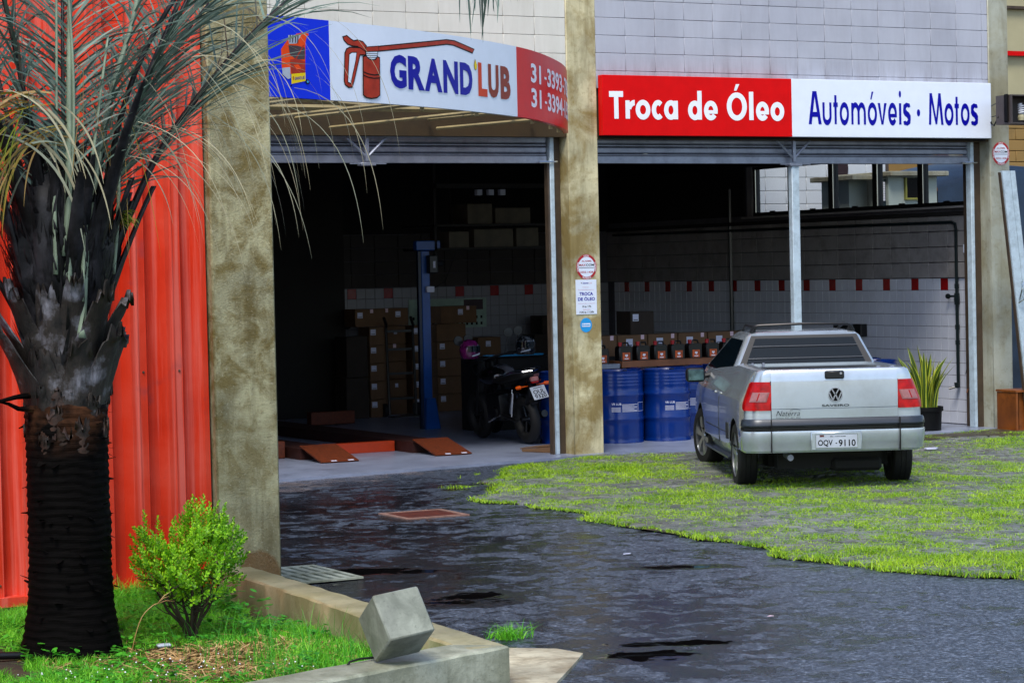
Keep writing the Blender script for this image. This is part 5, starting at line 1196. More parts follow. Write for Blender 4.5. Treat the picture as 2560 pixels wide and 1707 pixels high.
q = MB(); q.box(-.60, .60, -.60, .70, .63, 1.06); q.box(-.55, .62, -.2, 3.3, .2, .45); q.box(-.5, .5, -.5, 3.0, .2, .5); q.tube([(-.55, 0, .3), (.55, 0, .3)], .05, 8); q.bbox(.02, .5, -.55, -.05, .17, .3, .03); q.build('underbody', M['under'], pk)
q = MB(); q.box(-.6, .6, -.6, .74, 1.11, 1.135); q.build('bed_cover', M['plastic'], pk)
# mudguard rims
for sx in (-1, 1):
    for yc in (0, 2.74):
        q = MB(); q.lathe([(.353, -.20), (.362, -.20), (.362, .008), (.353, .004)], 40, (sx*.845, yc, .315), 'x', close=True) if sx > 0 else q.lathe([(.353, -.008), (.362, -.008), (.362, .20), (.353, .20)], 40, (sx*.845, yc, .315), 'x', close=True)
        q.v = [(x, y, max(z, .40)) for x, y, z in q.v]; q.build('wheel_arch', M['plastic'], pk)
# tailgate
q = MB(); rows = []
def rear_y(x): return -.815-.018*math.cos(min(1, abs(x)/.7)*math.pi/2)
tg = []
zs = [(.70, 0), (.705, .014), (.79, .016), (.797, .008), (.80, .016), (.93, .018), (1.055, .014), (1.062, .004), (1.14, -.006), (1.162, -.02), (1.168, -.05)]
for z, o in zs: tg.append([(x, rear_y(x)-o-.004, z) for x in np.linspace(-.602, .602, 13)])
q.grid(tg); 
rim_ = [tg[0], [(x, y+.06, z) for x, y, z in tg[0]]]; q.grid(rim_); q.grid([tg[-1], [(x, y+.05, z-.002) for x, y, z in tg[-1]]])
for s_ in (0, -1): q.grid([[r[s_] for r in tg], [(r[s_][0], r[s_][1]+.06, r[s_][2]) for r in tg]])
tgo = q.build('tailgate', M['paint'], pk, smooth=30)
q = MB(); q.box(-.607, .607, -.822, -.80, .695, 1.06); q.build('tailgate_gap', M['under'], pk)
q = MB(); q.bbox(-.09, .095, -.856, -.80, 1.072, 1.15, .012); hd = q.build('handle', M['plastic'], tgo, smooth=True)
q = MB(); q.lathe([(.014, 0), (.012, -.006), (.0001, -.006)], 12, (.06, -.857, 1.125), 'y'); q.build('lock', M['chrome'], tgo)
def tgt(body_, x0, x1, z0, z1, mt, o=.02, sh=0): q = MB(); text_on(q, body_, x0, x1, z0, z1, lambda x, z: (x, rear_y(x)-.0245, z), offset=o, shear=sh); return q.build('letters', mt, tgo, fix=False)
tgt('SAVEIRO', -.125, .135, .79+.022, .79+.044, M['ink'], .02)
tgt('Naterra', -.56, -.335, .733, .782, M['ink'], -.01, .35); tgt('Turismo  4x4   2011 2012', -.565, -.33, .712, .720, M['ink'], .01)
q = MB(); ls = [(-.43, .782), (-.40, .793), (-.36, .794), (-.33, .786)]; q.tube([(x, -.853, z) for x, z in ls], .0016, 4); q.build('flourish', M['ink'], tgo)
# round badge
bx_, bz_ = .005, .925; yb_ = -.857
q = MB(); q.lathe([(.060, 0), (.060, -.006), (.068, -.006), (.068, 0)], 36, (bx_, yb_, bz_), 'y', close=True)
def bs(a, b, d_=.012): 
    a = Vector((bx_+a[0], yb_-.004, bz_+a[1])); b = Vector((bx_+b[0], yb_-.004, bz_+b[1])); n_ = (b-a).cross(Vector((0, 1, 0))).normalized()*d_/2
    return q.add([a-n_, a+n_, b+n_, b-n_], [(0, 1, 2, 3)])
bs((-.033, .053), (-.006, .006)); bs((.033, .053), (.006, .006)); bs((-.056, .02), (-.026, -.052)); bs((.056, .02), (.026, -.052)); bs((-.024, -.052), (-.002, .0)); bs((.024, -.052), (.002, .0))
q.build('badge', M['chrome'], tgo, fix=False)
q = MB(); q.lathe([(.0001, 0), (.061, 0)], 36, (bx_, yb_-.001, bz_), 'y'); q.build('badge_disc', M['ink'], tgo)
# corner path at height z
def bpath(z, off):
    for (za, wa, ya, _), (zb, wb, yb, _) in zip(lv[:-1], lv[1:]):
        if za <= z <= zb: t = (z-za)/(zb-za); w_ = wa+(wb-wa)*t; yr = ya+(yb-ya)*t; break
    rr = .15
    def f(sv, off=off):
        off = off*min(1, max(.12, (sv+.28)/.42))   # sv: 0 at corner centre line; negative along the side, positive along the rear
        L = rr*math.pi/2*.9
        if sv < 0: return (-(w_+off+.006), yr+rr*.8-sv)
        if sv < L: a = R_(180+90*sv/L); return (-w_+rr+(rr+off)*math.cos(a), yr+rr*.8+(rr*.8+off)*math.sin(a))
        x = -w_+rr+(sv-L); return (x, min(yr-off, yr-.018*math.sin(math.pi*min(1, max(0, (x+w_-rr)/(2*w_-2*rr))))-off))
    return f
def wrap(name, mt, s0, s1, z0, z1, off, parent, mirror=False, ns=10, nz=6, rnd=.0, thick=.02):
    rows = []
    for i in range(ns+1):
        col = []
        for j in range(nz+1):
            u_ = i/ns; v = j/nz; s = s0+(s1-s0)*u_; z = z0+(z1-z0)*v
            if rnd: 
                e = max(0, 1-u_*(s1-s0)/rnd); z = (z0+z1)/2+(z-(z0+z1)/2)*(1-.12*e*e)
                e2 = max(0, 1-v*(z1-z0)/rnd) + max(0, 1-(1-v)*(z1-z0)/rnd); s = s+(s1-s)*.10*e2*(1-u_)
            x, y = bpath(z, off)(s); col.append((-x if mirror else x, y, z))
        rows.append(col)
    q = MB(); q.grid(rows); 
    inner = lambda c: [(x*(1-thick/abs(x)) if abs(x) > .01 else x, y+thick*.6, z) for x, y, z in c]
    q.grid([rows[0], inner(rows[0])]); q.grid([rows[-1], inner(rows[-1])]); q.grid([[r[0] for r in rows], inner([r[0] for r in rows])]); q.grid([[r[-1] for r in rows], inner([r[-1] for r in rows])])
    return q.build(name, mt, parent, smooth=40)
for mir in (False, True):
    tl = wrap('taillight', M['taillens'], -.05, .285, .785, 1.055, .020, pk, mir, 12, 8, .07)
    wrap('lens_frame', M['clearlens'], .10, .235, .868, .958, .026, tl, mir, 6, 4); wrap('clear_lens', M['clearlens'], .108, .228, .877, .950, .029, tl, mir, 6, 4); wrap('lens_divider', M['taillens'], .158, .166, .877, .950, .031, tl, mir, 2, 2)
# bumper: profile swept round the rear
def bumper(name, mt, prof, s_lo=-.32):
    rows = []
    ss = list(np.linspace(s_lo, 0, 5))+list(np.linspace(.03, .22, 8))+list(np.linspace(.3, .75, 4)); ss = [s for s in ss]
    half = []
    for s in ss: half.append([(bpath(z, o)(s)[0], bpath(z, o)(s)[1], z) for o, z in prof])
    other = [[(-x, y, z) for x, y, z in c] for c in reversed(half)]
    q = MB(); q.grid(half+other); return q.build(name, mt, pk, smooth=35)
bumper('bumper', M['paint'], [(-.03, .385), (.01, .378), (.034, .40), (.042, .47), (.046, .48), (.050, .575), (.046, .588), (.012, .592)])
bumper('bumper_strip', M['plastic'], [(.012, .593), (.034, .596), (.034, .625), (.012, .628)], -.02)
bumper('bumper_step', M['greyplastic'], [(.012, .630), (.044, .632), (.050, .645), (.038, .690), (.028, .702), (-.02, .706)], .0)
q = MB()
for sx in (-1, 1): q.box(sx*.612-.002, sx*.612+.002, -.905, -.80, .39, .70)
q.build('panel_gap', M['under'], pk)
# licence plate
pl_ = MB(); pl_.bbox(-.243, .243, -.905, -.888, .402, .578, .01); pr = pl_.build('plate_recess', M['paint'], pk, smooth=True)
q = MB(); q.bbox(-.20, .20, -.912, -.905, .425, .557, .004); lpn = q.build('licence_plate', M['printgrey'], pk)
q = MB()
for a in ((-.20, .20, .425, .429), (-.20, .20, .553, .557), (-.20, -.196, .429, .553), (.196, .20, .429, .553)): q.box(a[0], a[1], -.914, -.9122, a[2], a[3])
q.build('plate_rim', M['chrome'], lpn)
def lt(b_, x0, x1, z0, z1, o): q = MB(); text_on(q, b_, x0, x1, z0, z1, lambda x, z: (x, -.9132, z), offset=o); q.build('letters', M['ink'], lpn, fix=False)
lt('OQV', -.178, -.038, .437, .502, .02); lt('·', -.012, .004, .463, .474, .02); lt('9110', .018, .18, .437, .502, .02); lt('MG - CONTAGEM', -.06, .085, .528, .538, .02)
q = MB(); q.box(-.16, -.12, -.9135, -.9122, .53, .548); q.build('plate_seal', M['rustlid'], lpn)
# cab
def rrect(hw, y0, y1, r, n=5):
    pts = []
    for cx, cy, a0 in ((-hw+r, y0+r, 180), (hw-r, y0+r, 270), (hw-r, y1-r, 0), (-hw+r, y1-r, 90)):
        for i in range(n): a = R_(a0+90*i/(n-1)); pts.append((cx+r*math.cos(a), cy+r*math.sin(a)))
    return pts
q = MB(); q.loft([[(x, y, z) for x, y in rrect(*a)] for z, a in ((1.0, (.765, .745, 3.12, .07)), (1.06, (.755, .75, 3.0, .07)), (1.43, (.585, .90, 2.02, .09)), (1.465, (.545, .94, 1.93, .10)), (1.482, (.48, 1.02, 1.85, .10)))])
cb = q.build('cab', M['paint'], pk, smooth=34)
def cabpt(u, z, face):
    """point on the flat cab faces between z 1.06 and 1.43; u in -1..1"""
    t = (z-1.06)/.37; hw = .755+(.585-.755)*t; y0 = .75+.15*t; y1 = 3.0-.98*t
    if face == 'rear': return (u*(hw-.055), y0-.006, z)
    if face == 'front': return (u*(hw-.06), y1+.006, z)
    sx = -1 if face == 'left' else 1; return (sx*(hw+.006), y0+.09+(y1-.12-y0-.09)*u, z)
q = MB(); q.grid([[Vector(cabpt(u*1.03, z, 'rear'))+Vector((0, 0, 0)) for u in (-1, 1)] for z in (1.045, 1.445)]); q.build('rear_window_frame', M['plastic'], pk)
rw_ = MB(); rw_.grid([[Vector(cabpt(u*.93, z, 'rear'))+Vector((0, -.006, 0)) for u in np.linspace(-1, 1, 7)] for z in np.linspace(1.085, 1.415, 5)]); rwo = rw_.build('rear_window', M['carglass'], pk, smooth='all')
for z_ in (1.215, 1.335): q = MB(); q.tube([Vector(cabpt(u, z_, 'rear'))+Vector((0, -.014, 0)) for u in (-.93, .93)], .006, 6); q.build('guard_bar', M['greyplastic'], rwo)
for sd_ in ('left', 'right'):
    q = MB(); q.grid([[cabpt(u, z, sd_) for u in u_] for z, u_ in ((1.075, (.04, .5, .985)), (1.25, (.03, .5, .975)), (1.40, (.05, .5, .94)))]); q.build('side_window', M['carglass'], pk)
q = MB(); q.grid([[cabpt(u, z, 'front') for u in (-1, 1)] for z in (1.08, 1.40)]); q.build('windscreen', M['carglass'], pk)
q = MB(); q.box(-.62, .62, .86, 1.05, 1.0, 1.12); q.bbox(-.55, -.15, 1.3, 1.42, .9, 1.3, .03); q.bbox(.15, .55, 1.3, 1.42, .9, 1.3, .03); q.build('cab_interior', M['under'], pk)
# door lines, handle, side moulding
q = MB()
for yy_ in (1.12,): q.tube([(-.857, yy_+.0, .36), (-.861, yy_, .6), (-.853, yy_, .82), (-.80, yy_, .97), (-.775, yy_-.02, 1.03)], .004, 4)
q.tube([(-.857, .45, .50), (-.861, 1.5, .50), (-.861, 2.2, .50)], .004, 4)
q.build('door_gap', M['under'], pk)
q = MB(); q.bbox(-.885, -.855, 1.22, 1.38, .86, .885, .006); q.build('door_handle', M['chrome'], pk, smooth=True)
q = MB(); q.bbox(-.872, -.848, .42, .50, .44, .60, .004); q.build('fuel_flap', M['plastic'], pk)
q = MB(); q.bbox(-.862, .862, .45, 2.3, .235, .27, .01); q.build('sill', M['greyplastic'], pk)
# mirror
for sx in (-1, 1):
    mr = MB(); mr.bbox(sx*.95-.105, sx*.95+.105, 2.28, 2.40, .92, 1.075, .05, seg=3); mo = mr.build('mirror', M['plastic'], pk, smooth=True)
    q = MB(); q.bbox(sx*.95-.085, sx*.95+.085, 2.272, 2.285, .938, 1.057, .005); q.build('mirror_glass', M['mirrorg'], mo); q = MB(); q.tube([(sx*.88, 2.34, .98), (sx*.76, 2.36, 1.0)], .03, 6); q.build('mirror_arm', M['plastic'], mo)
# roof rack and hooks
q = MB(); q.tube([(-.53, 1.0, 1.475), (-.50, .98, 1.53), (-.46, .97, 1.545), (0, .965, 1.555), (.46, .97, 1.545), (.50, .98, 1.53), (.53, 1.0, 1.475)], .014, 8)
for sx in (-1, 1): q.tube([(sx*.50, .98, 1.53), (sx*.51, 1.5, 1.54), (sx*.5, 1.8, 1.47)], .014, 8); q.prism([(1.0, 1.46), (1.16, 1.475), (1.02, 1.53), (.98, 1.53)], sx*.50-.02, sx*.50+.02, lambda a, b, h: (h, a, b))
q.build('roof_rack', M['plastic'], pk, smooth=True)
q = MB()
for x_ in (-.66, -.56, -.45): q.bbox(x_-.012, x_+.012, .68, .70, 1.13, 1.175, .003)
for x_ in (.45, .58): q.bbox(x_-.02, x_+.02, -.70, -.68, 1.165, 1.18, .003)
q.build('cover_hook', M['steel'], pk)
q = MB(); q.tube([(-.42, -.78, .33), (-.42, -.5, .34)], .03, 12); q.build('exhaust', M['steel'], pk, smooth=True)
# wheels
wh = MB(); wh.lathe([(.215, -.095), (.25, -.098), (.295, -.092), (.308, -.075), (.312, -.03), (.308, -.028), (.308, -.02), (.312, -.018), (.312, .018), (.308, .02), (.308, .028), (.312, .03), (.308, .075), (.295, .092), (.25, .098), (.215, .095)], 40, (0, 0, 0), 'x', close=True)
wheel = bpy.data.objects.new('wheel', None); COL.objects.link(wheel); wheel.parent = pk
wh.build('tyre', M['rubber'], wheel, smooth=30)
q = MB(); q.lathe([(.214, -.09), (.222, -.09), (.222, .09), (.214, .09)], 40, (0, 0, 0), 'x', close=True); q.lathe([(.0001, -.055), (.05, -.055), (.055, -.07), (.045, -.082), (.0001, -.084)], 20, (0, 0, 0), 'x')
for k in range(6):
    a = R_(60*k+15); ca, sa = math.cos(a), math.sin(a); tn = (-sa, ca)
    def pt(r, w_, d): return (d, ca*r+tn[0]*w_, sa*r+tn[1]*w_)
    q.add([pt(.04, -.020, -.078), pt(.04, .020, -.078), pt(.13, .030, -.086), pt(.215, .045, -.082), pt(.215, -.045, -.082), pt(.13, -.030, -.086), pt(.04, -.02, -.05), pt(.04, .02, -.05), pt(.13, .03, -.055), pt(.215, .045, -.05), pt(.215, -.045, -.05), pt(.13, -.03, -.055)],
          [(0, 1, 2, 5), (5, 2, 3, 4), (1, 7, 8, 2), (2, 8, 9, 3), (0, 5, 11, 6), (5, 4, 10, 11)])
q.build('rim', M['rim'], wheel, smooth=30); q = MB(); q.lathe([(.0001, -.02), (.21, -.02)], 24, (0, 0, 0), 'x'); q.build('brake_disc', M['under'], wheel)
wheel.location = (-.755, 0, .312)
for (x, y, rz) in ((.755, 0, 180), (-.755, 2.74, 12), (.755, 2.74, 192)): c = dup_tree(wheel, pk); c.location = (x, y, .312); c.rotation_euler = (0, 0, R_(rz))

# ---------------------------------------------------------------- motorbikes
M['tank'] = plain('black_gloss_paint', '#0a0a0c', .15, coat=.8); M['amber'] = plain('amber_lens', '#e85a08', .2)
def motorbike(loc, rz, label, paint, plate):
    t = thing('motorbike', label, 'motorbike', loc, rz); t.rotation_euler = (0, R_(-7), rz)
    wl = bpy.data.objects.new('wheel', None); COL.objects.link(wl); wl.parent = t; wl.location = (0, 0, .31)
    q = MB(); q.lathe([(.235+.065*math.cos(a)*1.0, .062*math.sin(a)) for a in [R_(30*k) for k in range(12)]], 40, (0, 0, 0), 'x', close=True); q.build('tyre', M['rubber'], wl, smooth='all')
    q = MB(); q.lathe([(.20, -.03), (.215, -.03), (.215, .03), (.20, .03)], 32, (0, 0, 0), 'x', close=True)
    for k in range(5): a = R_(72*k); q.tube([(0, .03*math.cos(a), .03*math.sin(a)), (0, .205*math.cos(a), .205*math.sin(a))], .012, 5)
    q.tube([(-.07, 0, 0), (.07, 0, 0)], .03, 10); q.build('rim', M['plastic'], wl)
    w2_ = dup_tree(wl, t); w2_.location = (0, 1.32, .31)
    q = MB(); q.tube([(-.05, 1.32, .31), (-.05, 1.02, 1.0)], .022, 8); q.tube([(.05, 1.32, .31), (.05, 1.02, 1.0)], .022, 8); q.tube([(.13, 0, .31), (.1, .45, .36), (.08, .6, .4)], .025, 6); q.tube([(-.13, 0, .31), (-.1, .45, .36), (-.08, .6, .4)], .025, 6)
    q.tube([(0, 1.03, .92), (0, .75, .5), (0, .5, .4)], .025, 8); q.tube([(0, .55, .42), (0, .3, .7), (0, -.15, .82)], .02, 8); q.build('frame', M['plastic'], t, smooth=True)
    q = MB(); q.bbox(-.13, .13, .45, .85, .28, .62, .05, seg=2); q.lathe([(.09, -.16), (.09, .16)], 14, (0, .6, .38), 'x'); q.build('engine', M['plastic'], t, smooth=True)
    q = MB(); q.lathe([(.0001, .55), (.08, .57), (.125, .66), (.145, .8), (.13, .94), (.08, 1.0), (.0001, 1.02)], 18, (0, 0, 0), 'y', Matrix.Translation((0, 0, .82)) @ Matrix.Scale(.85, 4, (0, 0, 1))); q.build('tank', paint, t, smooth='all')
    q = MB(); q.loft([[(x*w_, y, z+dz) for x, dz in ((-1, -.02), (-.6, .03), (0, .045), (.6, .03), (1, -.02), (.7, -.05), (-.7, -.05))] for y, w_, z in ((.62, .10, .80), (.4, .12, .79), (.15, .125, .83), (-.1, .10, .86), (-.22, .06, .88))]); q.build('seat', M['rubber'], t, smooth='all')
    q = MB(); q.prism([(.1, .74), (-.05, .76), (-.30, .84), (-.34, .80), (-.12, .70), (.08, .66)], -.10, .10, lambda a, b, h: (h, a, b)); q.build('tail_fairing', paint, t)
    q = MB(); q.tube([(-.11, .25, .86), (-.12, .0, .90), (-.10, -.26, .92), (0, -.32, .92), (.10, -.26, .92), (.12, 0, .90), (.11, .25, .86)], .012, 6); q.build('grab_rail', M['chrome'], t, smooth=True)
    q = MB(); q.bbox(-.05, .05, -.38, -.32, .79, .85, .012); q.build('tail_light', M['clearlens'], t); q = MB(); q.bbox(-.045, .045, -.385, -.33, .775, .79, .004); q.build('red_reflector', M['taillens'], t)
    for sx in (-1, 1): q = MB(); q.tube([(sx*.06, -.27, .74), (sx*.16, -.28, .74)], .009, 6); q.lathe([(.012, sx*.15), (.026, sx*.17), (.022, sx*.22), (.0001, sx*.235)], 10, (0, -.28, .74), 'x'); q.build('indicator', M['amber'], t, smooth=True)
    q = MB(); q.prism([(-.12, .52), (-.30, .74), (-.33, .74), (-.2, .50)], -.06, .06, lambda a, b, h: (h, a, b)); q.tube([(0, .35, .6), (0, .1, .66), (0, -.12, .62), (0, -.28, .52)], .05, 8, flat=.4); q.build('mudguard', M['plastic'], t)
    if plate:
        po_ = MB(); po_.bbox(-.10, .10, -.004, .004, -.085, .085, .003); p0 = po_.build('licence_plate', M['printgrey'], t); p0.location = (.02, -.40, .655); p0.rotation_euler = (R_(-28), R_(-3), 0)
        for b_, z0 in (('OUL', -.015), ('9320', -.075)): q = MB(); text_on(q, b_, -.078, .078, z0, z0+.055, lambda x, z: (x, -.0058, z), offset=.02); q.build('letters', M['ink'], p0, fix=False)
        q = MB(); q.box(-.06, .06, -.0062, -.0045, .06, .068); q.build('plate_heading', M['ink'], p0)
    for sx in (-1, 1): q = MB(); q.tube([(sx*.14, .12, .40), (sx*.135, .02, .66)], .024, 8); q.tube([(sx*.14, .12, .36), (sx*.135, .02, .70)], .010, 6); q.build('shock', M['chrome' if sx < 0 else 'plastic'], t, smooth=True)
    q = MB(); q.tube([(.15, .5, .3), (.17, .2, .30), (.18, -.15, .36)], [.03, .045, .045], 10); q.build('exhaust', M['plastic'], t, smooth=True)
    q = MB(); q.tube([(-.36, .86, 1.05), (-.2, .95, 1.06), (0, 1.0, 1.02), (.2, .95, 1.06), (.36, .86, 1.05)], .014, 6); q.lathe([(.0001, 1.10), (.07, 1.10), (.09, 1.16), (.07, 1.22), (.0001, 1.23)], 16, (0, 0, .9), 'y'); q.build('handlebar', M['plastic'], t, smooth=True)
    for sx in (-1, 1): q = MB(); q.tube([(sx*.26, .92, 1.06), (sx*.32, .94, 1.2), (sx*.34, .93, 1.27)], .007, 5); q.lathe([(.0001, -.01), (.06, -.008), (.06, .008), (.0001, .01)], 16, (sx*.35, .93, 1.32), 'y'); q.build('mirror', M['plastic'], t, smooth=True)
    q = MB(); q.tube([(-.12, .5, .35), (-.28, .5, .3)], .012, 6); q.build('foot_peg', M['chrome'], t, smooth=True)
    return t
motorbike((14.10, 25.80, .03), R_(-2), 'black motorbike with a white licence plate behind the shutter guide', M['tank'], True)
motorbike((14.55, 26.5, .03), R_(-6), 'darker second motorbike mostly hidden behind the middle pillar', plain('dull_grey_bike_paint', '#5c5a60', .25, coat=.5), False)
def helmet(loc, rz, label, mt):
    t = thing('helmet', label, 'helmet', loc, rz)
    q = MB(); q.lathe([(.10, -.11), (.125, -.06), (.13, 0), (.12, .06), (.085, .11), (.04, .13), (.0001, .135)], 20); q.build('shell', mt, t, smooth='all')
    q = MB(); q.grid([[(.135*math.sin(a), -.135*math.cos(a), z) for a in np.linspace(-1.0, 1.0, 9)] for z in (-.02, .02, .055)]); q.build('visor', M['carglass'], t, smooth='all')
    q = MB(); q.tube([(.132*math.sin(a), -.134*math.cos(a), -.055+.03*a) for a in np.linspace(-.6, .3, 6)], .010, 6); q.build('stripe', M['printgrey'], t, smooth=True)
M['pinkhelmet'] = plain('pink_black_helmet', '#8a2470', .15, var=.5, nscale=9, coat=.6, dark='#050406', damt=1.0, dscale=5)
helmet((13.75, 26.68, 1.18), R_(20), 'pink and black helmet hanging on the motorbike handlebar', M['pinkhelmet'])
helmet((14.34, 26.3, 1.22), R_(-20), 'dark helmet with silver marks just left of the middle pillar', plain('black_silver_helmet', '#101216', .15, var=.4, coat=.7, dark='#9aa0a8', damt=.5, dscale=14))
# ---------------------------------------------------------------- palm
PX, PY = 4.135, 12.95
pm = thing('palm_tree', 'thick black trunked palm standing in the grass before the red wall', 'palm', (PX, PY, 0))
prof = []
zz = -.05
def tr(z):
    pts = [(-.05, .315), (.06, .295), (.18, .262), (.35, .238), (.6, .226), (1.0, .222), (1.3, .226), (1.45, .228), (1.62, .19)]
    for (a, ra), (b, rb) in zip(pts[:-1], pts[1:]):
        if a <= z <= b: return ra+(rb-ra)*(z-a)/(b-a)
    return pts[-1][1]
q = MB(); nA = 72; rows = []
zs = np.arange(-.05, 1.62, .011)
ph = 0
for z in zs:
    ring = []
    for j in range(nA):
        a = 2*math.pi*j/nA
        zz = z + .016*math.sin(a+1)+.010*(float(vnoise(np.array([a*2.2]), np.array([z*4.]), 1, 13)[0])-.5)*3
        p = (zz/.045) % 1.0; saw = (1-p)*.010 if p > .15 else p*.056
        nse = (float(vnoise(np.array([a*6.]), np.array([z*22.]), 1, 3)[0])-.5)*.007 + (float(vnoise(np.array([a*2.]), np.array([z*5.]), 1, 5)[0])-.5)*.014
        r = tr(z)+saw+nse; ring.append((r*math.cos(a), r*math.sin(a), z))
    rows.append(ring)
q.loft(rows, cap=False); q.build('trunk', M['trunk'], pm, smooth='all', fix=False)
# torn fibre scraps on the trunk edge
q = MB()
for k in range(110):
    a = random.uniform(0, 6.28); z = random.uniform(.1, 1.6); r = tr(z)+.005; c = Vector((r*math.cos(a), r*math.sin(a), z)); o = Vector((math.cos(a), math.sin(a), random.uniform(-.6, .4)))*random.uniform(.012, .04); s_ = Vector((-math.sin(a), math.cos(a), random.uniform(-.4, .4)))*random.uniform(.01, .025)
    q.add([c-s_, c+s_, c+o+s_*.3, c+o*1.1-s_*.5], [(0, 1, 2, 3)])
for pts in ([(-.2, -.05, 1.54), (-.32, -.12, 1.535), (-.43, -.15, 1.515), (-.5, -.16, 1.50)], [(-.2, -.08, 1.46), (-.30, -.1, 1.47), (-.36, -.12, 1.50), (-.44, -.14, 1.52)]): q.tube([(a, b, c) for a, b, c in pts], [.022, .014, .01, .003], 6)
o = q.build('bark_scraps', M['trunk'], pm, fix=False); o['kind'] = 'stuff'
# leaf bases: overlapping boat shaped sheaths
def boot(a, z0, L, w0, w1, flare, mt, tip='torn', r0=None):
    """sheath hugging the trunk at z0 and leaning outwards; a azimuth"""
    q = MB(); n = 12; m_ = 8; rows = []; d = Vector((math.cos(a), math.sin(a), 0)); s_ = Vector((-math.sin(a), math.cos(a), 0)); back = []
    r0 = r0 or tr(min(z0, 1.6))*.95
    for i in range(n+1):
        t = i/n; out = r0+flare*L*(t**1.35); z = z0+L*(t-.12*t*t*flare)
        w_ = w0*(1-t)**1.1+w1*(1-(1-t)**1.1)+.05*w0*math.sin(t*9); row = []; rb = []
        for j in range(m_+1):
            u_ = j/m_*2-1; hug = (u_*u_)*w_*.55*(1-.5*t); jag = 0
            if tip == 'torn' and i >= n-1: jag = random.uniform(-.05, .045)
            p = d*(out-hug)+s_*(u_*w_)+Vector((0, 0, z+jag+ (abs(u_))*.02*(1-t))); row.append(p + d*random.uniform(-.003, .003)); rb.append(p-d*(.030*(1-abs(u_)*.7)))
        rows.append(row); back.append(rb)
    q.grid(rows); q.grid(back); q.grid([rows[-1], back[-1]]); q.grid([[r[0] for r in rows], [r[0] for r in back]]); q.grid([[r[-1] for r in rows], [r[-1] for r in back]])
    return q.build('leaf_base', mt, pm, smooth='all', fix=False)
AV = math.atan2(-.88, -.47)  # direction back to the viewer
for (da, z0, L, w0, w1, fl) in ((-62, 1.42, .66, .17, .055, .36), (-24, 1.40, .46, .16, .06, .12), (12, 1.43, .30, .13, .10, .04), (30, 1.40, .52, .14, .05, .20), (66, 1.42, .60, .17, .05, .30), (100, 1.42, .55, .16, .05, .3), (-100, 1.42, .55, .16, .05, .3),
        (-78, 1.62, .55, .14, .06, .42), (-44, 1.66, .62, .13, .05, .30), (-8, 1.62, .62, .12, .05, .16), (48, 1.64, .62, .13, .045, .38), (80, 1.66, .52, .13, .06, .42), (22, 1.74, .56, .11, .04, .28), (140, 1.45, .6, .16, .05, .4), (180, 1.45, .6, .16, .05, .4), (220, 1.45, .6, .16, .05, .4)):
    boot(AV+R_(da), z0, L*.82, w0*1.1, w1, fl, M['boot'], r0=.222 if z0 < 1.6 else .225)
rb = random.Random(8)
M['bootb'] = plain('brown_dead_sheath', '#3a2418', .6, var=.5, nscale=14, bump=.5, bscale=60, dark='#0a0705', damt=.8, dscale=9)
for k in range(44):      # crumpled remnants where the sheaths break down into bark
    boot(rb.uniform(0, 6.283), rb.uniform(1.18, 1.44), rb.uniform(.09, .2), rb.uniform(.05, .1), rb.uniform(.02, .05), rb.uniform(.0, .2), M['bootb'] if k % 3 else M['boot'], r0=rb.uniform(.218, .228))
for k in range(26):      # thick channelled petiole bases packed round the crown
    a = 6.283*k/26+rb.uniform(-.12, .12); z0 = rb.uniform(1.62, 1.95); L = rb.uniform(.8, 1.5); fl = rb.uniform(.08, .38)
    boot(a, z0, L, rb.uniform(.09, .12), rb.uniform(.006, .012), fl, M['petdark'], r0=rb.uniform(.13, .21), tip='smooth')
# dark fibrous core
rp0 = random.Random(77)
q = MB(); rows = []
for z in np.linspace(1.45, 3.05, 34):
    ring = []
    for j in range(40):
        a = 2*math.pi*j/40; r = float(np.interp(z, [1.45, 1.7, 2.0, 2.35, 2.6, 2.85, 3.05], [.16, .19, .24, .30, .27, .17, .07])); r += (float(vnoise(np.array([a*5.]), np.array([z*3.]), 1, 3)[0])-.5)*.09; ring.append((r*math.cos(a), r*math.sin(a), z))
    rows.append(ring)
for _ in range(900):      # shaggy fibres standing off the core
    z = rp0.uniform(1.6, 2.8); a = rp0.uniform(0, 6.283); r = float(np.interp(z, [1.45, 1.7, 2.0, 2.35, 2.6, 2.85, 3.05], [.16, .19, .24, .30, .27, .17, .07]))-.01
    c = Vector((r*math.cos(a), r*math.sin(a), z)); o_ = Vector((math.cos(a), math.sin(a), 0)); t_ = Vector((-math.sin(a), math.cos(a), 0)); L = rp0.uniform(.08, .3); w_ = rp0.uniform(.004, .014)
    e = c+Vector((0, 0, L))+o_*L*rp0.uniform(.1, .5)+t_*L*rp0.uniform(-.25, .25); m2 = c.lerp(e, .5)+o_*rp0.uniform(.0, .03); q.add([c-t_*w_, c+t_*w_, m2+t_*w_*.8, e, m2-t_*w_*.8], [(0, 1, 2, 4), (4, 2, 3)])
q.loft(rows, cap=True); q.build('crown_core', M['petdark'], pm, smooth='all', fix=False)
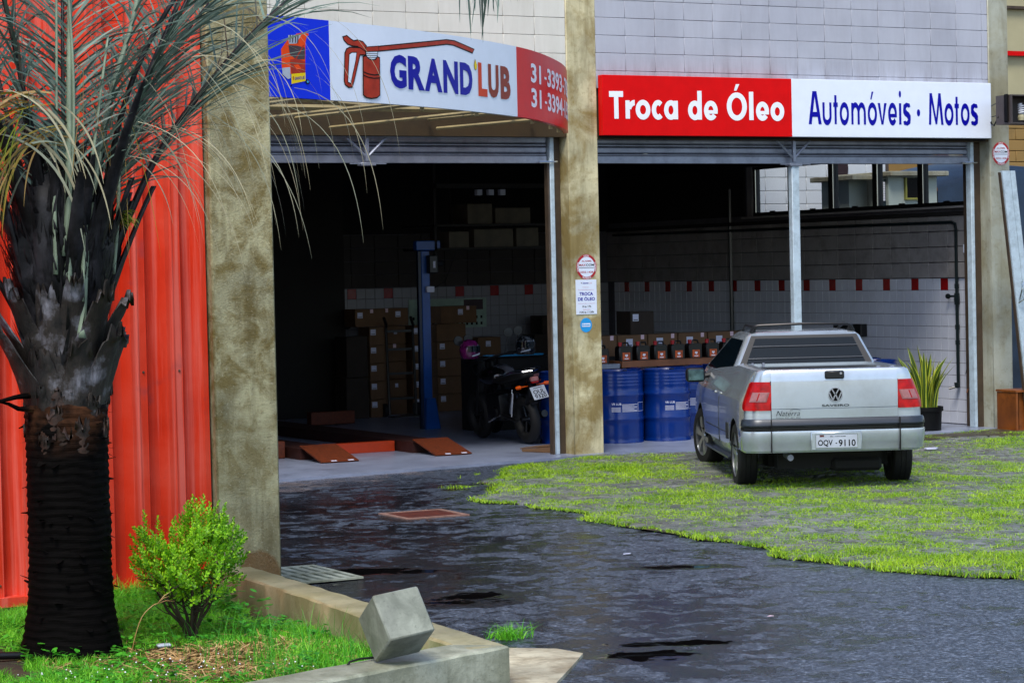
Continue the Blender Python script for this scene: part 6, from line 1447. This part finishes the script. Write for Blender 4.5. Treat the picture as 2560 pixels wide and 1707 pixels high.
# fronds. rachis polylines are relative to the palm foot, in metres (x along the facade, y depth, z up)
rp_ = random.Random(3)
def bez(P, n):
    out = []
    for i in range(n+1):
        t = i/n*(len(P)-1); k = min(int(t), len(P)-2); f = t-k; p0, p1, p2, p3 = (Vector(P[max(k-1, 0)]), Vector(P[k]), Vector(P[k+1]), Vector(P[min(k+2, len(P)-1)]))
        out.append(.5*((2*p1)+(-p0+p2)*f+(2*p0-5*p1+4*p2-p3)*f*f+(-p0+3*p1-3*p2+p3)*f**3))
    return out
def frond(P, r0, r1, mt, lm, l0=.35, nl=46, Lm=.62, droop=.5, sides=(1, -1), wl=.011, spread=1.0, seg=6):
    C = bez(P, 40); fr = MB(); fr.tube(C, [r0+(r1-r0)*(i/40)**.7 for i in range(41)], 8, flat=.6); o = fr.build('frond', mt, pm, smooth='all', fix=False)
    q = MB()
    for k in range(nl):
        t = l0+(1-l0)*(k+rp_.random()*.6)/nl; i = min(int(t*40), 39); c = C[i].lerp(C[i+1], t*40-i); T = (C[i+1]-C[i]).normalized()
        side0 = T.cross(Vector((0, 0, 1))); side0 = side0.normalized() if side0.length > .1 else Vector((1, 0, 0)); upv = side0.cross(T).normalized()
        for s_ in sides:
            if rp_.random() < .06: continue
            sp_ = rp_.uniform(.55, 1.1)*spread; dr = (T*rp_.uniform(.55, 1.0) + side0*s_*sp_ + upv*rp_.uniform(-.15, .35)).normalized()
            L = Lm*(.5+.8*math.sin(math.pi*min(1, .15+.8*(t-l0)/(1-l0+1e-6))))*rp_.uniform(.7, 1.15); dp = droop*rp_.uniform(.4, 1.5); pts = []
            vel = dr.copy(); p = c.copy(); st = L/seg
            for j in range(seg+1):
                pts.append(p.copy()); vel = (vel+Vector((0, 0, -dp*.36*(j+1)/seg))).normalized(); p = p+vel*st
            wv = vel.cross(Vector((rp_.uniform(-1, 1), rp_.uniform(-1, 1), rp_.uniform(-.5, .5)))).normalized(); rows = []
            for j, pp in enumerate(pts): w_ = wl*(1-(j/seg)**2.2)*rp_.uniform(.9, 1.1)+.0008; rows.append([pp-wv*w_/2, pp+wv*w_/2])
            q.grid(rows)
    lf = q.build('leaflets', lm, o, fix=False); lf['kind'] = 'stuff'; return o
F1 = [(.16, -.05, 1.75), (.27, -.06, 2.25), (.42, -.05, 2.60), (.62, .0, 2.93), (.90, .05, 3.26), (1.22, .1, 3.58), (1.60, .15, 3.88), (2.1, .2, 4.15)]
frond(F1, .042, .018, M['petdark'], M['palmleaf'], .36, 78, .62, .42, wl=.013)
frond([(.12, .05, 1.8), (.22, .08, 2.35), (.36, .12, 2.80), (.58, .2, 3.25), (.82, .3, 3.65), (1.1, .4, 4.1)], .042, .018, M['petdark'], M['palmleaf'], .36, 60, .55, .4, wl=.014)
frond([(.10, -.1, 1.8), (.17, -.12, 2.3), (.28, -.12, 2.75), (.45, -.1, 3.2), (.66, -.05, 3.62), (.9, 0, 4.1)], .040, .018, M['petdark'], M['palmleaf'], .34, 60, .5, .4, wl=.014)
frond([(.02, -.24, 1.85), (.06, -.24, 2.35), (.13, -.24, 2.75), (.24, -.22, 3.2), (.38, -.2, 3.6), (.5, -.18, 4.1)], .046, .018, M['petgreen'], M['palmleaf'], .40, 60, .44, .5, wl=.014)
frond([(-.05, -.24, 2.05), (-.045, -.27, 2.5), (-.03, -.28, 2.95), (-.01, -.26, 3.4), (.03, -.22, 4.0)], .044, .020, M['petgreen'], M['palmleaf'], .38, 60, .40, .5, wl=.015)
frond([(-.12, -.15, 1.9), (-.17, -.17, 2.5), (-.22, -.16, 3.05), (-.30, -.12, 3.6), (-.42, -.1, 4.1)], .040, .018, M['petdark'], M['palmleaf'], .32, 56, .45, .5, wl=.016)
frond([(-.18, -.08, 1.9), (-.30, -.1, 2.4), (-.42, -.1, 2.9), (-.58, -.1, 3.4), (-.8, -.05, 3.9)], .040, .018, M['petdark'], M['palmleaf'], .32, 50, .45, .5, wl=.015)
frond([(-.2, -.02, 1.85), (-.42, -.03, 2.25), (-.68, -.02, 2.6), (-1.0, 0, 2.95), (-1.4, .05, 3.25)], .032, .012, M['petdark'], M['palmleaf'], .35, 40, .5, .5)
frond([(.05, .18, 1.85), (.12, .28, 2.5), (.16, .4, 3.1), (.22, .55, 3.7), (.3, .75, 4.2)], .032, .012, M['petdark'], M['palmleaf'], .26, 60, .55, .5, wl=.016)
frond([(-.05, .16, 1.85), (-.1, .28, 2.5), (-.16, .42, 3.1), (-.24, .6, 3.7), (-.3, .8, 4.3)], .032, .012, M['petdark'], M['palmleaf'], .26, 60, .55, .5, wl=.016)
frond([(.14, .12, 1.85), (.36, .3, 2.5), (.6, .5, 3.0), (.9, .75, 3.45), (1.3, 1.0, 3.85)], .032, .012, M['petdark'], M['palmleaf'], .3, 60, .55, .5, wl=.015)
# the long frond passing above the frame and hanging back into it
frond([(.1, -.1, 2.1), (.35, -.3, 3.3), (.9, -.45, 4.1), (1.6, -.5, 4.45), (2.15, -.45, 4.22), (2.50, -.42, 3.93)], .03, .006, M['petdark'], M['palmleaf'], .70, 46, .36, .9, wl=.012)
# pale stems in front and dried hanging strands
for P in ([(-.08, -.27, 2.3), (-.02, -.29, 2.8), (.0, -.29, 3.3), (-.02, -.28, 3.9)], [(.02, -.27, 2.05), (.05, -.29, 2.5), (.12, -.3, 3.0), (.2, -.3, 3.5)], [(-.12, -.26, 2.2), (-.12, -.28, 2.7), (-.1, -.29, 3.1), (-.08, -.29, 3.8)], [(.26, -.1, 2.2), (.27, -.2, 2.6), (.27, -.22, 2.95)]):
    q = MB(); q.tube(bez(P, 12), [.026-.0012*i for i in range(13)], 8, flat=.5); q.build('young_stem', M['petgreen'], pm, smooth='all', fix=False)
def strand_set(name, n, start, vel, L, droop, mt, w_, jit=.12, seg=14):
    q = MB()
    for k in range(n):
        p = Vector(start)+Vector([rp_.uniform(-jit, jit) for _ in range(3)]); v = Vector(vel).normalized()+Vector([rp_.uniform(-.28, .28) for _ in range(3)]); v.normalize(); LL = L*rp_.uniform(.6, 1.2); rows = []
        wv = Vector((rp_.uniform(-1, 1), rp_.uniform(-.3, .3), rp_.uniform(-.5, .5))).normalized()*w_
        for j in range(seg+1):
            f = (1-(j/seg)**3)*.5+.04; rows.append([p-wv*f, p+wv*f]); v = (v+Vector((0, 0, -droop*.11*(1+j/seg)))).normalized(); p = p+v*LL/seg
        q.grid(rows)
    o = q.build(name, mt, pm, fix=False); o['kind'] = 'stuff'; return o
strand_set('hanging_leaflets', 17, (.85, -.05, 3.35), (.8, -.1, .25), 1.05, 1.5, M['palmpale'], .0055, .34)
strand_set('hanging_leaflets', 9, (1.15, -.08, 3.45), (.9, -.1, .2), 1.15, 1.5, M['palmpale'], .005, .3)
strand_set('hanging_leaflets', 12, (.28, -.22, 2.95), (.8, -.1, .15), .95, 1.1, M['palmpale'], .006, .12)
strand_set('hanging_leaflets', 20, (.6, -.1, 3.3), (.3, -.15, -.1), .9, 1.0, M['palmpale'], .0045, .3)
strand_set('frond_tips', 22, (2.45, -.45, 4.0), (0, 0, -1), .34, .15, M['palmleaf'], .014, .13)
strand_set('frond_tips', 8, (2.15, -.45, 4.05), (.6, 0, -.6), .3, .5, M['palmleaf'], .012, .08)
strand_set('dry_strands', 16, (-.20, -.30, 3.12), (-.7, -.1, .15), 1.35, 1.7, M['drystrand'], .013, .07)
strand_set('dry_strands', 8, (-.1, -.32, 2.95), (-.8, -.1, .1), .85, 1.5, M['drystrand'], .013, .06)
strand_set('dry_strands', 10, (.15, -.3, 3.2), (.1, 0, -1), .9, .4, M['drystrand'], .005, .16)
strand_set('pale_leaflets', 16, (-.35, -.28, 3.05), (.9, -.1, .1), .7, 1.2, M['palmpale'], .016, .16)
strand_set('green_tuft', 50, (-.42, -.25, 2.95), (-.3, -.1, -.3), .42, .9, M['fern'], .007, .14)
strand_set('green_tuft', 60, (.30, -.12, 2.50), (.1, -.2, .2), .12, .9, M['fern'], .006, .035)

# ---------------------------------------------------------------- shrub
sh = thing('shrub', 'rounded bright green shrub on bare twiggy stems beside the mossy pier', 'shrub', (4.84, 12.95, .09))
rs = random.Random(21); tips = []
def lobe(v):
    x, y, z = v; return ((x/.335)**2+(y/.30)**2+((z-.50)/.32)**2) < 1
q = MB()
for k in range(11):
    a = k/11*6.28+rs.uniform(-.2, .2); r = rs.uniform(.05, .2); pts = [Vector((rs.uniform(-.035, .035), rs.uniform(-.035, .035), -.03)), Vector((r*.35*math.cos(a), r*.35*math.sin(a), .10)), Vector((r*.9*math.cos(a), r*.9*math.sin(a), .22)), Vector((r*1.3*math.cos(a), r*1.3*math.sin(a), .38))]
    pts = bez(pts, 10); pts = [p+Vector([rs.uniform(-.006, .006) for _ in range(3)]) for p in pts]; q.tube(pts, [.014-.0009*i for i in range(11)], 6)
    for b in range(9):
        s0 = pts[rs.randint(5, 10)]; d = Vector((rs.uniform(-1, 1), rs.uniform(-1, 1), rs.uniform(.1, 1))).normalized(); e = s0+d*rs.uniform(.06, .2); q.tube([s0, s0.lerp(e, .5)+Vector((0, 0, -.01)), e], [.004, .003, .002], 4)
q.build('stems', M['stem'], sh, smooth='all', fix=False)
V = []; Fq = []
nt2 = 0
while nt2 < 760:
    c = Vector((rs.gauss(0, .19), rs.gauss(0, .17), .50+rs.gauss(0, .17)))
    top = .74+.10*math.sin(c.x*16+.6)+.05*math.sin(c.x*37)+.10*max(0, (c.x-.08)/.2)*(c.x < .28)
    if c.z > top-.02 or c.z < .22+.9*abs(c.x)*.35 or (c.x/.345)**2+(c.y/.30)**2+((c.z-.5)/.36)**2 > 1.05: continue
    if (c.x+.11)**2/.006+(c.z-.60)**2/.004 < 1 and rs.random() < .85: continue
    rad = (c.x/.345)**2+(c.y/.30)**2+((c.z-.5)/.36)**2
    if rad < .25 and rs.random() < .75: continue
    nt2 += 1
    out = Vector((c.x*1.3, c.y*1.3, (c.z-.36)*1.1+.12)).normalized(); ax = (out+Vector((rs.uniform(-.5, .5), rs.uniform(-.5, .5), rs.uniform(.2, .9)))).normalized(); u_ = ax.orthogonal().normalized(); v2 = ax.cross(u_)
    n = rs.randint(10, 15)
    for j in range(n):
        t = j/n; p = c+ax*(t*.075-.02); a = j*2.4; rd = u_*math.cos(a)+v2*math.sin(a); d = (rd*(1-t*.55)+ax*(.45+.5*t)).normalized(); L = rs.uniform(.024, .036)*(1-.3*t); sdv = d.cross(ax).normalized() if d.cross(ax).length > .01 else u_; w_ = L*.27
        nrm = sdv.cross(d)*L*.08; b = len(V); V += [p, p+d*L*.45-sdv*w_*.8+nrm, p+d*L*.8-sdv*w_+nrm, p+d*L, p+d*L*.8+sdv*w_+nrm, p+d*L*.45+sdv*w_*.8+nrm]; Fq += [(b, b+1, b+4, b+5), (b+1, b+2, b+3, b+4)]
lf = np_mesh('leaves', V, Fq, M['shrub'], sh); lf['kind'] = 'stuff'; sh.scale = (.92, .92, .97)
# bent grass stalk in front of the trunk
q = MB(); P = [(4.30, 12.45, .10), (4.32, 12.43, .22), (4.36, 12.42, .33), (4.42, 12.42, .385), (4.45, 12.42, .395)]; q.tube(bez(P, 14), .0028, 5)
for e in ((4.53, 12.42, .455), (4.52, 12.42, .43), (4.55, 12.42, .40)): q.tube([(4.45, 12.42, .395), tuple((a+b)/2+(.01 if i == 2 else 0) for i, (a, b) in enumerate(zip((4.45, 12.42, .395), e))), e], [.002, .003, .001], 4)
tag(q.build('grass_stalk', M['straw'], smooth='all', fix=False), 'bent pale grass stalk with a split seed head before the palm trunk', 'grass stalk')
q = MB(); q.tube([(3.0, 12.9, .10), (3.6, 12.95, .12), (3.85, 12.95, .10)], .022, 10); tag(q.build('ground_pipe', M['plastic'], smooth=True), 'short dark pipe lying in the grass left of the palm foot', 'pipe')
q = MB(); q.bbox(4.55, 4.63, 12.70, 12.75, .105, .125, .008); tag(q.build('grey_scrap', M['printgrey']), 'small pale scrap in the grass between the palm and the shrub', 'litter')

# ---------------------------------------------------------------- right edge and yard beyond
cr = thing('wooden_crate', 'open brown wooden crate against the right hand pillar', 'crate', (19.68, 23.35, .0), R_(-4))
M['cratewood'] = plain('varnished_crate_wood', '#8c4c14', .5, var=.3, nscale=6, dark='#3a1c06', damt=.6)
for a in ((0, .03, 0, .4), (.62, .65, 0, .4)): q = MB(); q.box(a[0], a[1], a[2], a[3], .01, .50); q.build('side_board', M['cratewood'], cr)
for z_ in (.01, .505): q = MB(); q.box(-.01, .66, -.01, .41, z_, z_+.025); q.build('top_board', M['cratewood'], cr)
q = MB(); q.box(.08, .16, .05, .4, .036, .50); q.build('inner_board', M['cratewood'], cr)
gt = thing('leaning_gate_leaf', 'white painted metal gate panel leaning beside the right hand pillar', 'gate', (0, 0, 0))
q = MB()
def gq(o0, o1, d): q.loft([[(19.475+o0+(1-z/3.26)*.40, 23.3+d, z), (19.475+o1+(1-z/3.26)*.40, 23.3+d, z), (19.475+o1+(1-z/3.26)*.40, 23.3+d+.035, z), (19.475+o0+(1-z/3.26)*.40, 23.3+d+.035, z)] for z in (.03, 3.26)])
gq(.0, .066, 0); gq(.069, .125, .004); gq(.128, .205, 0); q.build('panel', M['steelw'], gt)
q = MB(); q.loft([[(19.455+(1-z/3.26)*.40, 23.32, z), (19.47+(1-z/3.26)*.40, 23.32, z), (19.47+(1-z/3.26)*.40, 23.36, z), (19.455+(1-z/3.26)*.40, 23.36, z)] for z in (.03, 3.24)]); q.build('edge', M['steelb'], gt)
q = MB(); q.tube([(19.71, 23.29, 1.66), (19.69, 23.24, 1.72), (19.70, 23.22, 1.80), (19.73, 23.24, 1.88), (19.75, 23.29, 1.88)], .009, 6); q.tube([(19.69, 23.28, 1.62), (19.72, 23.22, 1.66), (19.75, 23.28, 1.70)], .009, 6); q.build('handle', M['chrome'], gt, smooth=True)
# floodlight
fl = thing('floodlight', 'dark boxed floodlight with a spiral bulb on the right hand pillar', 'lamp', (19.60, 23.25, 3.84))
q = MB(); q.box(0, .012, 0, .3, 0, .36); q.box(.5, .512, 0, .3, 0, .36); q.box(.012, .5, 0, .3, .345, .36); q.box(.012, .5, 0, .3, 0, .015); q.box(.012, .5, .28, .3, .015, .345); q.build('housing', plain('brown_grey_housing', '#4a4240', .5), fl)
q = MB(); q.bbox(-.03, .0, .05, .12, .02, .37, .01); q.build('hinge', M['ink'], fl)
q = MB(); q.tube([(.25+.035*math.cos(t*.5), .12+.035*math.sin(t*.5), .13+t*.0021) for t in range(60)], .009, 6); q.build('spiral_bulb', M['txtwhite'], fl, smooth=True)
q = MB(); q.lathe([(.04, .05), (.045, .09), (.04, .12)], 14, (.25, .12, 0)); q.build('bulb_base', plain('cream_plastic', '#b8b08c', .4), fl)
q = MB(); q.tube([(.0, .25, .10), (.05, .4, .0), (.18, .6, .03), (.22, .70, .12)], .010, 6); q.tube([(.0, .25, .28), (.24, .70, .26)], .006, 5); q.tube([(.0, .25, .12), (.26, .70, .13)], .006, 5); q.build('cable', M['ink'], fl, smooth=True)
# neighbouring wall with red coping, cables, far block
nbw = thing('neighbour_building', 'cream neighbouring building with a red coping beyond the right hand pillar', 'building', (0, 0, 0))
M['cream'] = plain('cream_wall', '#b3ac88', .8, var=.08, nscale=.8, coord='world'); M['ochre'] = plain('ochre_brick', '#a08048', .8, var=.15, nscale=3, coord='world', dark='#6a4616', damt=.4)
q = MB(); q.box(27.3, 40, 33, 33.4, 4.6, 5.72); q.build('wall', M['cream'], nbw); q = MB(); q.box(27.2, 40, 32.9, 33.5, 5.72, 5.80); q.build('coping', M['signred'], nbw)
q = MB(); q.box(27.3, 40, 33.05, 33.4, -.05, 4.6); q.build('lower_wall', plain('brick_joint', '#4a3a1c', .9), nbw)
ob = MB(); ob.bbox(-.195, .195, -.03, .05, -.092, .092, .006); o = ob.build('brick', M['ochre'], smooth=True); om = o.data; bpy.data.objects.remove(o)
z = 2.6; r_i = 0
while z < 4.58:
    for k in range(24): inst('brick', om, nbw, (27.5+.2*(r_i % 2)+k*.4, 33.03, z), (0, 0, 0))
    z += .195; r_i += 1
fb = thing('far_building', 'pale beige tall block far behind the neighbouring building', 'building', (0, 0, 0))
q = MB(); q.box(33.6, 36.0, 41, 45, 0, 8.35); q.build('wall', M['cream'], fb); q = MB(); q.box(33.5, 36.1, 40.9, 45.1, 7.6, 7.66); q.build('ledge', M['steelb'], fb)
for k in range(13):
    q = MB(); z0 = 5.85+k*.16+rs.uniform(-.03, .03); q.tube([(26.5, 31.0, z0-.25), (28.5, 31.3, z0+.02), (31, 31.6, z0+.32), (40, 33, z0+1.2)], .012 if k % 4 else .03, 5)
    tag(q.build('overhead_cable', M['ink'], smooth=True), ('thick black' if k % 4 == 0 else 'thin black')+' overhead cable beside the top of the right pillar, number %s from the lowest' % ('one two three four five six seven eight nine ten eleven twelve thirteen'.split()[k]), 'cable', 'overhead cables at the top right corner')
# things seen through the strip window
yw = thing('yard_wall', 'pale grey block wall seen through the strip window', 'wall', (0, 0, 0))
q = MB(); q.box(20.3, 24.4, 32.06, 32.3, 0, 4.6); q.build('joint_backing', M['mortar'], yw)
M['yblock'] = plain('pale_yard_block', '#d0d6da', .8, var=.05, nscale=1, coord='world')
yb = MB(); yb.bbox(-.193, .193, -.04, .04, -.103, .103, .005); o = yb.build('block', M['yblock'], smooth=True); ym = o.data; bpy.data.objects.remove(o)
for r in range(9):
    for k in range(10): inst('block', ym, yw, (20.5+.4*k, 32.05, 2.6+.213*r), (0, 0, 0), (1.02, 1, 1))
q = MB(); q.lathe([(.0001, 0), (.12, 0), (.12, .03), (.0001, .03)], 24, (23.40, 31.98, 3.70), 'y'); q.v = [(x, y, 3.70+(z-3.70)*1.7) for x, y, z in q.v]; tag(q.build('oval_plate', plain('dark_maroon', '#2a0c10', .5)), 'dark maroon oval plate hanging on the pale yard wall', 'plate')
bo = thing('guard_booth', 'small grey guard booth with a flat slab roof seen through the strip window', 'booth', (0, 0, 0))
M['booth'] = plain('booth_wall_grey_green', '#a8b4ac', .8, var=.06, nscale=1, coord='world')
q = MB(); q.box(22.06, 22.97, 29.0, 30.2, 0, 3.44); q.box(21.70, 22.04, 29.5, 30.2, 0, 3.44); q.build('wall', M['booth'], bo); q = MB(); q.bbox(22.0, 23.09, 28.85, 30.3, 3.442, 3.515, .01); q.bbox(21.55, 22.0, 29.2, 30.3, 3.40, 3.475, .01); q.build('roof_slab', M['pillar2'], bo)
q = MB(); q.box(22.38, 22.70, 28.985, 28.999, 3.12, 3.42); q.build('window_pane', M['ink'], bo)
q = MB()
for a in ((22.35, 22.38, 3.09, 3.42), (22.70, 22.73, 3.09, 3.42), (22.38, 22.70, 3.09, 3.12)): q.box(a[0], a[1], 28.96, 28.999, a[2], a[3])
q.build('window_frame', plain('yellow_green_frame', '#8c8c3c', .6), bo)
q = MB(); q.box(21.86, 22.055, 29.06, 29.10, 2.9, 3.40); q.build('door', plain('dark_teal_door', '#0c2630', .5), bo)
q = MB()
for i in range(3):
    for j in range(11): q.box(21.945+.03*i, 21.968+.03*i, 29.04, 29.055, 3.08+.026*j, 3.10+.026*j)
q.build('notice_sheets', M['txtwhite'], bo)
q = MB(); q.bbox(22.63, 22.69, 28.9, 28.96, 3.12, 3.18, .015); q.build('white_lamp', M['txtwhite'], bo)
oy = thing('ochre_building', 'weathered ochre building beyond the yard seen through the strip window', 'building', (0, 0, 0))
q = MB(); q.box(24.6, 34, 38, 38.5, 0, 5.0); q.build('wall', M['ochre'], oy); q = MB(); q.box(30.1, 30.35, 37.93, 37.99, 0, 5.0); q.build('stripe', M['rust'], oy); q = MB(); q.box(30.36, 30.62, 37.94, 37.99, 0, 5.0); q.build('pilaster', M['cream'], oy)
tp = MB(); rows = []
for i in range(13):
    x_ = 23.7+i*.22; zt = 3.38+.25*math.sin(min(1, i/7)*1.4)-(.0 if i < 9 else (i-9)*.05); rows.append([(x_, 29.9, 0), (x_+.02*math.sin(i), 29.88, 1.8), (x_, 29.9+.02*math.sin(i*2), zt-.1), (x_, 29.95, zt), (x_, 31.5, zt+.15)])
tp.grid(rows); tag(tp.build('blue_tarpaulin', plain('dark_blue_tarp', '#1c2c40', .35, var=.2, nscale=3, bump=.4, bscale=4), smooth='all'), 'dark blue tarpaulin covering a load beyond the workshop side', 'tarpaulin')
q = MB(); q.box(24.6, 29, 31.2, 31.5, 0, 3.3); tag(q.build('dark_yard_wall', M['partition']), 'dark wall below the tarpaulin at the right edge', 'wall')
